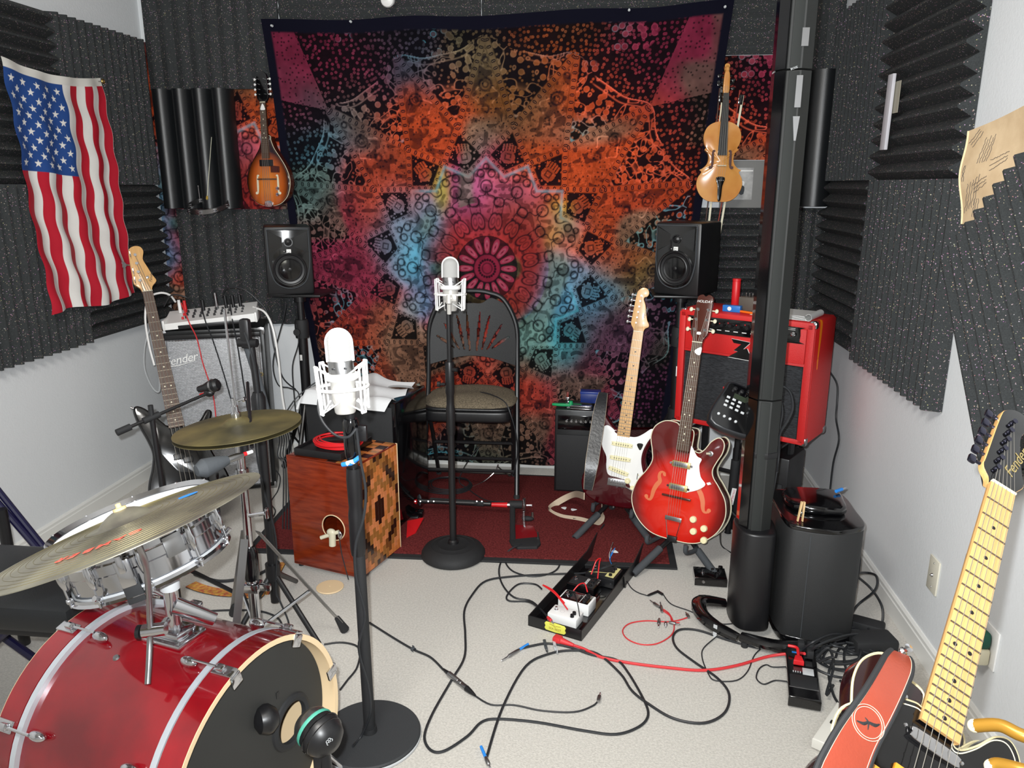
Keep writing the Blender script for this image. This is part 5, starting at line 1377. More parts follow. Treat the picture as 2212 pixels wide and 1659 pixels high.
# ---- small practice amp with things on top
def practice():
    M = T(-.205, 3.72, .016) @ Rz(-2)
    t = thing('practice_amplifier', 'small black practice amplifier beside the dark red guitar', 'amplifier', M=M)
    W, H, Dp = .235, .44, .19
    MB().box((W/2, Dp/2, H/2), (W, Dp, H), .006).build('cabinet', M_vinyl, t)
    MB().box((W/2, -.002, .16), (W-.02, .008, .30), .002).build('speaker_grille', M_blkm, t)
    MB().box((W/2, -.002, .375), (W-.03, .008, .075), .002).build('control_panel', M_gloss, t)
    kn = MB().lathe([(0, 0), (.007, 0), (.006, .010), (0, .010)], 12, M=Rx(90)).mesh('knob', M_steel); rep('knob', kn, [T(.06+.024*i, -.006, .385) for i in range(6)], t)
    MB().tube(cr([(.05, .06, H), (.06, .06, H+.018), (.17, .06, H+.018), (.18, .06, H)], 4), .005, 8).build('handle', M_blk, t)
    a = thing('clothes_peg', 'green clamp lying on the small practice amplifier', 'clamp', M=M @ T(.055, .045, H+.012))
    M_gr = mat('green_plastic', (20, 150, 90), rough=.4)
    MB().prism(cr([(-.07, -.006), (-.03, -.012), (.03, -.010), (.07, -.003), (.07, .003), (.03, .008), (-.03, .010), (-.07, .004)], 3, closed=True), -.004, .008, .002).build('jaw', M_gr, a)
    MB().lathe([(0, .006), (.012, .006), (.010, .022), (0, .024)], 12, M=T(.02, 0, 0)).build('pivot_cap', M_gr, a)
    a = thing('harmonica', 'chrome harmonica lying on the small practice amplifier', 'harmonica', M=M @ T(.13, .015, H+.003) @ Rz(-3))
    MB().box((0, 0, .009), (.11, .026, .008), .002).build('comb', M_blk, a)
    MB().box((0, 0, .016), (.108, .028, .007), .003).build('upper_cover', M_chr, a); MB().box((0, 0, .003), (.108, .028, .006), .002).build('lower_cover', M_chr, a)
    hm = MB().box((0, 0, 0), (.005, .001, .005)).mesh('reed_hole', M_blk); rep('reed_hole', hm, [T(-.045+.01*i, -.0135, .0095) for i in range(10)], a)
    a = thing('storage_box', 'small dark blue tin behind the harmonica on practice amplifier', 'box', M=M @ T(.17, .13, H))
    MB().box((0, 0, .035), (.10, .06, .05), .003).build('tin', mat('navy_tin', (24, 44, 110), rough=.4), a); MB().box((0, 0, .064), (.104, .064, .012), .003).build('lid', mat('navy_lid', (28, 52, 130), rough=.35), a)
    a = thing('capo', 'chrome capo with rust red grip on the practice amplifier', 'capo', M=M @ T(.055, .10, H))
    MB().box((0, 0, .02), (.022, .012, .04), .003).build('clamp_arm', M_chr, a); MB().box((0, 0, .052), (.012, .008, .03), .003).build('grip', mat('rust_red', (120, 44, 36), rough=.5), a)
practice()

# ---- guitar stands (foam padded A frames)
def gstand(label, M, base, spread=.16):
    """cradle arms under the guitar body (guitar matrix M), feet on the floor"""
    t = thing('guitar_stand', label, 'guitar stand', loc=(base.x, base.y, 0))
    I = Matrix.Translation((-base.x, -base.y, 0))
    m0 = I @ M
    back = m0 @ Vector((0, .30, -.095)); hub = m0 @ Vector((0, .02, -.10)); hub.z = max(hub.z, .14)
    MB().tube([back, hub], .009, 10).build('back_post', M_blk, t)
    MB().ball(tuple(hub), .022, 12, 8).build('hub', M_blk, t)
    for sx in (-1, 1):
        a = m0 @ Vector((sx*.085, -.022, -.07)); b = m0 @ Vector((sx*.085, -.024, .055)); c = m0 @ Vector((sx*.085, .012, .075))
        MB().tube(cr([tuple(hub), tuple(a), tuple(b), tuple(c)], 5), .009, 10).build('cradle_arm', M_grey, t)
        f = Vector((sx*spread, -.16, .012)); k = hub.lerp(f, .45)
        lg = MB().tube([tuple(hub), (f.x, f.y, f.z)], .010, 10).build('leg', M_blk, t)
        MB().tube([tuple(k), (f.x, f.y, f.z+.002)], .0155, 12).build('foam_sleeve', M_grey, lg)
    f = (0, .20, .012); lg = MB().tube([tuple(hub), f], .010, 10).build('leg', M_blk, t); MB().tube([tuple(hub.lerp(Vector(f), .6)), f], .0155, 12).build('foam_sleeve', M_grey, lg)
    return t
gstand('grey padded stand under the dark red guitar', strat_M, Vector((.09, 3.34, 0)), .17)
gstand('grey padded stand under the cherry red hollow-body guitar', hollow_M, Vector((.34, 3.04, 0)), .17)
gstand('dark stand holding up the black bass guitar', bass_M, Vector((-2.0, 3.22, 0)), .14)

# ---- straps
def strap(name, label, pts, width, th, m_, up, edge=None, n=8, flatref=None):
    """flat band along pts; up = list of width directions (or one)"""
    P = [Vector(p) for p in cr(pts, n)]; N_ = len(P)
    U = [Vector(up)]*N_ if not isinstance(up, list) else [Vector(q) for q in cr(up, n)]
    v = []
    for i in range(N_):
        d = (P[min(i+1, N_-1)]-P[max(i-1, 0)]).normalized(); w_ = U[i]-d*U[i].dot(d); w_.normalize(); nn = d.cross(w_)
        W = width(i/(N_-1)) if callable(width) else width
        for a, b in ((-1, -1), (1, -1), (1, 1), (-1, 1)): v.append(P[i]+w_*W/2*a+nn*th/2*b)
    f = [(0, 1, 2, 3), tuple((N_-1)*4+k for k in (3, 2, 1, 0))]
    for i in range(N_-1):
        for k in range(4): f.append((i*4+k, i*4+(k+1) % 4, i*4+4+(k+1) % 4, i*4+4+k))
    t = thing(name, label, 'strap', loc=P[0])
    I = T(*(-P[0])); MB().add(v, f, I).build('band', m_, t, sharp=50)
    if edge:
        for k, s_ in ((0, -1), (1, 1)):
            e = [v[i*4+k] for i in range(N_)]; MB().tube([I @ q for q in e], .0014, 5).build('edge_stitching', edge, t)
    return t, P, v
M_leath = mat('black_leather', (28, 29, 32), rough=.35, bump=.5, bscale=90)
M_cord = mat('pale_suede', (190, 172, 150), rough=.8)
sp0 = strat_M @ Vector((-.125, .455, .03))
pts = [at(1303, 848, d=3.38), at(1297, 880, d=3.34), at(1286, 950, d=3.30), at(1277, 1010, d=3.27), at(1270, 1058, d=3.28)]
t1, _, _ = strap('guitar_strap', 'black leather strap hanging in front of the dark red guitar', pts, lambda u: .036+.018*min(1, u*3)-.02*max(0, u-.7)/.3, .004, M_leath, (1, 0, 0), M_cord)
q = [at(1262, 1072, d=3.30), at(1240, 1068, z=.10), at(1205, 1085, z=.03), at(1186, 1103, z=.014), at(1210, 1116, z=.016), at(1250, 1122, z=.018), at(1290, 1130, z=.02), at(1302, 1110, z=.05), at(1300, 1092, z=.10)]
strap('guitar_strap', 'pale suede end of strap with square slots lying on the rug', q, .030, .003, M_cord, [(0, .4, 1)]*3+[(0, 1, .5)]*6)
sl = MB().box((0, 0, 0), (.022, .016, .002)).mesh('slot', M_rub)
for k, (x, y) in enumerate(((1222, 1114), (1243, 1119), (1267, 1123))):
    o = bpy.data.objects.new('slot', sl); COL.objects.link(o); P_ = bpy.data.objects['guitar_strap.001']; o.parent = P_; o.matrix_local = T(*(at(x, y, z=.019)-P_.location))
# terracotta strap on the near guitar
M_terra = mat('terracotta_leather', (142, 60, 42), rough=.35, noise=.12, nscale=12, bump=.2, bscale=300)
SL = [(1928, 1410, 1962, 1416, .012), (1912, 1430, 1968, 1446, .035), (1868, 1500, 1935, 1530, .062), (1812, 1580, 1893, 1612, .066), (1768, 1659, 1866, 1690, .066), (1735, 1740, 1835, 1770, .06)]
ED = [(onM(tele_M, a_, b_, z_), onM(tele_M, c_, d_, z_)) for a_, b_, c_, d_, z_ in SL]
pts = [(a_+b_)/2 for a_, b_ in ED]; hw = [b_-a_ for a_, b_ in ED]; WD = [h.length for h in hw]
tt, PP, VV = strap('guitar_strap', 'tan leather strap with round stamped emblem on the black guitar', pts, lambda u: float(np.interp(u*5, range(6), WD)), .004, M_terra, hw, None, n=7)
I = T(*(-PP[0]))
n4 = len(PP)
for k in (0, 1):
    nn = [(VV[i*4+3]-VV[i*4]) for i in range(n4)]
    e = [VV[i*4+k].lerp(VV[i*4+1-k], .07)+(-nn[i]*.15 if True else 0) for i in range(1, n4)]
    e2 = [VV[i*4+(3 if k == 0 else 2)].lerp(VV[i*4+(2 if k == 0 else 3)], .07) for i in range(1, n4)]
    for g in (e, e2): MB().tube([I @ q for q in g], .0005, 4).build('edge_stitching', M_cord, tt)
MB().tube([I @ q for q in [VV[i*4].lerp(VV[i*4+3], .5) for i in range(n4)]], .0042, 8).build('padded_edge', M_rub, tt)
MB().tube([I @ q for q in [VV[i*4+1].lerp(VV[i*4+2], .5) for i in range(n4)]], .0030, 8).build('padded_edge', M_rub, tt)
# emblem ring
i = int(n4*.5); c0 = (VV[i*4]+VV[i*4+1]+VV[i*4+2]+VV[i*4+3])/4; dx = (VV[i*4+1]-VV[i*4]).normalized(); dy = (PP[i+1]-PP[i-1]).normalized(); nz = dx.cross(dy)
if nz.dot(EYE-c0) < 0: nz = -nz
ME = I @ Matrix((dx, dy, nz)).transposed().to_4x4().inverted_safe().inverted() if False else None
Me = Matrix((dx, dy, nz)).transposed().to_4x4(); Me.translation = c0-PP[0]+nz*.0024
for r_ in (.0215, .0185): MB().tube([(r_*math.cos(a), r_*math.sin(a), 0) for a in np.linspace(0, 2*PI, 33)[:-1]], .0005, 4, closed=True).build('emblem_ring', M_cord, tt, M=Me)
MB().tube(cr([(-.012, .010, 0), (-.004, .006, 0), (0, 0, 0), (.008, -.004, 0), (.012, -.010, 0)], 4), [.0006, .0022, .0018, .0024, .0006], 5, flat=.4).build('emblem_figure', M_blkm, tt, M=Me)
MB().tube(cr([(-.006, -.002, 0), (0, 0, 0), (.004, .008, 0)], 4), [.0005, .0015, .0005], 5, flat=.4).build('emblem_figure', M_blkm, tt, M=Me)
MB().lathe([(0, 0), (.006, 0), (.006, .003), (.003, .006), (.003, .012), (.006, .014), (0, .016)], 14, M=I @ zframe(onM(tele_M, 1950, 1408, .012), (.3, -.5, .8))).build('strap_button', M_chr, tt)

# ---- second dark guitar behind the near one
LP = [(0, 0), (.08, .004), (.14, .035), (.165, .09), (.155, .15), (.125, .195), (.115, .235), (.128, .28), (.146, .315), (.146, .345), (.122, .358), (.095, .345), (.068, .315), (.045, .305), (.028, .32), (.026, .375), (-.026, .385), (-.05, .40), (-.10, .398), (-.138, .365), (-.146, .32), (-.130, .27), (-.116, .235), (-.128, .19), (-.155, .145), (-.165, .09), (-.14, .035), (-.08, .004)]
o = cr(LP, 5, closed=True)
_P = tele_M.inverted() @ onM(tele_M, 1906, 1413, -.10)
M2 = tele_M @ T(_P.x+.062, _P.y-.324, -.12) @ Matrix.Diagonal((.62, .82, .8, 1))
lp = thing('electric_guitar', 'dark guitar with cream binding mostly hidden behind the black single-cut guitar', 'guitar', M=M2)
MB().prism(o, -.025, .0225, .004).build('body', mat('black_cherry', (28, 6, 10), rough=.2, coat=.8), lp, sharp=50)
MB().tube([(p[0], p[1], .021) for p in o], .003, 6, closed=True).build('binding', M_bind, lp)
_I = M2.inverted(); MB().tube([_I @ onM(tele_M, 2025, 1495, -.10), _I @ onM(tele_M, 2104, 1200, -.10)], .018, 12).build('neck', M_tort, lp)

# ---- brass tubes at the right edge (stand arms)
st = thing('guitar_stand', 'brass coloured stand arms reaching in at the lower right edge', 'guitar stand', loc=(.75, .72, 0))
I = T(-.75, -.72, 0)
M_bt = mat('brass_paint', (168, 124, 44), rough=.3, metal=.4)
base_ = [at(2300, 1610, d=.84), at(2212, 1590, d=.86), at(2160, 1567, d=.88), at(2105, 1568, d=.90)]
MB().tube([I @ Vector(p) for p in cr([tuple(q) for q in base_], 5)], .0075, 12).build('upper_arm', M_bt, st); MB().ball(tuple(I @ base_[-1]), .0078, 12, 8).build('arm_tip', M_bone, st)
b2 = [at(2300, 1690, d=.80), at(2212, 1665, d=.82), at(2160, 1652, d=.84), at(2142, 1656, d=.845)]
MB().tube([I @ Vector(p) for p in cr([tuple(q) for q in b2], 5)], .0075, 12).build('lower_arm', M_bt, st); MB().ball(tuple(I @ b2[-1]), .0078, 12, 8).build('arm_tip', M_bone, st)
e0 = I @ base_[0]; e1 = I @ b2[0]
MB().tube([(e0.x, e0.y, 0.0), (e0.x, e0.y, e0.z+.01)], .009, 12).build('upright', M_bt, st)
MB().tube([tuple(e1), (e0.x, e0.y, e1.z)], .0075, 10).build('cross_tube', M_bt, st)

# ---- tall speaker column with its base unit and bass box
def column():
    M = T(.565, 2.56, 0) @ Rz(0)
    t = thing('column_speaker', 'tall slim black faceted column loudspeaker rising out of frame', 'speaker', M=M)
    sec = [(-.048, .055), (-.052, .0), (-.030, -.040), (.010, -.050), (.044, -.030), (.050, .03), (.040, .055)]
    M_col = mat('column_grille', (26, 28, 27), rough=.65, bump=.2, bscale=800)
    M_lip = mat('column_edge', (44, 46, 45), rough=.75, spec=.2)
    segs = [(.33, .86), (.865, 1.88), (1.885, 2.60)]
    for a, b in segs:
        q = MB().prism(sec, a, b, .001).build('column_segment', M_col, t, sharp=20)
        MB().box((-.010-.0, -.0475, (a+b)/2), (.030, .004, b-a-.006), .001, M=None).build('front_strip', M_lip, q)
        MB().prism([(-.056, .054), (-.058, -.004), (-.036, -.040), (-.030, -.036), (-.048, .0), (-.046, .05)], a, b, 0).build('side_cover', M_gloss, q, sharp=20)
    MB().prism([(p[0]*1.04, p[1]*1.04) for p in sec], .66, .68, .001).build('join_band', M_blk, t)
    plm = [(2.02, .10), (1.90, .10)]
    w_ = MB().box((.006, -.0525, 1.82), (.018, .002, .09)).build('silver_label', M_steel, t)
    MB().prism([(-.010, .03), (.010, .03), (.004, -.04), (-.002, -.04)], 0, .002, M=T(.006, -.050, 1.72) @ Rx(90)).build('silver_label', M_steel, t)
    MB().box((.012, -.0515, 1.97), (.020, .002, .05)).build('silver_label', M_steel, t)
    text('BOSE', .009, M_clear, t, T(-.012, -.0502, 1.885) @ Rx(90) @ Rz(18), name='maker_lettering', ext=.0002)
    # base unit
    body = cr([(-.062, .06), (-.066, -.02), (-.045, -.070), (.0, -.085), (.05, -.075), (.065, -.03), (.065, .07), (0, .08)], 4, closed=True)
    MB().prism(body, .03, .40, .008).build('power_base', M_blk, t)
    # curved feet
    for k, (pts, w2) in enumerate(((cr([(-.06, .12, .02), (-.15, .10, .035), (-.165, .03, .035), (-.13, -.05, .03), (-.05, -.11, .02)], 5), .028), (cr([(-.04, -.11, .025), (.06, -.16, .03), (.18, -.15, .028), (.30, -.08, .018)], 5), .026))):
        MB().tube(pts, [w2*.8, w2, w2, w2, w2*.7], 10, flat=.75, up=(0, 0, 1)).build('curved_foot', M_gloss, t)
    tg = MB().box((0, 0, 0), (.014, .002, .05)).build('grey_tag', M_clear, t); tg.matrix_local = T(-.125, -.085, .025) @ Rz(-35)
    for (x, y) in ((-.15, .05), (.28, -.09), (-.03, -.13), (.03, .1)): MB().cyl((x, y, 0), (x, y, .02), .012, n=10).build('rubber_foot', M_rub, t)
    # bass box
    b = thing('bass_module', 'black rounded bass speaker box at the foot of tall column', 'speaker', M=T(.765, 2.56, 0) @ Matrix.Diagonal((1.08, 1, 1.05, 1)))
    o = cr([(-.105, -.09), (-.06, -.125), (.02, -.14), (.085, -.12), (.125, -.08), (.13, .02), (.12, .19), (0, .20), (-.10, .19), (-.112, .05)], 5, closed=True)
    MB().prism(o, .035, .425, .010).build('cabinet', mat('bass_grille', (34, 35, 36), rough=.55, bump=.4, bscale=900), b)
    MB().prism([(p[0]*1.01, p[1]*1.01) for p in o], .02, .045, .004).build('base_trim', M_gloss, b)
    MB().prism([(p[0]*1.01, p[1]*1.01) for p in o], .418, .435, .004).build('top_plate', M_gloss, b)
    MB().tube([(-.045, -.1345, .05), (-.045, -.1345, .41)], .0010, 4).build('seam_line', M_grey, b)
    MB().prism(cr([(-.07, .0), (.07, -.03), (.10, .06), (.09, .15), (-.07, .15)], 3, closed=True), .435, .465, .012).build('carry_recess', M_gloss, b)
    for (x, y) in ((-.08, -.08), (.09, -.08), (.09, .15), (-.08, .15)): MB().cyl((x, y, 0), (x, y, .022), .014, n=10).build('rubber_foot', M_rub, b)
    # clothespin
    c = thing('clothespin', 'wooden clothespin clipped upright at the foot of column', 'clothespin', M=T(.690, 2.475, .459) @ Rz(10) @ Ry(4))
    M_pin = mat('pine_wood', (222, 190, 140), rough=.6, noise=.15, nscale=30)
    for sx in (-1, 1): MB().add([(sx*.0015, -.004, .07), (sx*.007, -.004, .07), (sx*.010, -.004, .0), (sx*.0065, -.004, .0), (sx*.0015, .004, .07), (sx*.007, .004, .07), (sx*.010, .004, .0), (sx*.0065, .004, .0)], [(0, 1, 2, 3), (4, 5, 6, 7), (0, 1, 5, 4), (1, 2, 6, 5), (2, 3, 7, 6), (3, 0, 4, 7)]).build('prong', M_pin, c, sharp=20)
    MB().tube([(.0035*math.cos(a), -.006+.0006*a, .030+.0035*math.sin(a)) for a in np.linspace(0, 6*PI, 40)], .0007, 4).build('spring', M_steel, c)
    # jack plug lying on top
    j = thing('jack_plug', 'chrome cable plug with blue tape on top of the bass box', 'plug', M=T(.855, 2.66, .492) @ Rz(-50))
    MB().cyl((0, 0, .006), (.0, .035, .006), .006, n=10).build('barrel', M_blue, j); MB().cyl((0, .035, .006), (0, .055, .008), .005, .003, n=10).build('tip', M_chr, j)
    # plastic bag
    # little mixer clamped to the column
    k = thing('mixing_console', 'small black keypad mixer with rows of lit buttons clamped to the column', 'mixer', M=Matrix.Translation(at(1588, 885, d=2.50)) @ Matrix.Scale(1.12, 4))
    X = (at(1640, 925, d=2.47)-at(1575, 895, d=2.50)); X = Vector((.92, -.10, -.40)).normalized(); Yv = Vector((.30, .50, .62)); Yv = (Yv-X*Yv.dot(X)).normalized(); Zv = X.cross(Yv)
    Mk = Matrix((X, Yv, Zv)).transposed().to_4x4(); Mk.translation = at(1592, 880, d=2.64); k.matrix_world = Mk
    out = cr([(-.070, -.085), (.050, -.090), (.075, -.06), (.085, .07), (.06, .085), (-.045, .085), (-.062, .05)], 4, closed=True)
    MB().prism(out, -.045, 0, .010).build('housing', mat('console_black', (26, 28, 32), rough=.35), k)
    MB().prism([(p[0]*.9, p[1]*.9) for p in out], 0, .0015).build('control_face', M_gloss, k)
    bt = MB().box((0, 0, .003), (.012, .008, .004), .001).mesh('button', M_clear)
    rep('button', bt, [T(-.040+.021*i, -.012+.016*j, 0) for i in range(4) for j in range(3)][:10], k)
    rep('button', MB().lathe([(0, 0), (.005, 0), (.0045, .004), (0, .005)], 10).mesh('button', M_clear), [T(-.050+.021*i, -.052+.0*i, .0015) for i in range(4)], k)
    kn = MB().lathe([(0, 0), (.008, 0), (.007, .010), (0, .011)], 12).mesh('knob', M_blk); rep('knob', kn, [T(-.03+.024*i, .058, .0015) for i in range(3)], k)
    MB().box((0.0, .036, .002), (.05, .018, .001)).build('display', mat('dim_display', (44, 52, 40), rough=.3), k)
    MB().tube([(.07, .05, -.03), (.10, .055, -.035)], .006, 10).build('gold_plug', M_gold, k)
    MB().tube([(0, .03, -.04), (.04, .06, -.09)], .010, 10).build('clamp_arm', M_blk, k)
column()
# ------------------------------------------------------------------ drums
upW = Vector((0, 0, 1)); fh = Vector((-math.sin(yaw), math.cos(yaw), 0))
M_redl = mat('red_sparkle_lacquer', (150, 10, 24), rough=.16, coat=1.0, noise=.35, nscale=5, col2=(110, 6, 18))
M_head = mat('black_drum_head', (44, 44, 42), rough=.75, bump=.2, bscale=700)
M_ply = mat('maple_ply', (226, 200, 160), rough=.5)
M_inl = mat('silver_inlay', (196, 202, 208), rough=.3, metal=.3)
M_cym = mat('worn_bronze', (150, 146, 128), rough=.42, metal=.6, noise=.5, nscale=7, col2=(96, 92, 84), stretch=(1, 1, 1))
M_cym2 = mat('dark_bronze', (140, 128, 84), rough=.45, metal=.6, noise=.5, nscale=6, col2=(84, 80, 62))
def bass_drum():
    n = Vector((.966, -.257, 0)).normalized()
    M = zframe((-.715, 1.385, .292), n, (0, 0, 1))
    t = thing('bass_drum', 'large glossy red bass drum with black front head and silver inlaid hoops', 'drum', M=M)
    MB().lathe([(.272, -.425), (.272, -.062), (.266, -.062), (.266, -.425)], 72).build('shell', M_redl, t, sharp=50)
    for a, b, nm in ((-.055, .0, 'front_hoop'), (-.49, -.435, 'rear_hoop')):
        h = MB().lathe([(.271, a), (.284, a), (.284, b), (.271, b), (.271, a)], 72).build(nm, M_redl, t, sharp=30)
        MB().lathe([(.2698, a+.002), (.2705, b+.0005), (.2835, b+.0015), (.2838, b-.001)] if nm == 'front_hoop' else [(.2838, a+.001), (.2835, a-.0015), (.2705, a-.0005)], 72).build('hoop_ply_edge', M_ply, h, sharp=30)
        z = (a-.010) if nm == 'front_hoop' else (b+.010)
        MB().lathe([(.272, z-.007), (.2845, z-.007), (.2845, z+.007), (.272, z+.007)], 72).build('hoop_inlay', M_inl, h, sharp=30)
    MB().lathe([(.2695, -.052), (.2695, -.002)], 72).build('inner_hoop_face', M_ply, t, sharp=180)
    # front head with port hole: ring + rim
    P = M.inverted() @ onM(M, 633, 1560, -.03)
    px, py = P.x, P.y; rp = .052
    # disc with a hole: polar strips between the hole and the edge
    v = []; f = []; K = 72
    for j in range(7):
        q = j/6
        for i in range(K):
            a = 2*PI*i/K
            hx, hy = px+rp*math.cos(a), py+rp*math.sin(a)
            # ray from the hole centre to the head edge
            dx, dy = math.cos(a), math.sin(a); B = px*dx+py*dy; Cc = px*px+py*py-.268**2; s_ = -B+math.sqrt(B*B-Cc)
            ex, ey = px+dx*s_, py+dy*s_
            v.append((hx+(ex-hx)*q, hy+(ey-hy)*q, -.036))
    for j in range(6):
        for i in range(K): f.append((j*K+i, j*K+(i+1) % K, (j+1)*K+(i+1) % K, (j+1)*K+i))
    MB().add(v, f).build('front_head', M_head, t, sharp=180)
    MB().lathe([(.050, -.042), (.051, -.030), (.060, -.027), (.068, -.031), (.070, -.036)], 40, T(px, py, 0)).build('port_ring', M_rub, t)
    MB().lathe([(.263, -.40), (.262, -.064)], 72).build('shell_lining', M_ply, t, sharp=180)
    MB().lathe([(0, -.43), (.268, -.43)], 48).build('batter_head', M_wht, t)
    MB().box((.10, -.10, -.0345), (.016, .010, .001)).build('printed_mark', M_blk, t)
    # claws, rods and lugs
    cl = MB().box((.268, 0, .002), (.030, .030, .007), .0025).box((.2865, 0, -.022), (.007, .026, .052), .002).box((.293, 0, -.030), (.014, .016, .022), .004)
    cme = cl.mesh('claw_hook', M_chr)
    rod = MB().cyl((.294, 0, -.020), (.294, 0, -.105), .0032, n=8).mesh('tension_rod', M_chr)
    lug = MB().ball((.283, 0, -.118), (.014, .011, .022), 14, 8).mesh('lug', M_chr)
    for k in range(8):
        a = 14+45*k
        R = Rz(a)
        for flip in (False, True):
            F = R if not flip else T(0, 0, -.49) @ R @ Matrix.Diagonal((1, 1, -1, 1))
            rep('claw_hook', cme, [F], t); rep('tension_rod', rod, [F], t); rep('lug', lug, [F], t)
    # tom mount on the top
    def surf(deg, z, r=.272): a = math.radians(deg); return Vector((r*math.cos(a), r*math.sin(a), z))
    B = zframe(surf(0, -.225), (1, 0, 0), (0, 1, 0))   # local z = up, local x = drum y (towards -? ), y = ..
    m = MB(); m.box((0, 0, .004), (.085, .11, .012), .004); m.box((0, 0, .016), (.06, .08, .018), .006)
    q = m.build('mount_plate', M_chr, t, M=B)
    for (x, y) in ((-.034, -.046), (.034, -.046), (-.034, .046), (.034, .046)): MB().lathe([(0, 0), (.005, 0), (.004, .004), (0, .005)], 10).build('screw', M_steel, q, M=T(x, y, .010))
    MB().cyl((0, .005, .02), (0, .005, .135), .016, n=18).build('mount_post', M_chr, t, M=B)
    MB().lathe([(0, .12), (.021, .12), (.021, .150), (.017, .156), (0, .158)], 20, T(0, .005, 0)).build('post_cap', M_clear, t, M=B)
    MB().cyl((0, .005, .10), (0, -.055, .115), .009, n=12).box((0, -.066, .118), (.034, .012, .014), .004).box((0, -.066, .100), (.014, .010, .05), .005).build('wing_bolt', M_chr, t, M=B)
    m = MB(); m.tube([(0, .01, .08), (-.03, .045, .05), (-.05, .075, .030)], [.020, .017, .014], 14)
    m.build('clamp_body', M_chr, t, M=B)
    m = MB(); m.cyl((.01, .0, .045), (-.050, .02, .052), .011, n=14); m.box((-.052, .02, .052), (.018, .03, .022), .004); m.build('clamp_bolt', M_chr, t, M=B)
    # vent badge
    MB().lathe([(0, 0), (.008, 0), (.006, .004), (0, .004)], 14).build('vent_grommet', M_steel, t, M=zframe(surf(20, -.30), surf(20, 0), (0, 0, 1)))
    # legs
    for s_ in (-1, 1):
        a = math.radians(s_*115)
        MB().tube([(.25*math.cos(a), .25*math.sin(a), -.09), (-.288, s_*.33, -.03)], .007, 10).build('spur_leg', M_chr, t)
    return t, M
bd_t, bd_M = bass_drum()
# kick microphone in front of the port, on a short stand
def kick_mic():
    c = at(690, 1582, d=1.60)
    t = thing('kick_drum_microphone', 'black egg-shaped microphone with silver grille in front of bass drum port', 'microphone', M=zframe(c, (-.75, .45, .22), (0, 0, 1)))
    MB().lathe([(0, -.050), (.018, -.047), (.036, -.034), (.045, -.014), (.046, .0), (.042, .012), (0, .014)], 28).build('body', M_blk, t)
    for z in (-.030, -.016, -.002): MB().tube([((.0465-.010*(abs(z)/.03)**2)*math.cos(a), (.0465-.010*(abs(z)/.03)**2)*math.sin(a), z) for a in np.linspace(0, 2*PI, 29)[:-1]], .0012, 5, closed=True).build('rib', M_gloss, t)
    MB().lathe([(.043, .011), (.044, .015), (.043, .019), (.041, .019)], 28).build('green_ring', mat('sea_green_ring', (70, 150, 130), rough=.5), t)
    MB().lathe([(.042, .017), (.040, .032), (.030, .044), (.014, .050), (0, .051)], 28).build('grille', M_steel, t)
    m = MB()
    for a in np.linspace(0, 2*PI, 6)[:-1]: m.lathe([(.0022, 0), (.0034, 0)], 12, T(.0045*math.cos(a), .0045*math.sin(a), 0))
    e = m.build('emblem', M_clear, t, M=zframe((.020, -.012, -.0435), (.35, -.25, -.9), (1, 0, 0))); e['kind'] = 'stuff'
    s = thing('microphone_stand', 'short black stand holding the kick drum microphone', 'microphone stand', loc=(c.x+.03, c.y-.02, 0))
    I = T(-c.x-.03, -c.y+.02, 0)
    MB().tube([I @ (c+Vector((.012, -.012, -.035))), I @ (c+Vector((.02, -.02, -.09))), (0, 0, .02)], .012, 12).build('upright', M_blk, s)
    MB().box(tuple(I @ (c+Vector((.005, -.01, -.060)))), (.03, .03, .04), .006).build('mic_clip', M_blk, s)
    MB().lathe([(0, 0), (.075, 0), (.078, .008), (.070, .014), (0, .02)], 28).build('round_base', M_blkm, s)
    # dark rubber plug left of the port, a bumper standing for a dark blob
    c2 = onM(bd_M, 577, 1553, -.018)
    q = thing('port_plug', 'black rounded bumper plug at left rim of bass drum port', 'microphone', M=zframe(c2, (-.5, -.5, .1), (0, 0, 1)))
    MB().lathe([(0, -.022), (.022, -.02), (.033, -.006), (.034, .004), (.028, .020), (.014, .028), (0, .030)], 26).build('body', M_blk, q)
    MB().cyl((.0, .030, -.002), (.0, .055, -.012), .008, n=12).build('neck', M_rub, q)
kick_mic()

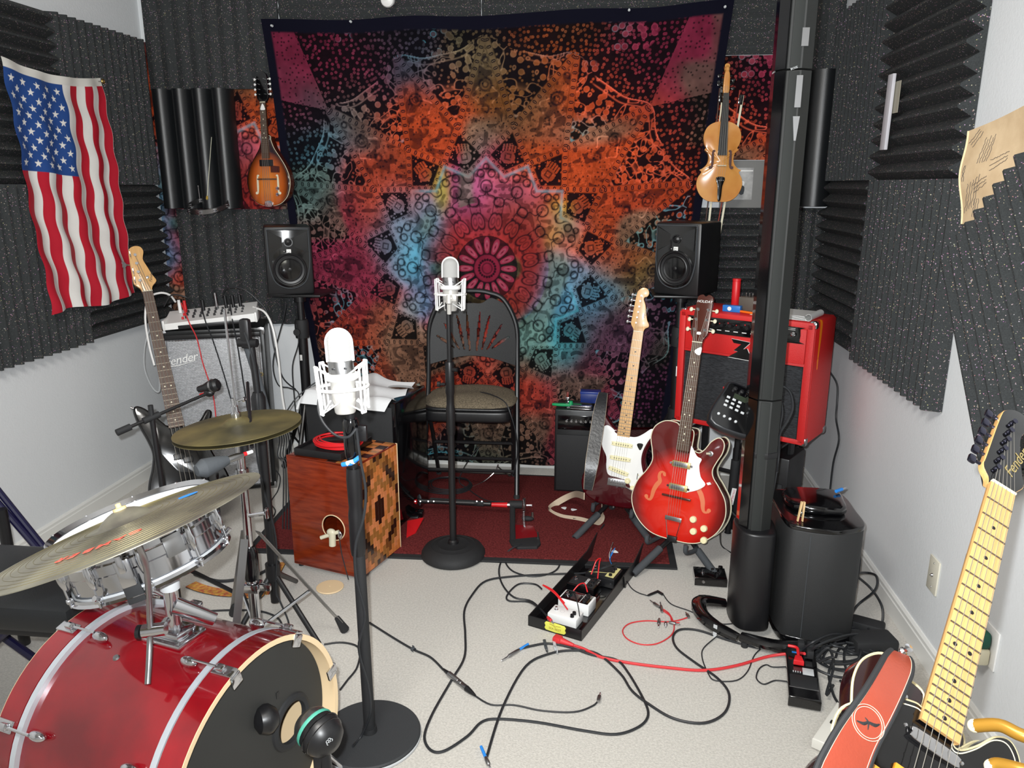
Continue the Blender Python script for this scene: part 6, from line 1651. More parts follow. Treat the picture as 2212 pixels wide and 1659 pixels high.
def snare():
    zz = (upW*math.cos(.28)-rgt*math.sin(.28)+fh*.05).normalized()
    c = at(306, 1166, d=1.70)
    M = zframe(c, zz, tuple(rgt))
    t = thing('snare_drum', 'shiny chrome snare drum with many lugs under the large cymbal', 'drum', M=M)
    R, H = .158, .110
    MB().lathe([(R, -H/2), (R, -.014), (R+.004, -.010), (R+.004, .010), (R, .014), (R, H/2), (R-.003, H/2), (R-.003, -H/2)], 56).build('shell', M_chr, t)
    for s_ in (-1, 1):
        z = s_*H/2
        MB().lathe([(R+.004, z-.012), (R+.010, z-.012), (R+.008, z), (R+.008, z+s_*.006), (R+.015, z+s_*.012), (R+.012, z+s_*.014), (R+.004, z+s_*.004)], 56).build('rim', M_chr, t)
    MB().lathe([(0, H/2+.002), (R+.004, H/2+.002), (R+.004, H/2-.004)], 48).build('batter_head', mat('coated_head', (226, 228, 228), rough=.6), t)
    MB().lathe([(0, -H/2-.002), (R+.004, -H/2-.002), (R+.004, -H/2+.004)], 48).build('resonant_head', M_clear, t)
    lug = MB().ball((R+.008, 0, 0), (.012, .009, .034), 14, 10).box((R+.006, 0, 0), (.012, .020, .030), .003).mesh('lug', M_chr)
    rod = MB().cyl((R+.013, 0, -.070), (R+.013, 0, .070), .0028, n=8).mesh('tension_rod', M_chr)
    ear = MB().box((R+.012, 0, 0), (.014, .014, .010), .003).mesh('rim_ear', M_chr)
    for k in range(10):
        F = Rz(36*k+8); rep('lug', lug, [F], t); rep('tension_rod', rod, [F], t); rep('rim_ear', ear, [T(0, 0, H/2) @ F, T(0, 0, -H/2) @ F], t)
    for a, nm in ((-75, 'strainer'), (105, 'butt_plate')):
        q = MB().box((R+.014, 0, -.012), (.018, .030, .060), .004).box((R+.024, 0, .010), (.010, .014, .040), .004).build(nm, M_chr, t, M=Rz(a))
        MB().box((R+.012, 0, -.055), (.003, .034, .05), .001).build('snare_strap', M_rub, q)
    MB().box((R+.0045, 0, .0), (.002, .040, .045), .001).build('badge', M_steel, t, M=Rz(-40))
    # stand
    b = Vector((-1.36, 2.02, 0))
    s = thing('snare_stand', 'chrome basket stand under the snare drum', 'drum stand', loc=b)
    I = T(*(-b)); hub = Vector((.05, -.06, .60))
    for a in (20, 140, 260):
        e = M @ Vector((.145*math.cos(math.radians(a)), .145*math.sin(math.radians(a)), -H/2-.012)); e2 = M @ Vector((.178*math.cos(math.radians(a)), .178*math.sin(math.radians(a)), -H/2+.01))
        MB().tube([tuple(hub), tuple(I @ e), tuple(I @ e2)], .006, 8).build('basket_arm', M_chr, s)
    MB().cyl((0, 0, .08), (0.05, -.06, .61), .012, n=14).build('upright', M_chr, s)
    for a in (70, 150, 250): MB().tube([(0, 0, .26), (.22*math.cos(math.radians(a)), .22*math.sin(math.radians(a)), .008)], .007, 8).build('leg', M_chr, s)
snare()

def cymbal_profile(R, bell, bellh, bow, th=.0015):
    pr = [(.006, bow+bellh)]
    for k in range(1, 7): a = k/6; pr.append((bell*a, bow+bellh*math.cos(a*PI/2)**.8))
    for k in range(1, 11): a = k/10; r = bell+(R-bell)*a; pr.append((r, bow*(1-a**1.35)))
    lo = [(r, z-th) for r, z in pr[::-1]]
    return pr+lo
def crash():
    zz = (upW*.93-rgt*math.sin(math.radians(19))+fh*.10).normalized()
    M = zframe(at(276, 1140, d=1.44), zz, tuple(rgt))
    t = thing('cymbal', 'large tilted bronze cymbal with red lettering above the snare drum', 'cymbal', M=M)
    MB().lathe(cymbal_profile(.252, .048, .022, .016), 96).build('disc', M_cym, t, sharp=60)
    gm = MB(); gm_n = 0
    for r in np.arange(.07, .245, .0125):
        z = .016*(1-((r-.048)/(.252-.048))**1.35)+.0002
        MB().tube([(r*math.cos(a), r*math.sin(a), z) for a in np.linspace(0, 2*PI, 73)[:-1]], .0004, 4, closed=True).build('lathe_groove', M_cym2, t)
    M_rp = mat('red_ink', (232, 84, 68), rough=.6)
    # lettering follows a ring near the front edge, read from the drummer's side
    for i, chr_ in enumerate('CAMBER'):
        a = math.radians(-56-9.0*i); r = .162
        z = .016*(1-((r-.048)/.204)**1.35)+.0016
        text(chr_, .032, M_rp, t, T(r*math.cos(a), r*math.sin(a), z) @ Rz(math.degrees(a)-90+0), name='lettering', ext=.0002, bold=.0006)
    bl = MB().lathe([(0, 0), (.019, 0)], 20).build('blue_sticker', M_blue, t, M=T(.10, .055, .0135) @ Matrix.Diagonal((1.2, .8, 1, 1)))
    # clamp and felt
    MB().lathe([(0, .036), (.012, .036), (.012, .041), (.005, .042), (.005, .049), (0, .050)], 16).build('felt_and_nut', mat('felt', (196, 176, 130), rough=.9), t)
    # arm from the drum mount
    top = M @ Vector((0, 0, -.0)); a0 = top; a1 = at(318, 1240, d=1.52); a2 = at(324, 1365, d=1.60); a3 = at(319, 1478, d=1.57)
    s = bd_t; I = bd_M.inverted(); O2 = a2; pts = cr([tuple(I @ Vector(p)) for p in (a0, top.lerp(a1, .35)+Vector((.01, 0, -.01)), a1, a2, a3)], 6)
    MB().tube(pts, .0062, 12).build('cymbal_rod', M_steel, s)
    J = I @ T(*a2)
    MB().cyl((-.016, 0, 0), (.03, .01, .004), .014, n=16, M=J).build('clamp_sleeve', M_chr, s)
    MB().cyl((-.018, -.002, 0), (-.026, -.003, 0), .0145, n=16, M=J).build('rubber_end', M_blk, s)
    MB().tube([tuple(J @ Vector((.02, .008, .004))), (.33, .03, -.21)], .009, 12).build('link_bar', M_chr, s)
crash()

def hihat():
    base = Vector((-1.034, 2.03, 0))
    s = thing('hi_hat_stand', 'chrome hi-hat stand with black height collar behind the bass drum', 'cymbal stand', loc=base)
    MB().cyl((0, 0, .86), (-.008, 0, 1.215), .0035, n=10).build('pull_rod', M_chr, s)
    MB().cyl((0, 0, .46), (0, 0, .86), .0125, n=16).build('upper_tube', M_chr, s)
    MB().lathe([(0, .38), (.021, .38), (.024, .40), (.024, .47), (.017, .49), (0, .49)], 20).build('height_collar', M_gloss, s)
    MB().lathe([(0, .69), (.018, .69), (.018, .74), (0, .74)], 16).cyl((.0, -.012, .715), (.0, -.045, .72), .005, n=8).build('memory_lock', M_chr, s)
    MB().cyl((0, 0, .08), (0, 0, .40), .016, n=16).build('lower_tube', M_chr, s)
    m = MB(); m.box((0, 0, .355), (.05, .045, .03), .006).box((.045, -.01, .36), (.035, .014, .022), .004).build('tripod_hub', M_chr, s)
    MB().cyl((.02, -.02, .60), (.075, -.03, .615), .006, n=8).box((.08, -.03, .615), (.010, .016, .034), .004).build('wing_bolt', M_chr, s)
    def leg(foot, z0=.52):
        f = Vector(foot)-base; h = Vector((f.x*.10, f.y*.10, z0)); L = MB()
        d = (f-h); sd = d.cross(upW).normalized()*.012
        L.add([h-sd, h+sd, f+sd+Vector((0, 0, .02)), f-sd+Vector((0, 0, .02)), h-sd+Vector((0, 0, .005)), h+sd+Vector((0, 0, .005)), f+sd+Vector((0, 0, .025)), f-sd+Vector((0, 0, .025))], [(0, 1, 2, 3), (4, 5, 6, 7), (0, 1, 5, 4), (1, 2, 6, 5), (2, 3, 7, 6), (3, 0, 4, 7)])
        o = L.build('leg', M_steel, s, sharp=20)
        e = f+Vector((0, 0, .022)); g = e-d.normalized()*.06
        MB().tube([tuple(g), tuple(e+Vector((0, 0, -.012)))], [.010, .017], 10).build('rubber_foot', M_rub, o)
        MB().tube([tuple(h.lerp(f, .55)), (f.x*.04, f.y*.04, .10+z0*.2)], .006, 8).build('brace', M_chr, s)
    leg(at(745, 1365, z=0)); leg(at(505, 1330, z=0)); leg((-1.03, 1.78, 0))
    MB().box((0, -.10, .012), (.075, .20, .014), .004).build('foot_plate', M_steel, s)
    # cymbals
    zz = (upW-rgt*.085+fh*.02).normalized()
    c = base+Vector((0, 0, .865))
    t = thing('hi_hat_cymbal', 'upper dark bronze hi-hat cymbal on the chrome stand', 'cymbal', M=zframe(c+zz*.006, zz, tuple(rgt)))
    MB().lathe(cymbal_profile(.180, .042, .018, .012), 72).build('disc', M_cym2, t, sharp=60)
    u = thing('hi_hat_cymbal', 'lower hi-hat cymbal turned upward just beneath the upper one', 'cymbal', M=zframe(c-zz*.006, -zz, tuple(rgt)))
    MB().lathe(cymbal_profile(.180, .042, .018, .012), 72).build('disc', M_cym2, u, sharp=60)
    MB().lathe([(0, .028), (.014, .028), (.014, .040), (.010, .044), (.010, .060), (.006, .064), (.006, .085), (0, .086)], 18).build('clutch', M_chr, t)
    MB().cyl((.006, 0, .075), (.030, -.004, .080), .004, n=8).box((.034, -.004, .080), (.006, .020, .012), .002).build('clutch_wing', M_chr, t)
hihat()

# ---- black boom stand standing behind the bass drum
def boom_stand():
    b = at(600, 1352, z=0)
    s = thing('boom_stand', 'tall black boom stand in front of the cajon with looped cable at its top', 'microphone stand', loc=b)
    ztop = at(546, 700, y=b.y).z
    MB().cyl((0, 0, .10), (0, 0, .80), .0165, n=16).build('lower_tube', M_blk, s)
    MB().lathe([(0, .76), (.022, .76), (.024, .78), (.024, .86), (.016, .88), (0, .88)], 16).build('clutch_grip', M_blk, s)
    MB().cyl((0, 0, .86), (-.01, 0, ztop-.05), .0115, n=14).build('upper_tube', M_blk, s)
    m = MB(); m.box((-.018, -.012, ztop-.03), (.035, .03, .10), .010).cyl((-.045, -.015, ztop-.06), (.02, -.015, ztop-.06), .014, n=12); m.build('boom_joint', M_blk, s)
    MB().tube([(-.02, -.01, ztop-.06), (-.012, .02, ztop-.16), (.015, .03, ztop-.33)], .014, 12).build('folded_boom', M_grey, s)
    MB().cyl((-.012, -.02, ztop-.33), (-.012, -.02, ztop-.38), .017, n=12).build('counterweight', M_gloss, s)
    MB().lathe([(0, .19), (.026, .19), (.026, .25), (0, .25)], 16).build('leg_hub', M_blk, s)
    for (px, py) in ((690, 1398), (505, 1390)):
        f = at(px, py, z=0)-b; MB().tube([(0, 0, .22), (f.x, f.y, .012)], .0095, 10).build('leg', M_blk, s)
    MB().tube([(0, 0, .22), (-.05, .30, .012)], .0095, 10).build('leg', M_blk, s)
    cbl = [(-.02, -.02, ztop-.02), (.005, -.045, ztop-.06), (.018, -.04, ztop-.16), (.012, -.03, ztop-.30), (-.006, -.035, ztop-.40), (.0, -.025, ztop-.55), (.03, -.02, ztop-.75), (.015, -.02, ztop-.95), (.03, -.03, .12), (.07, -.06, .05), (.04, -.05, .006)]
    MB().tube(cr([tuple(Vector(p)+b) for p in cbl], 6), .0032, 7).build('cable', M_cable, None); tag(bpy.data.objects[-1] if False else COL.objects[-1], 'black cable looped down the boom stand in front of the cajon', 'cable')
boom_stand()
# long near leg tip lying at the disc base
# ---- boom arm with instrument microphones by the amplifier
def side_boom():
    a = at(252, 935, d=2.62); e = at(452, 848, d=2.85)
    s = thing('boom_stand', 'black boom arm reaching left in front of the silver-grilled amplifier', 'microphone stand', loc=(a.lerp(e, .5).x, a.lerp(e, .5).y, 0))
    I = T(-s.location.x, -s.location.y, 0)
    A, E_ = I @ a, I @ e
    MB().tube([A, A.lerp(E_, .14)], .012, 12).build('counterweight', M_rub, s)
    MB().tube([A.lerp(E_, .12), E_], .0062, 10).build('boom_tube', M_blk, s)
    j = A.lerp(E_, .36)
    MB().tube([A.lerp(E_, .27), A.lerp(E_, .44)], .012, 12).cyl(tuple(j), tuple(j+Vector((0, 0, .045))), .009, n=10).build('boom_joint', M_blkm, s)
    MB().tube([j, (j.x+.02, j.y, .02)], .010, 10).build('upright', M_blk, s)
    for k in (30, 150, 270): MB().tube([(j.x+.02, j.y, .20), (j.x+.02+.22*math.cos(math.radians(k)), j.y+.22*math.sin(math.radians(k)), .012)], .008, 8).build('leg', M_blk, s)
    MB().ball(tuple(E_), (.02, .016, .016), 10, 8).build('boom_tip', M_blk, s)
    m = thing('microphone', 'black instrument microphone in a clip on the boom tip', 'microphone', M=zframe(e+Vector((0, 0, .022)), (.75, -.1, .22), (0, 0, 1)))
    MB().lathe([(0, -.045), (.012, -.045), (.014, -.02), (.020, .0), (.024, .016), (.024, .036), (.016, .044), (0, .046)], 20).build('body', M_blk, m)
    MB().lathe([(.0248, .014), (.0252, .018), (.0248, .022)], 20).build('band', M_steel, m)
    MB().box((-.022, 0, -.02), (.012, .02, .05), .003).build('red_clip', M_red, m)
side_boom()
def snare_mic():
    a = at(440, 1012, d=2.02); e = at(545, 975, d=2.12); Z = (a-e)
    m = thing('microphone', 'dark dynamic microphone with silver connector aimed down at the snare', 'microphone', M=zframe(e, Z, (0, 0, 1)))
    L = Z.length
    MB().lathe([(0, 0), (.005, 0), (.0055, .02), (0, .02)], 12).build('white_tape', M_wht, m)
    MB().lathe([(0, .018), (.006, .018), (.006, .03), (0, .03)], 12).build('red_tape', M_red, m)
    MB().lathe([(0, .028), (.007, .028), (.010, .045), (.010, .075), (0, .075)], 14).build('connector', M_steel, m)
    MB().lathe([(0, .073), (.012, .073), (.020, .10), (.026, .14), (.026, L), (.015, L+.02), (0, L+.022)], 18).build('body', M_grey, m)
    s = Vector((-1.129, 2.377, 0)); 
    k = thing('small_boom', 'short black boom joining the snare microphone to the tall boom stand', 'microphone stand', loc=e)
    tgt = Vector((-1.125, 2.30, .93))-e
    MB().tube([(.0, .0, .012), (tgt.x*.5, tgt.y*.5, tgt.z*.5+.02), tuple(tgt)], .0055, 8).build('arm', M_blk, k)
    MB().tube([(-.02, -.005, .0), (-.02, -.005, .02)], .012, 10).build('clip', M_blk, k)
snare_mic()

# ---- cajon
def cajon():
    FL = Vector((-1.24, 2.815, .014)); X = Vector((.325, -.098, 0)).normalized(); Y = Vector((X.y*-1, X.x, 0))
    M = Matrix((X, Y, upW)).transposed().to_4x4(); M.translation = FL
    W, Dp, H = .335, .300, .480
    t = thing('cajon', 'wooden box drum with diamond mosaic side and round sound hole', 'drum', M=M)
    M_cj = mat('red_brown_wood', (132, 46, 18), rough=.2, coat=.6, noise=.3, nscale=5, stretch=(2, 2, 14), col2=(104, 30, 10))
    # front face with a round hole
    hx, hz, hr = .212, .200, .054
    v = []; f = []; K = 48
    for y in (0, .009):
        for j in (0, 1):
            for i in range(K):
                a = 2*PI*i/K; cx_, sz_ = math.cos(a), math.sin(a)
                if j == 0: v.append((hx+hr*cx_, y, hz+hr*sz_))
                else:
                    q = min([s_ for s_ in ((W-hx)/cx_ if cx_ > 1e-6 else 9, -hx/cx_ if cx_ < -1e-6 else 9, (H-hz)/sz_ if sz_ > 1e-6 else 9, -hz/sz_ if sz_ < -1e-6 else 9)])
                    v.append((hx+q*cx_, y, hz+q*sz_))
    # add corners by snapping nearest samples
    for y in (0, 1):
        for (cxx, czz) in ((0, 0), (W, 0), (0, H), (W, H)):
            idx = [y*2*K+K+i for i in range(K)]; b = min(idx, key=lambda i: (v[i][0]-cxx)**2+(v[i][2]-czz)**2); v[b] = (cxx, v[b][1], czz)
    for y in (0, 1):
        for i in range(K): a = y*2*K; f.append((a+i, a+(i+1) % K, a+K+(i+1) % K, a+K+i))
    for i in range(K): f.append((i, (i+1) % K, 2*K+(i+1) % K, 2*K+i)); f.append((K+i, K+(i+1) % K, 3*K+(i+1) % K, 3*K+i))
    MB().add(v, f).build('front_board', M_cj, t)
    MB().tube([(hx+hr*math.cos(a), -.001, hz+hr*math.sin(a)) for a in np.linspace(0, 2*PI, 37)[:-1]], .0022, 6, closed=True).build('hole_edge', M_ply, t)
    MB().box((W/2, Dp/2, .006), (W, Dp, .012), .002).build('bottom_board', M_cj, t)
    MB().box((.005, Dp/2, H/2), (.010, Dp-.002, H-.002), .002).build('left_board', M_cj, t)
    MB().box((W/2, Dp-.006, H/2), (W, .008, H-.002), .001).build('back_board', M_cj, t)
    MB().box((W/2, Dp/2, H-.006), (W-.002, Dp, .012), .004).build('top_board', M_cj, t)
    MB().box((W-.008, Dp/2, H/2), (.012, Dp-.002, H-.004), .003).build('right_board', M_cj, t)
    MB().box((W-.004, Dp+.001, H/2), (.010, .004, H), .001).build('pale_edge', M_ply, t)
    for (x, y) in ((.02, .02), (W-.02, .02), (.02, Dp-.02), (W-.02, Dp-.02)): MB().cyl((x, y, -.014), (x, y, .0), .012, n=10).build('rubber_foot', M_rub, t)
    # mosaic tiles on the right side: columns of small wood blocks in diamond rings
    tm = [mat('mosaic_'+n_, c_, rough=.3, coat=.4, noise=.2, nscale=30, stretch=(1, 1, 8)) for n_, c_ in (('dark', (44, 20, 10)), ('orange', (206, 122, 62)), ('tan', (160, 104, 50)), ('salmon', (216, 132, 82)), ('brown', (120, 72, 32)))]
    NC, NR = 13, 22
    cw, chh = (Dp-.008)/NC, (H-.008)/(NR/1.0)
    tiles = [MB().box((0, 0, 0), (.003, cw-.0006, chh*2-.0006), .0005, seg=1).mesh('mosaic_tile', m_) for m_ in tm]
    half = [MB().box((0, 0, 0), (.003, cw-.0006, chh-.0006), .0005, seg=1).mesh('mosaic_tile', m_) for m_ in tm]
    ctr = (NC-1)/2
    for c in range(NC):
        off = 0 if c % 2 == 0 else 1
        r = -off
        while r < NR:
            a, b = max(r, 0), min(r+2, NR)
            rc = (a+b)/2-.5
            d = abs(c-ctr)*1.0+abs(rc-(NR-1)/2)*.62
            if d < 1.9: k = 0
            elif d < 3.4: k = 3 if (c+r//2) % 3 else 1
            elif d < 4.6: k = 2
            elif d < 6.0: k = 1 if (c+r//2) % 2 else 3
            elif d < 7.0: k = 2 if (c % 2) else 4
            elif d < 8.2: k = 0
            elif d < 9.4: k = 4 if (c % 2) else 2
            else: k = 3 if (c+r//2) % 2 else 1
            if b > a:
                me = tiles[k] if b-a == 2 else half[k]
                rep('mosaic_tile', me, [T(W-.0008, .004+cw*(c+.5), .004+chh*(a+b)/2)], t)
            r += 2
    # top edge mosaic strip (wraps over the top)
    for c in range(NC):
        for j in range(3):
            k = (0, 1, 2, 1, 0)[(c+j*2) % 5]
            rep('mosaic_tile', tiles[k], [T(W-.030-.046*j, .004+cw*(c+.5), H-.0002) @ Ry(90)], t)
    # tray and red cable on top
    q = thing('tray', 'flat black tray lying on top of the mosaic box drum', 'tray', M=M @ T(.035, .005, H+.002) @ Rz(3))
    m = MB(); m.box((.11, .12, .004), (.22, .235, .008), .002)
    for c_, s_ in (((.11, .004, .016), (.22, .006, .030)), ((.11, .236, .016), (.22, .006, .030)), ((.003, .12, .016), (.006, .235, .030)), ((.217, .12, .016), (.006, .235, .030))): m.box(c_, s_, .002)
    m.box((.11, .12, .020), (.19, .20, .006), .002)
    m.build('tray_body', M_blk, q)
    r_ = thing('coiled_cable', 'coiled bright red cable lying on the black tray', 'cable', M=M @ T(.165, .125, H+.032))
    for k in range(6):
        rr = .100-.006*(k % 3); zz = .005+.006*(k//3)+.002*k
        MB().tube([((rr+.004*math.sin(3*a+k))*math.cos(a), (rr*.86+.003*math.cos(2*a+k))*math.sin(a), zz+.002*math.sin(a*2+k)) for a in np.linspace(0, 2*PI, 41)[:-1]], .0032, 7, closed=True).build('cable_loop', M_red, r_)
    MB().tube(cr([(-.09, 0, .02), (-.04, -.05, .022), (.03, -.055, .02), (.09, -.02, .02)], 5), .0032, 7).build('cable_loop', M_red, r_)
    # plastic clamp mic in the sound hole
    g = thing('cable_clip', 'pale wooden clip with crosswise peg hanging in box drum sound hole', 'clip', M=M @ T(hx-.002, -.012, hz-.028))
    MB().tube([(0, 0, -.045), (.003, 0, .012)], .014, 14).build('stem', M_bone, g); MB().tube([(-.045, -.014, -.014), (.028, .010, .016)], .008, 12).build('peg', M_bone, g); MB().ball((-.002, -.0, .012), (.021, .014, .016), 12, 8).build('wrap', M_bone, g)
    MB().ball((.036, .006, .004), (.010, .008, .018), 10, 8).build('chrome_tip', M_chr, g)
    MB().tube([(.036, .0, -.010), (.05, -.01, -.07), (.083, -.02, -.17)], .0022, 6).build('cable', M_cable, None)
    o = COL.objects[-1]; o.matrix_world = g.matrix_world.copy(); tag(o, 'thin dark cable running down from the clip in the sound hole', 'cable')
    return M
cj_M = cajon()

# ---- black case with a white cloth, behind the cajon
def case():
    M = T(-1.345, 3.29, .014) @ Rz(-12)
    t = thing('floor_monitor', 'black wedge amplifier with glossy side under a crumpled white cloth', 'amplifier', M=M)
    W, Dp, H = .47, .33, .60
    MB().box((W/2, Dp/2, H/2), (W, Dp, H), .012).build('cabinet', M_gloss, t)
    MB().box((W/2, -.003, H/2), (W-.03, .008, H-.04), .003).build('grille', M_blkm, t)
    for (x, y) in ((.04, .04), (W-.04, .04), (.04, Dp-.04), (W-.04, Dp-.04)): MB().cyl((x, y, -.014), (x, y, .0), .015, n=10).build('rubber_foot', M_rub, t)
    M_cl = mat('white_cloth', (222, 224, 226), rough=.9, bump=.3, bscale=200)
    def fn(u, v):
        x = -.02+u*(W+.02)*(.93+.05*math.sin(v*5)); y = -.03+v*(Dp+.03)
        z = H+.012+.010*math.sin(u*9+v*4)+.012*math.sin(v*11-u*5)*u+.018*math.exp(-((u-.5)/.1)**2)
        if x > W-.03: z -= (x-W+.03)*.3
        if y < 0: z = H-.035*min(1, (-y)/.03)+.004
        if x < 0: z -= .03
        return (x, y-.006 if y < 0 else y, z)
    c = thing('cloth', 'crumpled white cloth draped over the black case behind box drum', 'cloth', M=M)
    MB().grid(fn, 36, 26).build('fabric', M_cl, c, sharp=180)
    p = thing('jack_adapter', 'small steel adapter lying on the white cloth', 'plug', M=M @ T(.10, .12, H+.045) @ Rz(15))
    MB().cyl((0, 0, 0), (.035, 0, 0), .006, n=10).build('barrel', M_steel, p); MB().cyl((.035, 0, 0), (.07, 0, 0), .004, n=8).build('sleeve', M_blk, p)
case()

# ---- bench at the far left
def bench():
    a = at(-60, 1150, z=.52); b = at(232, 1148, z=.52)
    t = thing('keyboard_bench', 'black padded bench at left edge beside snare drum', 'bench', loc=(-1.62, 1.72, 0))
    MB().box((-.08, .04, .475), (.78, .34, .075), .02).build('padded_seat', M_vinyl, t)
    MB().box((-.08, .04, .428), (.74, .30, .02), .003).build('seat_board', M_blk, t)
    M_nv = mat('navy_tube', (20, 18, 52), rough=.3)
    for y in (-.09, .17):
        MB().tube([(-.42, y, .42), (.10, y, .015)], .013, 10).build('cross_leg', M_nv, t)
        MB().tube([(.10, y+.02, .42), (-.42, y+.02, .015)], .013, 10).build('cross_leg', M_nv, t)
    for x in (-.42, .10): MB().tube([(x, -.11, .015), (x, .21, .015)], .013, 10).build('foot_bar', M_rub, t)
    s = thing('keyboard_stand', 'dark blue folding stand tubes behind the padded bench', 'stand', loc=(-1.95, 2.25, 0))
    I = T(1.95, -2.25, 0)
    p0 = at(-12, 1050, y=2.2); p1 = at(70, 1152, y=2.2)
    MB().tube([I @ p0, I @ p1, I @ (p1+(p1-p0)*2.2)], .011, 10).build('brace_tube', M_nv, s)
    p0 = at(-12, 1078, y=2.18); p1 = at(52, 1152, y=2.18)
    MB().tube([I @ p0, I @ (p1+(p1-p0)*2.2)], .011, 10).build('brace_tube', M_nv, s)
    q = at(2, 1100, y=2.15); MB().tube([(I @ q).x*1 and tuple(I @ q), ((I @ q).x, (I @ q).y, .01)], .018, 12).build('upright', M_blk, s)
bench()
# ------------------------------------------------------------------ cables on the floor and elsewhere
def cable(label, pts, r=.0035, m=None, n=6, z0=None, name='cable'):
    """pts: (px, py, z) seen on the floor at height z, (px, py) = on the floor, or Vectors"""
    P = []
    for p in pts:
        if isinstance(p, Vector): P.append(p)
        elif len(p) == 2: P.append(at(p[0], p[1], z=r+.001))
        else: P.append(at(p[0], p[1], z=p[2]))
    o = MB().tube([tuple(q) for q in cr([tuple(q) for q in P], n)], r, 7).build(name, m or M_cable)
    tag(o, label, 'cable'); return o
def jack(parent_label, px, py, px2, py2, z=.008, m=None, sleeve=None, L=.06):
    a, b = at(px, py, z=z), at(px2, py2, z=z); d = (b-a).normalized(); M = zframe(a, d, (0, 0, 1)); L = (b-a).length
    t = thing('jack_plug', parent_label, 'plug', M=M)
    MB().lathe([(0, 0), (.0045, 0), (.0055, L*.1), (.0062, L*.2), (.0062, L*.55), (.0045, L*.6), (0, L*.6)], 12).build('barrel', m or M_steel, t)
    MB().lathe([(0, L*.58), (.0028, L*.58), (.0028, L*.9), (.0018, L*.93), (.0026, L*.96), (0, L)], 10).build('tip', M_chr, t)
    if sleeve: MB().lathe([(0, -.045), (.0042, -.045), (.0046, 0), (0, 0)], 10).build('colour_sleeve', sleeve, t)
    return t
B = .004
cable('black cable crossing the carpet from blue-sleeved plug at lower centre', [(1050, 1640), (1085, 1530), (1135, 1440), (1188, 1412), (1240, 1405), (1290, 1412), (1340, 1455), (1365, 1492), (1400, 1520), (1455, 1552), (1520, 1562), (1565, 1540), (1575, 1500), (1550, 1465), (1500, 1430), (1462, 1400), (1454, 1375), (1470, 1360), (1510, 1362), (1570, 1382), (1640, 1400), (1700, 1402)], .0042)
jack('silver jack plug with blue sleeve at the bottom edge near center', 1049, 1636, 1060, 1662, sleeve=M_blue)
cable('black cable running from blue-sleeved plug past the velcro ties', [(1126, 1401), (1150, 1395), (1185, 1390), (1230, 1398), (1280, 1415), (1330, 1425), (1355, 1450), (1390, 1510), (1400, 1545), (1380, 1570), (1330, 1586), (1260, 1578), (1160, 1560), (1075, 1553), (1040, 1560), (1010, 1590), (960, 1622), (930, 1620), (917, 1590), (935, 1540), (975, 1470), (1003, 1420), (1005, 1370), (1003, 1320), (1020, 1285), (1050, 1255), (1110, 1245), (1200, 1240), (1260, 1238, .03), (1300, 1228, .075), (1330, 1218, .08)], .0042)
jack('silver jack plug with blue sleeve pointing left on the carpet', 1122, 1403, 1082, 1428, sleeve=M_blue)
cable('black microphone cable with inline silver connector on the carpet', [(798, 1345), (850, 1378), (893, 1403), (930, 1420), (958, 1447)], .0038)
cable('thin black cable leading from inline connector to a small upright plug', [(1022, 1500), (1060, 1522), (1110, 1523), (1170, 1535), (1240, 1538), (1280, 1525), (1293, 1512)], .0028)
jack('small silver plug standing at the end of thin cable', 1292, 1515, 1297, 1495, z=.012)
t = thing('inline_connector', 'black and silver inline connector joining two cables on the carpet', 'connector', M=zframe(at(958, 1446, z=.011), at(1026, 1502, z=.011)-at(958, 1446, z=.011), (0, 0, 1)))
L_ = (at(1026, 1502, z=.011)-at(958, 1446, z=.011)).length
MB().lathe([(0, 0), (.004, 0), (.008, L_*.2), (0, L_*.2)], 14).build('front_boot', M_blk, t)
MB().lathe([(0, L_*.18), (.0095, L_*.18), (.0095, L_*.48), (.0085, L_*.49), (.0095, L_*.5), (.0095, L_*.58), (.0085, L_*.59), (.0095, L_*.6), (.0095, L_*.75), (0, L_*.76)], 16).build('barrel', M_steel, t)
MB().lathe([(0, L_*.74), (.0098, L_*.74), (.008, L_*.86), (.004, L_), (0, L_)], 14).build('rear_boot', M_blk, t)
v_ = thing('cable_tie', 'grey velcro tie around cable left of inline connector', 'cable tie', M=zframe(at(893, 1403, z=.006), at(905, 1410, z=.006)-at(885, 1396, z=.006), (0, 0, 1)))
MB().lathe([(.006, -.006), (.008, -.006), (.008, .006), (.006, .006)], 14).box((.011, 0, 0), (.008, .003, .011), .001).build('strap_loop', M_grey, v_)
for k, (x, y, mm, lb) in enumerate(((1180, 1402, M_grey, 'dark grey velcro tie wrapped around the looped cables'), (1201, 1405, M_clear, 'pale grey velcro tie wrapped around the looped cables'))):
    v_ = thing('cable_tie', lb, 'cable tie', M=zframe(at(x, y, z=.010), (1, .2, 0), (0, 0, 1)))
    MB().tube([(.010*math.cos(a)+.004, .016*math.sin(a), .002*math.sin(a)) for a in np.linspace(0, 2*PI, 19)[:-1]], .0045, 4, closed=True, flat=.35, up=(0, 0, 1)).build('loop', mm, v_)
    MB().box((.0, -.030, .0), (.006, .05, .010), .001).build('tail', mm, v_)
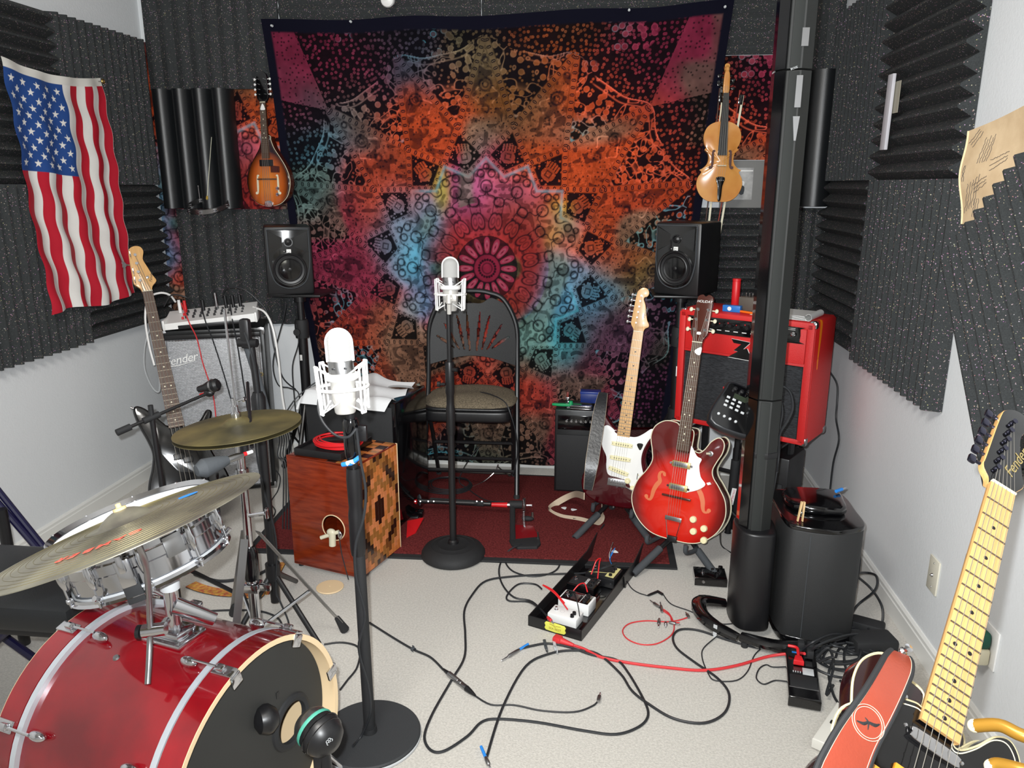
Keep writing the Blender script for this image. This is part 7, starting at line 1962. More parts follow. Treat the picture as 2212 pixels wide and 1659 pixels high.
# red extension lead
cable('red power cord running to the black power strip', [(1236, 1393, .010), (1262, 1402, .008), (1300, 1420), (1360, 1432), (1440, 1442), (1520, 1448), (1590, 1438), (1660, 1418), (1715, 1411, .03), (1738, 1412, .062)], .0050, M_rcable)
t = thing('power_plug', 'red socket end of power cord lying by the pedal tray', 'plug', M=zframe(at(1200, 1380, z=.014), at(1250, 1398, z=.010)-at(1200, 1380, z=.014), (0, 0, 1)))
MB().box((0, 0, .008), (.026, .030, .030), .005).build('socket_head', M_rcable, t); MB().lathe([(0, .02), (.013, .02), (.009, .05), (.006, .07), (0, .07)], 12).build('boot', M_rcable, t)
# cables from rug to the pedal tray
cable('black cable looping from the pedal of rug to white pedal', [(1305, 1133, .02), (1280, 1160), (1220, 1165), (1165, 1172), (1115, 1180, .03), (1090, 1200), (1078, 1230), (1085, 1262), (1110, 1290), (1150, 1300), (1185, 1335, .05)], .0038)
cable('black cable making a wide loop in front of the rug', [(1178, 1182, .012), (1200, 1200), (1208, 1222), (1190, 1238), (1150, 1245), (1110, 1235), (1092, 1215), (1095, 1195), (1110, 1183)], .0036)
cable('black cable curling under the left side of pedal tray', [(1170, 1272, .012), (1155, 1262), (1120, 1262), (1096, 1285), (1100, 1298), (1140, 1300), (1160, 1310, .03)], .0036)
jack('red collared plug in the left of white front pedal', 1183, 1333, 1196, 1347, z=.055, m=M_rcable)
cable('thin black cord from pedal tray to its barrel plug', [(1350, 1245, .02), (1362, 1268), (1378, 1280), (1400, 1287)], .0022)
cable('thin black cord from the angled plug to column foot', [(1432, 1283), (1450, 1305), (1490, 1320), (1525, 1337), (1560, 1348), (1600, 1345)], .0022)
t = thing('barrel_plug', 'small black barrel connector with angled plug on carpet', 'plug', M=zframe(at(1400, 1286, z=.007), at(1430, 1274, z=.007)-at(1400, 1286, z=.007), (0, 0, 1)))
MB().lathe([(0, 0), (.004, 0), (.005, .015), (.005, .05), (0, .052)], 12).build('barrel', M_blk, t); MB().box((0, .012, .052), (.009, .032, .009), .002).build('angled_end', M_blk, t)
# red patch cables with silver plugs
cable('thin red patch cable making an open loop on carpet', [(1424, 1312), (1445, 1325), (1456, 1350), (1450, 1372), (1420, 1390), (1385, 1392), (1355, 1380), (1345, 1362), (1360, 1347), (1395, 1341), (1440, 1343), (1465, 1340), (1488, 1333)], .0024, M_rcable)
cable('short red patch cable lying across the open loop', [(1430, 1318), (1447, 1330), (1452, 1343), (1468, 1345)], .0024, M_rcable)
for k, (a, b, lb) in enumerate((((1425, 1312), (1403, 1296), 'angled silver patch plug nearest to pedal tray'), ((1430, 1322), (1426, 1300), 'upright silver patch plug beside nearest one'), ((1424, 1337), (1422, 1356), 'silver patch plug at the left crossing of red cables'), ((1438, 1344), (1438, 1355), 'silver patch plug right of the left crossing'), ((1445, 1344), (1470, 1350), 'long silver patch plug pointing right at red cables'), ((1488, 1334), (1481, 1322), 'silver patch plug at far right end of the red loop'))):
    jack(lb, a[0], a[1], b[0], b[1], z=.007)
# cords near the power strip
cable('thin dark cord forming a small loop left of the power strip', [(1705, 1440, .01), (1670, 1441), (1655, 1436), (1640, 1445), (1634, 1465), (1650, 1478), (1675, 1470), (1705, 1473, .01)], .0024)
cable('thin dark cord drooping from column foot over the carpet', [(1548, 1375, .01), (1520, 1400), (1517, 1422), (1530, 1455), (1545, 1470), (1590, 1470), (1615, 1450), (1630, 1415), (1652, 1395, .01)], .0022)
cable('black cord rising from base box top down to the power strip', [at(1790, 1095, x=.86), at(1835, 1150, x=.92), at(1857, 1200, x=.96), at(1850, 1260, x=.95), Vector((.90, 2.50, .20)), at(1810, 1350, z=.06), at(1740, 1400, z=.05), at(1700, 1408, z=.02)], .0045)
cable('black cord swinging out beside the bass box to the wall', [at(1842, 1240, x=.93), at(1870, 1237, x=1.02), at(1893, 1245, x=1.04), at(1890, 1275, x=1.03), at(1850, 1310, x=.98), at(1830, 1350, z=.05)], .0045)
cable('thick black cord looping along the baseboard to the floor bricks', [at(1842, 1238, x=.95), at(1880, 1270, x=1.03), at(1905, 1310, x=1.05), at(1905, 1350, x=1.04), at(1892, 1362, z=.03)], .0045)
rnd = random.Random(5)
lbs = ['outermost', 'widest', 'middle', 'second', 'innermost', 'lowest', 'short', 'thin', 'tightest']
for k in range(9):
    cx_, cy_ = 1840+rnd.uniform(-25, 25), 1400+rnd.uniform(-30, 30)
    rx, ry = 50+rnd.uniform(-15, 30), 22+rnd.uniform(-4, 16); a0 = rnd.uniform(0, 6)
    pts = [(cx_+rx*math.cos(a0+a)*(1+.15*math.sin(2*a+k)), cy_+ry*math.sin(a0+a), .006+.003*k+.01*abs(math.sin(a*1.5+k))) for a in np.linspace(0, 5.2+rnd.uniform(0, 1.5), 12)]
    pts = [at(min(p[0], 1925), p[1], z=p[2]) for p in pts]
    for p in pts: p.x = min(p.x, 1.09)
    o = MB().tube([tuple(q) for q in cr([tuple(q) for q in pts], 5)], .0042, 7).build('cable', M_cable)
    tag(o, 'tangled black power cords heaped on the floor between bass box and black guitar', 'cable', 'tangled power cords')
for k, pts in enumerate(([(1735, 1402, .055), (1760, 1385, .10), (1800, 1370, .08), (1850, 1375, .03)], [(1750, 1408, .06), (1775, 1390, .11), (1830, 1372, .07), (1880, 1370, .03)], [(1765, 1420, .06), (1790, 1400, .10), (1800, 1440, .04), (1785, 1500, .03), (1800, 1480, .02)], [(1768, 1430, .06), (1800, 1420, .10), (1790, 1455, .03), (1800, 1500, .03), (1812, 1520, .035)], [(1830, 1500, .02), (1860, 1470, .02), (1880, 1490, .02), (1850, 1510, .02), (1815, 1470, .02)], [(1805, 1420, .02), (1820, 1400, .02), (1880, 1430, .02), (1925, 1452, .02)])):
    P = [at(p[0], p[1], z=p[2]) for p in pts]
    o = MB().tube([tuple(q) for q in cr([tuple(q) for q in P], 6)], .0042, 7).build('cable', M_cable)
    tag(o, 'tangled black power cords heaped on the floor between bass box and black guitar', 'cable', 'tangled power cords')
cable('long black cord hanging down the right wall behind red amplifier', [at(1790, 800, x=1.07), at(1808, 830, x=1.10), at(1808, 870, x=1.10), at(1806, 905, x=1.10), at(1812, 950, x=1.10), at(1800, 1000, x=1.10), at(1793, 1060, x=1.10), at(1790, 1100, x=1.09), at(1800, 1130, x=1.05)], .0045)
# black power strip
def slab_on_floor(name, label, cat, A, B_, C_, z=0.0):
    """frame with origin A, x towards B_, y towards C_ (pixels on the floor)"""
    a, b, c = at(*A, z=z), at(*B_, z=z), at(*C_, z=z); X = (b-a); W = X.length; X.normalize(); Y = (c-a); Y -= X*Y.dot(X); Ln = Y.length; Y.normalize()
    M = Matrix((X, Y, X.cross(Y))).transposed().to_4x4(); M.translation = a
    return thing(name, label, cat, M=M), W, Ln, M
t, W, L_, M = slab_on_floor('power_strip', 'black surge protector block with red plug and blue light on carpet', 'power strip', (1701, 1528), (1772, 1541), (1722, 1420))
MB().prism(cr([(0, 0), (W, 0), (W, L_), (0, L_)], 1, closed=True) if False else [(0, 0), (W, 0), (W, L_), (0, L_)], .004, .042, .006).build('housing', M_gloss, t)
MB().box((W/2, L_*.18, .040), (W*.92, L_*.02, .006), .001).build('raised_lip', M_steel, t)
MB().box((W/2, L_*.30, .0425), (W*.86, L_*.22, .002), .0005).build('lower_panel', M_blkm, t)
MB().box((W*.68, L_*.50, .0428), (W*.36, L_*.13, .001), .0003).build('rating_label', M_clear, t)
tm_ = MB().box((0, 0, 0), (.003, .008, .001)).mesh('printed_tick', M_clear); rep('printed_tick', tm_, [T(W*.2+.007*i, L_*.47, .043) for i in range(4)], t)
MB().box((W*.42, L_*.86, .0428), (W*.44, .004, .002)).build('blue_light', M_blue, t)
sk = MB().box((0, 0, 0), (.022, .026, .002), .0008).mesh('socket', M_blkm); rep('socket', sk, [T(W*.3, L_*.66, .0428), T(W*.72, L_*.66, .0428), T(W*.3, L_*.93, .0428), T(W*.72, L_*.82, .0428)], t)
q = thing('power_plug', 'red plug pushed into the black surge protector', 'plug', M=M @ T(W*.38, L_*.66, .044))
MB().prism([(-.016, -.02), (.016, -.02), (.010, .012), (-.010, .012)], 0, .018, .003).build('plug_body', M_red, q); MB().tube(cr([(0, .008, .010), (0, .035, .014), (-.004, .055, .018), (-.03, .062, .016)], 4), .005, 8).build('strain_relief', M_red, q)
pb = MB().box((0, 0, .014), (.024, .03, .028), .004)
for k, (x, y) in enumerate(((W*.78, L_*.80), (W*.5, L_*.95), (W*.82, L_*.94))):
    q = thing('power_plug', ('black plug in the surge protector, right side', 'black plug in the surge protector, far end', 'black plug in the surge protector, far right corner')[k], 'plug', M=M @ T(x, y, .044)); q2 = MB().box((0, 0, .014), (.022, .028, .028), .004).build('plug_body', M_rub, q)
# long white power strip
t, W, L_, M = slab_on_floor('power_strip', 'long white power strip with black plug beside tan leather strap', 'power strip', (1752, 1618), (1800, 1640), (1793, 1500))
L_ = .42
MB().prism([(0, 0), (W, 0), (W, L_), (0, L_)], .004, .038, .005).build('housing', mat('warm_white_plastic', (206, 204, 196), rough=.45), t)
sw = MB().box((W/2, .10, .040), (.030, .014, .006), .002).build('rocker_switch', M_blk, t)
sk = MB().box((0, 0, 0), (.026, .030, .002), .0008).mesh('socket', M_clear); rep('socket', sk, [T(W/2, .16+.045*i, .0385) for i in range(5)], t)
q = thing('power_plug', 'black plug lying tilted on the long white power strip', 'plug', M=M @ T(W*.45, .27, .045) @ Rz(10))
MB().prism([(-.013, -.026), (.013, -.026), (.008, .012), (.005, .045), (-.005, .045), (-.008, .012)], 0, .018, .003).build('plug_body', M_rub, q)
q = thing('power_plug', 'upper black plug standing in the long white power strip', 'plug', M=M @ T(W*.55, .35, .040) @ Rz(-6))
MB().box((0, 0, .016), (.030, .040, .032), .004).build('plug_body', M_rub, q)
# power bricks
t = thing('power_adapter', 'black power brick on floor under tangled cords by the wall', 'power adapter', M=T(.965, 2.46, .0) @ Rz(10))
MB().box((0, 0, .028), (.15, .085, .055), .010).build('housing', M_blkm, t)
t = thing('power_adapter', 'small black power brick behind the first by the baseboard', 'power adapter', M=T(.99, 2.58, .0) @ Rz(-25))
MB().box((0, 0, .020), (.11, .06, .04), .008).build('housing', M_blkm, t)

# ------------------------------------------------------------------ pedal tray
A, B_, C_ = at(1142, 1352, z=0), at(1255, 1386, z=0), at(1288, 1172, z=0)
X = (B_-A); W = X.length; X.normalize(); Yd = Vector((-X.y, X.x, 0)); Ln = .655
# the tray runs back and to the right
Yd = (at(1385, 1222, z=0)-B_); Ln = Yd.length; Yd.normalize(); X = (X-Yd*X.dot(Yd)).normalized(); Zt = X.cross(Yd)
TM = Matrix((X, Yd, Zt)).transposed().to_4x4(); TM.translation = B_-X*W
t = thing('pedal_tray', 'long black metal tray holding four effect pedals on the carpet', 'tray', M=TM)
MB().box((W/2, Ln*.47, .004), (W, Ln*.94, .004), .001).build('base_plate', M_gloss, t)
MB().box((W/2, .002, .022), (W, .004, .042), .001).build('front_lip', M_blk, t)
for sx, x in ((0, 0.0), (1, W)):
    MB().add([(x-.002, 0, .002), (x-.002, Ln*.9, .002), (x-.002, Ln*1.02, .10), (x-.002, Ln*.85, .060), (x-.002, .0, .042), (x+.002, 0, .002), (x+.002, Ln*.9, .002), (x+.002, Ln*1.02, .10), (x+.002, Ln*.85, .060), (x+.002, .0, .042)], [(0, 1, 2, 3, 4), (5, 6, 7, 8, 9), (0, 1, 6, 5), (1, 2, 7, 6), (2, 3, 8, 7), (3, 4, 9, 8), (4, 0, 5, 9)]).build('side_plate', M_blk, t, sharp=20)
M_yel = mat('yellow_badge', (214, 214, 90), rough=.5)
RQ = Matrix(((1, 0, 0, 0), (0, 0, -1, 0), (0, 1, 0, 0), (0, 0, 0, 1)))
q = MB().prism(cr([(-.036, -.016), (.036, -.016), (.038, 0), (.036, .016), (-.036, .016), (-.038, 0)], 2, closed=True), 0, .004, .001, M=T(W*.52, -.0005, .026) @ RQ).build('yellow_badge', M_yel, t)
text('SEA BEST', .012, mat('olive_print', (140, 120, 50), rough=.6), t, T(W*.52, -.0048, .021) @ Rx(90), name='badge_lettering', ext=.0002)
MB().tube(cr([(W*.52-.022, -.005, .037), (W*.52-.006, -.005, .034), (W*.52, -.005, .030), (W*.52+.006, -.005, .034), (W*.52+.022, -.005, .036)], 4), .0006, 4).build('badge_mark', mat('brown_print', (120, 70, 30), rough=.6), t)
tagp = MB().prism([(-.012, .03), (.010, .03), (.016, -.03), (.006, -.034)], 0, .003, M=T(W+.004, Ln*.66, .03) @ Rz(90) @ RQ).build('hanging_clip', M_blk, t)
def pedal(name, label, x, y, w, l, h, body, face, n_knob, rz=0):
    p = thing(name, label, 'effects pedal', M=TM @ T(x, y, .0062) @ Rz(rz))
    MB().box((0, 0, h/2), (w, l, h), .004).build('enclosure', body, p)
    if face: MB().box((0, 0, h+.0005), (w*.88, l*.86, .0015), .0005).build('face_panel', face, p)
    km = MB().lathe([(0, 0), (.0075, 0), (.0065, .010), (0, .011)], 12).mesh('knob', M_blk)
    rep('knob', km, [T(w*.30, -l*.28+l*.28*i, h+.001) for i in range(n_knob)], p)
    MB().lathe([(0, 0), (.007, 0), (.007, .002), (.0045, .003), (.0045, .012), (0, .013)], 12).build('foot_switch', M_chr, p, M=T(-w*.32, 0, h))
    return p
p1 = pedal('effects_pedal', 'small glossy white pedal nearest to the yellow badge', W*.52, .085, .115, .068, .036, M_wht, None, 2)
e_ = MB(); e_.lathe([(.008, 0), (.009, 0)], 16, T(-.012, 0, .0364)); e_.build('printed_ring', M_clear, p1)
p2 = pedal('effects_pedal', 'white pedal with black face, second from tray front', W*.53, .185, .125, .075, .046, M_wht, M_gloss, 3)
MB().box((-.005, 0, .0475), (.03, .04, .0015), .0005).build('grey_window', M_steel, p2)
MB().box((.022, 0, .0477), (.0015, .062, .001)).build('white_line', M_wht, p2)
p3 = pedal('effects_pedal', 'black pedal with white lettering in middle of the tray', W*.42, .305, .115, .085, .048, M_gloss, M_blkm, 3)
text('BEXXO', .015, M_wht, p3, T(.012, .0, .0498) @ Rz(90), name='pedal_lettering', ext=.0002, bold=.0004)
for k in range(3): MB().box((.028+.004*k, .0, .0497), (.001, .028-.006*k, .0006)).build('printed_line', M_clear, p3)
M_pale = mat('pale_yellow_print', (214, 206, 140), rough=.5)
p4 = pedal('effects_pedal', 'black pedal with pale yellow wedges, farthest in tray', W*.58, .43, .125, .10, .042, M_blk, M_blkm, 3)
MB().prism([(-.05, -.04), (.02, -.012), (-.045, -.030)], .0445, .0455).build('wedge_print', M_pale, p4)
MB().prism([(.02, -.042), (.055, -.042), (.055, .042), (.035, .042), (.045, .0), (.02, -.01)], .0445, .0455).build('wedge_print', M_pale, p4)
# patch leads in the tray
def arc(label, a, b, h, side, m=M_red, r=.0026):
    A_, B2 = TM @ Vector(a), TM @ Vector(b); mid = (A_+B2)/2+TM.to_3x3() @ Vector(side)+Vector((0, 0, h))
    q1 = A_.lerp(mid, .5)+Vector((0, 0, h*.45)); q2 = B2.lerp(mid, .5)+Vector((0, 0, h*.45))
    cable(label, [A_, q1, mid, q2, B2], r, m)
arc('bright red patch lead looping over the two white pedals', (W*.52-.02, .12, .055), (W*.55, .09, .052), .03, (-.12, .05, 0))
arc('short red patch lead behind the second white pedal', (W*.35, .235, .045), (W*.60, .25, .045), .02, (0, .03, 0))
arc('red patch lead arched over the farthest pedal', (W*.45, .36, .060), (W*.62, .34, .060), .05, (.0, .06, 0))
arc('thin black lead drooping over the front white pedals', (W*.45, .2, .055), (W*.8, .08, .045), .01, (0, 0, 0), M_cable, .0018)
t = thing('wire_bundle', 'frayed blue and grey wire ends sticking up at the tray rear', 'wires', loc=TM @ Vector((W*.55, .53, .03)))
for k, (dx, dy, dz, mm) in enumerate(((.012, .01, .07, M_blue), (-.004, .0, .075, M_clear), (.004, -.01, .06, M_blue), (.002, .0, .10, M_steel))): MB().tube(cr([(0, 0, 0), (dx*.3-.01, dy, dz*.5), (dx, dy, dz)], 4), .0016, 5).build('wire', mm, t)

# ------------------------------------------------------------------ black footswitch pedal right of the tray
t, Wp, Lp, M = slab_on_floor('effects_pedal', 'black footswitch pedal with chrome button left of the column', 'effects pedal', (1500, 1266), (1570, 1271), (1497, 1233))
MB().prism([(0, 0), (Wp, 0), (Wp, .095), (0, .095)], .003, .038, .003).build('enclosure', M_gloss, t)
MB().lathe([(0, 0), (.008, 0), (.008, .003), (.005, .004), (.005, .014), (0, .015)], 14).build('foot_switch', M_chr, t, M=T(.034, .045, .038))
MB().lathe([(0, 0), (.007, 0), (.006, .003), (.003, .002), (0, .002)], 14).build('side_socket', M_steel, t, M=T(.034, 0, .022) @ Rx(90))
km = MB().lathe([(0, 0), (.007, 0), (.006, .009), (0, .010)], 12).mesh('knob', M_blk); rep('knob', km, [T(.09, .03, .038), T(.105, .06, .038), T(.075, .07, .038)], t)
MB().box((.108, .085, .045), (.018, .016, .014), .004).build('raised_corner', M_gloss, t)

# ------------------------------------------------------------------ double bass drum pedal on the rug
P = at(1130, 1180, z=.02)
t = thing('double_kick_pedal', 'black double kick pedal with red joints and chrome chain wheel on rug', 'drum pedal', loc=(P.x, P.y, 0))
I = T(-P.x, -P.y, 0)
def L(px, py, z): return tuple(I @ at(px, py, z=z))
MB().tube([L(905, 1082, .075), L(1060, 1089, .075)], .011, 10).build('drive_shaft', M_blk, t)
MB().tube([L(930, 1081, .075), L(1045, 1088, .075)], .014, 10).build('shaft_sleeve', M_rub, t)
MB().tube([L(1062, 1090, .075), L(1096, 1091, .075)], [.010, .013], 12).build('red_joint', M_red, t)
MB().tube([L(884, 1083, .075), L(900, 1084, .075)], [.010, .012], 12).build('red_joint', M_red, t)
MB().tube([L(1096, 1091, .075), L(1102, 1091, .075)], .014, 12).build('silver_collar', M_chr, t)
MB().tube([L(1101, 1090, .078), L(1128, 1090, .078)], .019, 14).build('bearing_block', M_rub, t)
MB().tube([L(1107, 1092, .07), L(1107, 1140, .03), L(1108, 1178, .008)], [.014, .013, .015], 10).build('side_post', M_rub, t)
for (x) in (897, 908, 925, 937, 1030, 1041): MB().cyl(L(x, 1083, .085), L(x, 1083, .105), .0022, n=6).build('key_screw', M_chr, t)
c = Vector(L(1133, 1092, .080))
MB().lathe([(.010, -.004), (.032, -.004), (.034, 0), (.032, .004), (.010, .004)], 24, M=zframe(c, (1, .05, 0))).build('sprocket', M_steel, t)
ch_m = MB().box((0, 0, 0), (.012, .005, .003), .001).mesh('chain_link', M_chr)
pts = cr([L(1133, 1076, .10), L(1131, 1083, .095), L(1131, 1105, .065), L(1131, 1122, .045), L(1133, 1138, .03)], 6)
rep('chain_link', ch_m, [T(*p) for p in pts], t)
MB().cyl(L(1137, 1091, .080), L(1149, 1091, .080), .006, n=10).build('axle_end', M_chr, t)
fp = [L(1108, 1133, .028), L(1152, 1136, .028), L(1166, 1168, .02), L(1109, 1166, .02)]
v = fp+[(p[0], p[1], p[2]-.006) for p in fp]
MB().add(v, [(0, 1, 2, 3), (4, 5, 6, 7), (0, 1, 5, 4), (1, 2, 6, 5), (2, 3, 7, 6), (3, 0, 4, 7)]).build('foot_board', mat('deep_red_board', (120, 10, 20), rough=.3), t, sharp=20)
bp = [L(1100, 1172, .012), L(1165, 1166, .012), L(1168, 1180, .012), L(1160, 1188, .012), L(1118, 1189, .012), L(1105, 1182, .012)]
MB().prism(bp, .002, .028, .004).build('heel_base', M_rub, t)
MB().tube([(p[0], p[1], .003) for p in bp[2:]], .0025, 6).build('red_edge', M_red, t)
MB().cyl(L(1150, 1124, .01), L(1150, 1108, .03), .006, n=8).build('spring', M_steel, t); MB().ball(L(1140, 1120, .03), (.03, .014, .012), 10, 8).build('cam_housing', M_rub, t)
MB().cyl(L(1162, 1163, .03), L(1162, 1150, .035), .003, n=8).build('key_bolt', M_chr, t)
# left slave pedal seen beside the box drum
P2 = at(895, 1110, z=.02); t = thing('kick_pedal', 'slave kick pedal with red foot board half hidden by the box drum', 'drum pedal', loc=(P2.x, P2.y, 0))
I = T(-P2.x, -P2.y, 0)
fp = [L(880, 1125, .03), L(915, 1118, .035), L(898, 1150, .02), L(878, 1160, .02)]; v = fp+[(p[0], p[1], p[2]-.006) for p in fp]
MB().add(v, [(0, 1, 2, 3), (4, 5, 6, 7), (0, 1, 5, 4), (1, 2, 6, 5), (2, 3, 7, 6), (3, 0, 4, 7)]).build('foot_board', M_red, t, sharp=20)
MB().box(L(900, 1108, .03), (.07, .045, .03), .008).build('cam_housing', M_gloss, t)
MB().box(L(892, 1118, .012), (.06, .03, .02), .005).build('heel_base', M_blk, t)
# grey foam roll
A1 = at(880, 992, y=3.95); t = thing('foam_roll', 'dark grey foam tube lying behind the box drum against tapestry', 'foam roll', M=zframe((-.93, 3.52, .068), (.35, -.9, 0), (0, 0, 1)))
MB().lathe([(.020, -.14), (.052, -.14), (.052, .14), (.020, .14), (.020, -.14)], 26).build('tube', M_grey, t)
t = thing('cable_coil', 'coil of thick black cable on the rug left of chair', 'cable', loc=at(890, 1052, z=.016)+Vector((0, 0, .004)))
for k in range(5): MB().tube([((.06-.003*(k % 2))*math.cos(a), (.05-.003*(k % 2))*math.sin(a), .006+.010*k) for a in np.linspace(0, 2*PI, 29)[:-1]], .005, 7, closed=True).build('cable_turn', M_cable, t)
# coil of cable under the chair and the cable from the cushion
t = thing('cable_coil', 'loose coil of black cable lying on the rug under chair', 'cable', loc=at(968, 1050, z=.018))
for k in range(4): MB().tube([((.125-.008*k)*math.cos(a)+.004*k, (.115-.007*k)*math.sin(a), .002+.005*k+.002*math.sin(3*a)) for a in np.linspace(0, 2*PI, 41)[:-1]], .0032, 7, closed=True).build('cable_turn', M_cable, t)
cable('dark grey wire curling from the rug up to the chair rung', [at(1035, 965, y=3.9), at(1015, 990, y=3.88), at(1000, 1015, y=3.8), at(992, 1040, z=.04), at(1010, 1055, z=.02), at(1030, 1070, z=.02), at(1055, 1082, z=.02), at(1090, 1084, z=.03)], .0028)
cable('black cable dangling from the chair cushion down the chair front', [at(1037, 847, y=3.72), at(1060, 852, y=3.66), at(1090, 868, y=3.58), at(1103, 895, y=3.55), at(1115, 940, y=3.56), at(1117, 985, y=3.57), at(1108, 1025, y=3.58)], .0030)
t = thing('drum_key', 'bent chrome wire tool leaning under the chair', 'tool', loc=at(1075, 1003, z=.03)); O_ = t.location
MB().tube(cr([tuple(at(1076, 1003, z=.10)-O_), tuple(at(1068, 1020, z=.06)-O_), tuple(at(1045, 1040, z=.02)-O_), tuple(at(1018, 1052, z=.018)-O_)], 5), .0030, 7).build('bent_wire', M_chr, t)
t = thing('metal_clip', 'small chrome hinged clip on rug by the chair leg', 'clip', loc=at(1092, 1022, z=.022)); O_ = t.location
MB().tube([tuple(at(1075, 1008, z=.03)-O_), (0, 0, 0)], .004, 8).build('arm', M_steel, t); MB().tube([(0, 0, 0), tuple(at(1104, 1030, z=.02)-O_)], [.003, .009], 8).build('jaw', M_chr, t)
# wood disc, patterned strap, picks
t = thing('wooden_disc', 'pale wooden disc lying on carpet in front of the box drum', 'disc', loc=at(713, 1270, z=0)+Vector((0, 0, .001)))
MB().lathe([(.004, 0), (.052, 0), (.054, .002), (.054, .004), (.052, .006), (.004, .006), (.004, 0)], 36).build('disc', M_ply, t)
M_pat = mat('woven_pattern', (176, 84, 60), rough=.8, noise=.8, nscale=60, col2=(206, 160, 70), bump=.3)
pts = [at(412, 1262, z=.006), at(440, 1272, z=.006), at(480, 1280, z=.005), at(520, 1282, z=.005), at(560, 1285, z=.006), at(580, 1262, z=.012), at(606, 1215, z=.012)]
st_, PP2, VV2 = strap('guitar_strap', 'red and gold woven strap on the carpet behind the bass drum', pts, .048, .003, M_pat, [(0, 1, 0)]*5+[(1, .6, 0)]*2, M_rub)
M_pk = mat('pick_white', (235, 236, 238), rough=.4)
def pick(px, py, label, z=.0, rz=0, m=M_pk):
    t = thing('guitar_pick', label, 'pick', M=Matrix.Translation(at(px, py, z=z)) @ Rz(rz))
    MB().prism(cr([(0, -.015), (.013, .006), (.010, .013), (0, .015), (-.010, .013), (-.013, .006)], 4, closed=True), 0, .0013, .0004).build('pick_body', m, t)
pick(1329, 1192, 'white pick on the rug just behind the pedal tray', .018, 60)
pick(1219, 1098, 'white pick on the rug inside the suede strap loop, left one', .018, 20)
pick(1240, 1101, 'white pick on the rug inside the suede strap loop, right one', .018, 100)
# cables left of the drums
for k, (dx, dy) in enumerate(((0, 0), (12, 8), (-8, 14), (20, 20))):
    cable(('dark cord', 'second dark cord', 'third dark cord', 'outer dark cord')[k]+' curving over the carpet beneath the padded bench', [(95+dx, 1240+dy), (75+dx, 1275+dy), (90+dx, 1310+dy), (130+dx, 1335+dy), (165+dx, 1345+dy)], .0038)
cable('black cord circling on the carpet behind the snare drum', [(420, 1240), (470, 1255), (520, 1250), (570, 1235), (590, 1215), (600, 1195)], .0065)
cable('black cord lying between the hi-hat feet and box drum', [(450, 1320), (500, 1318), (560, 1320), (600, 1335), (612, 1360)], .0038)
cable('thin black cord on carpet beside the disc base', [(700, 1392), (740, 1388), (775, 1400), (772, 1440), (750, 1470), (735, 1490)], .0034)
# near mic cable
nx, ny = -.625, 1.845
cable('grey microphone cable looping left off the near microphone stand', [Vector((nx, ny+.02, .985)), at(712, 830, y=ny+.03), at(692, 855, y=ny+.02), at(688, 885, y=ny), at(700, 915, y=ny-.02), at(725, 940, y=ny-.03), at(752, 944, y=ny-.035), at(770, 925, y=ny-.03)], .0036, M_cable)
cable('grey cable running down the near microphone stand pole', [at(770, 925, y=ny-.03), at(778, 990, y=ny-.03), at(790, 1060, y=ny-.03), at(785, 1120, y=ny-.035), at(768, 1180, y=ny-.035), at(770, 1250, y=ny-.035), at(788, 1330, y=ny-.03), at(775, 1400, y=ny-.03), at(795, 1480, y=ny-.03), at(800, 1540, y=ny-.04), at(780, 1590, z=.024), at(762, 1612, z=.024)], .0036, M_cable)
# amp side cables
A_M = T(-2.125, 3.46, 0) @ Rz(20)
def AM(x, y, z): return A_M @ Vector((x, y, z))
cable('white cable arching from the mixer over the bass neck', [AM(.075, .10, .99), AM(.06, .06, 1.03), AM(.02, .03, 1.045), AM(-.03, .02, 1.02), AM(-.05, .0, .93), AM(-.045, -.01, .80), AM(-.03, -.02, .70)], .005, M_wht)
cable('grey cable loop hanging left of the silver-grilled amplifier', [AM(-.03, .05, .90), AM(-.07, .03, .80), AM(-.085, .02, .68), AM(-.06, .02, .58), AM(-.03, .02, .56), AM(-.02, .02, .66)], .0045, M_gcable)
cable('thin red cable draped down the silver amplifier grille', [AM(.11, .05, .99), AM(.15, -.02, .90), AM(.175, -.01, .82), AM(.19, -.01, .70), AM(.215, -.01, .58), AM(.225, -.01, .50), AM(.225, -.01, .36)], .0030, M_rcable)
cable('black cable draped down the middle of silver amplifier grille', [AM(.19, .08, 1.0), AM(.225, -.02, .90), AM(.25, -.012, .80), AM(.29, -.012, .60), AM(.32, -.012, .40), AM(.33, -.012, .25)], .0032)
cable('second black cable draped down the right of silver grille', [AM(.33, .08, 1.0), AM(.35, -.02, .89), AM(.36, -.012, .78), AM(.375, -.012, .55), AM(.385, -.012, .35)], .0036)
cable('black cable bridging from the bass headstock to the mixer plugs', [AM(.02, .10, .97), AM(.07, .05, 1.03), AM(.14, .03, 1.02), AM(.17, .08, .97)], .0034)
cable('black cables arching out of the mixer to the right', [AM(.29, .14, 1.0), AM(.32, .10, 1.05), AM(.40, .06, 1.05), AM(.47, .05, .99), AM(.51, .05, .92), AM(.53, .03, .75), AM(.56, .02, .60), AM(.62, .05, .52)], .0036)
cable('thick white cable hanging down the right side of silver-grilled amplifier', [AM(.44, .10, .95), AM(.50, .04, .93), AM(.535, .0, .85), AM(.55, -.01, .70), AM(.555, -.01, .50), AM(.57, -.02, .38), AM(.59, -.04, .33)], .0055, M_wht)
cable('black cable hanging in a loop beside the left speaker stand', [at(618, 655, y=3.74), at(612, 690, y=3.74), at(590, 780, y=3.76), at(600, 830, y=3.74), at(625, 838, y=3.72), at(645, 850, y=3.70), at(650, 900, y=3.70)], .0032)
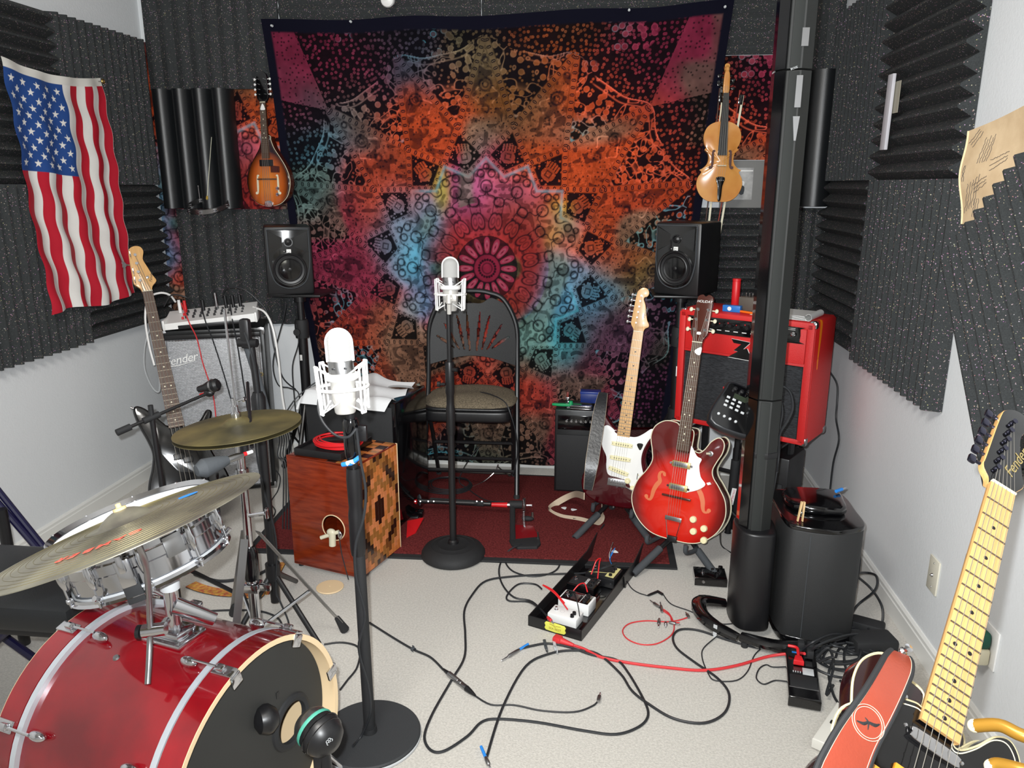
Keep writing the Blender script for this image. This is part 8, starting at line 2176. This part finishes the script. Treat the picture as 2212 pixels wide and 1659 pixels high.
cable('black cable winding down the left speaker stand pole', [at(640, 700, y=3.74), at(645, 740, y=3.74), at(632, 790, y=3.74), at(635, 850, y=3.74), at(640, 900, y=3.72), at(650, 960, y=3.72)], .0032)
cable('black cable wandering over the white cloth behind the near microphone', [at(610, 905, y=3.28), at(640, 860, y=3.30), at(690, 822, y=3.38), at(730, 820, y=3.40)], .0034)
for k in range(6):
    o = cable('dark cords hanging in a bunch between the hi-hat and black case', [at(598+k*5, 918+k*2, y=3.2), at(604+k*5, 950, y=3.19), at(600+k*6, 985, y=3.17), at(612+k*5, 1010, y=3.15), Vector((-1.42+.015*k, 3.12, .006))], .0030); o['group'] = 'hanging cord bunch'
cable('black cord zigzagging on the carpet left of box drum', [at(590, 1010, z=.10), at(605, 1030, z=.05), (600, 1060), (585, 1085), (595, 1105), (580, 1130)], .0030)
cable('black cable drooping from the keypad mixer beside column', [at(1640, 850, y=2.62), at(1680, 833, y=2.60), at(1705, 845, y=2.60), at(1712, 880, y=2.60), at(1700, 910, y=2.60), at(1685, 935, y=2.60), at(1680, 970, y=2.62), at(1678, 1020, y=2.66)], .0042)
cable('second black cable hanging straight behind the keypad mixer', [at(1686, 860, y=2.66), at(1690, 890, y=2.66), at(1684, 930, y=2.66), at(1682, 990, y=2.68), at(1668, 1075, y=2.60)], .0030)
cable('black cord hanging from right stand to floor behind hollow-body guitar', [at(1555, 1075, y=3.0), at(1545, 1095, y=3.0), at(1552, 1120, y=3.0), at(1555, 1150, y=3.0), at(1560, 1180, z=.01), at(1590, 1200, z=.008)], .0030)
# pole with the white label behind the column
b = at(1572, 1180, z=0); t = thing('microphone_stand', 'black stand pole with white lettered label just left of the column', 'microphone stand', loc=(b.x, b.y+.12, 0)); I = T(-b.x, -b.y-.12, 0)
p0 = I @ at(1590, 985, y=b.y+.12); p1 = I @ at(1572, 1150, y=b.y+.12)
MB().tube([tuple(p0+(p0-p1)*.6), tuple(p1)], .013, 12).build('upper_tube', M_blk, t); MB().tube([tuple(p0.lerp(p1, .05)), tuple(p0.lerp(p1, .5))], .019, 12).build('clutch_grip', M_rub, t)
MB().tube([tuple(p1), (p1.x, p1.y, .01)], .016, 12).build('lower_tube', M_blk, t)
for k in (200, 320, 80): MB().tube([(p1.x, p1.y, .12), (p1.x+.2*math.cos(math.radians(k)), p1.y+.2*math.sin(math.radians(k)), .012)], .009, 8).build('leg', M_blk, t)
lc = p0.lerp(p1, .5); lb = MB().box((0, -.0215, 0), (.020, .0015, .080), .0004).build('white_label', M_wht, t, M=T(*lc) @ Ry(8))
text('STROBELINE', .0125, mat('red_print', (196, 60, 90), rough=.6), t, T(*lc) @ Ry(8) @ T(0, -.0226, 0) @ Rx(90) @ Rz(-90), name='label_lettering', ext=.0002)

# ------------------------------------------------------------------ wall outlets, paper, small wall things
def outlet(label, yc, zc, blank):
    t = thing('wall_outlet', label, 'outlet', M=Matrix(((0, 0, -1, XR), (-1, 0, 0, yc), (0, 1, 0, zc), (0, 0, 0, 1))))
    MB().box((0, 0, .003), (.072, .118, .006), .002).build('cover_plate', mat('plate_'+('white' if blank else 'almond'), (236, 236, 234) if blank else (214, 210, 194), rough=.4), t)
    if not blank:
        sc = MB().lathe([(0, 0), (.003, 0), (.0025, .001), (0, .001)], 10).mesh('screw', M_steel); rep('screw', sc, [T(0, .042, .006), T(0, -.042, .006)], t)
        MB().lathe([(0, 0), (.006, 0), (.005, .004), (.002, .008), (0, .008)], 12).build('cable_socket', M_steel, t, M=T(0, 0, .006))
    return t
outlet('almond wall plate with round socket on the right wall', 2.43, .31, False)
outlet('white wall outlet with green plug on the right wall', 2.04, .30, True)
outlet('white wall plate low on back wall beside the silver-grilled amplifier', 3.5, .35, False).matrix_world = Matrix(((1, 0, 0, -1.90), (0, 0, -1, YB), (0, 1, 0, .50), (0, 0, 0, 1)))
t = thing('power_adapter', 'white night-light adapter plugged in the outlet behind guitar neck', 'adapter', M=Matrix(((0, 0, -1, XR-.007), (-1, 0, 0, 2.05), (0, 1, 0, .27), (0, 0, 0, 1))))
MB().box((0, 0, .020), (.055, .050, .040), .008).build('housing', M_bone, t)
t = thing('power_plug', 'dark green plug in the outlet behind guitar neck', 'plug', M=Matrix(((0, 0, -1, XR-.007), (-1, 0, 0, 2.05), (0, 1, 0, .318), (0, 0, 0, 1))))
M_dg = mat('dark_green_rubber', (14, 78, 62), rough=.6, bump=.4, bscale=120)
MB().prism(cr([(-.022, -.020), (.018, -.024), (.026, 0), (.018, .024), (-.012, .022), (-.024, .010)], 4, closed=True), .002, .046, .008).build('plug_body', M_dg, t)
# parchment map
def parchment():
    c = [at(2094, 283, x=XR-.055), at(2320, 180, x=XR-.055), at(2330, 500, x=XR-.05), at(2080, 484, x=XR-.055)]
    pts = [Vector(p) for p in c]
    def fn(u, v):
        a = pts[3].lerp(pts[2], u); b = pts[0].lerp(pts[1], u); p = a.lerp(b, v)
        return (XR-.058-.006*math.sin(u*6+v*3)+.004*math.sin(v*9), p.y+.012*math.sin(v*PI)*(1-u), p.z)
    t = thing('parchment', 'old tan parchment with faded handwriting pinned on the right wall', 'paper', loc=fn(0, .5)); I = T(*(-Vector(fn(0, .5))))
    M_par = mat('old_parchment', (206, 178, 140), rough=.9, noise=.35, nscale=14, col2=(222, 196, 158), bump=.2)
    m = MB(); m.grid(fn, 20, 20, I); m.grid(lambda u, v: tuple(Vector(fn(u, v))+Vector((.003, 0, 0))), 20, 20, I)
    m.build('sheet', M_par, t, sharp=180, merge=False)
    MB().tube([tuple(I @ Vector(fn(0, v/12))) for v in range(13)], .0035, 6).build('curled_edge', mat('pale_edge', (226, 208, 168), rough=.9), t)
    M_ink = mat('faded_ink', (96, 88, 84), rough=.9); rn = random.Random(3)
    def line(u0, v0, u1, v1, k):
        P = []
        for i in range(14):
            q = i/13; u = u0+(u1-u0)*q+rn.uniform(-.006, .006); v = v0+(v1-v0)*q+rn.uniform(-.006, .006)
            p = Vector(fn(u, v)); p.x -= .0012; P.append(tuple(I @ p))
        MB().tube(P, .0007, 4).build('handwriting', M_ink, t)
    for k in range(3): line(.03+.02*k, .86-.03*k, .12+.02*k, .97-.02*k, k)
    for k in range(5): line(.17+.022*k, .62, .20+.024*k, .86-.02*(k % 2), k)
    for k in range(5): line(.03+.028*k, .12+.02*k, .10+.03*k, .42+.02*k, k)
    for k in range(3): line(.15, .40-.04*k, .28, .47-.03*k, k)
    for k in range(3): line(.12+.02*k, .08, .16+.02*k, .26, k)
    for k in range(2): line(.03+.015*k, .45, .04+.015*k, .62, k)
    for k in range(3): line(.30, .52+.05*k, .46, .60+.03*k, k)
parchment()
# white stick taped to the foam
a, b = at(1928, 160, x=XR-.075), at(1908, 324, x=XR-.075)
t = thing('foam_strip', 'narrow white stick taped upright on the right foam panels', 'stick', M=frame(a.lerp(b, .5), (0, -1, 0), a-b))
MB().box((0, 0, 0), (.052, (a-b).length, .012), .002).build('stick', mat('grey_white_board', (196, 194, 200), rough=.6), t)
MB().box((-.0, .05, -.010), (.14, .11, .002), .0004).build('tape_piece', mat('beige_tape', (150, 146, 132), rough=.5), t)
# small framed black and white picture behind the violin
pf = thing('picture', 'grey matted black and white photograph beside the violin', 'picture', M=Matrix(((1, 0, 0, .59), (0, 0, -1, YB-.004), (0, 1, 0, 1.432), (0, 0, 0, 1))))
MB().box((.105, .12, .003), (.21, .235, .006), .001).build('mat_board', mat('grey_mat_board', (120, 120, 118), rough=.7), pf)
ph = vcol_mat('photo_print', rough=.3)
MB().box((.095, .125, .0065), (.125, .155, .002), .0003).build('photograph', mat('grey_photo_paper', (190, 190, 188), rough=.3, noise=.3, nscale=22, col2=(150, 150, 150)), pf)
MB().box((.115, .188, .0078), (.08, .006, .0008), .0001).build('pale_band', M_wht, pf)
MB().prism(cr([(.095, .075), (.115, .075), (.118, .11), (.098, .115)], 2, closed=True), .0075, .0084).build('dark_figure', M_grey, pf)
MB().prism(cr([(.098, .118), (.114, .116), (.116, .135), (.102, .138)], 3, closed=True), .0075, .0084).build('pale_head', M_wht, pf)
# tambourine and thin rod on the left pleated panel
p = at(450, 443, y=3.93); t = thing('tambourine', 'chrome jingle ring hanging at the foot of left pleated panel', 'tambourine', M=zframe(p, (0, -.35, 1), (1, 0, 0)))
MB().lathe([(.098, -.012), (.104, -.012), (.104, .012), (.098, .012), (.098, -.012)], 40).build('frame', M_steel, t)
jm = MB().lathe([(0, .004), (.012, .002), (.014, 0), (.012, -.002), (0, -.004)], 16).mesh('jingle', M_chr)
rep('jingle', jm, [Rz(a) @ T(.101, 0, z) for a in range(0, 360, 45) for z in (-.005, .005)], t)
a, b = at(457, 296, y=3.96), at(447, 432, y=3.94)
t = thing('conductor_baton', 'thin pale rod standing against the left pleated panel', 'rod', M=frame(b, (1, 0, 0), a-b))
MB().cyl((0, 0, 0), (0, (a-b).length, 0), .0022, .0014, n=8).build('rod', mat('pale_wood_rod', (196, 196, 176), rough=.5), t); MB().lathe([(0, 0), (.006, .004), (.005, .02), (0, .022)], 10, M=Rx(-90)).build('handle', mat('cork_handle', (170, 140, 50), rough=.7), t)
a, b = at(428, 402, y=3.95), at(432, 434, y=3.94)
t = thing('drumstick', 'short tarnished metal pin left of the thin pale rod', 'rod', M=frame(b, (1, 0, 0), a-b)); t.name = 'metal_pin'
MB().cyl((0, 0, 0), (0, (a-b).length, 0), .0022, n=8).build('shaft', M_steel, t); MB().ball((0, (a-b).length, 0), .004, 8, 6).build('head', M_steel, t)
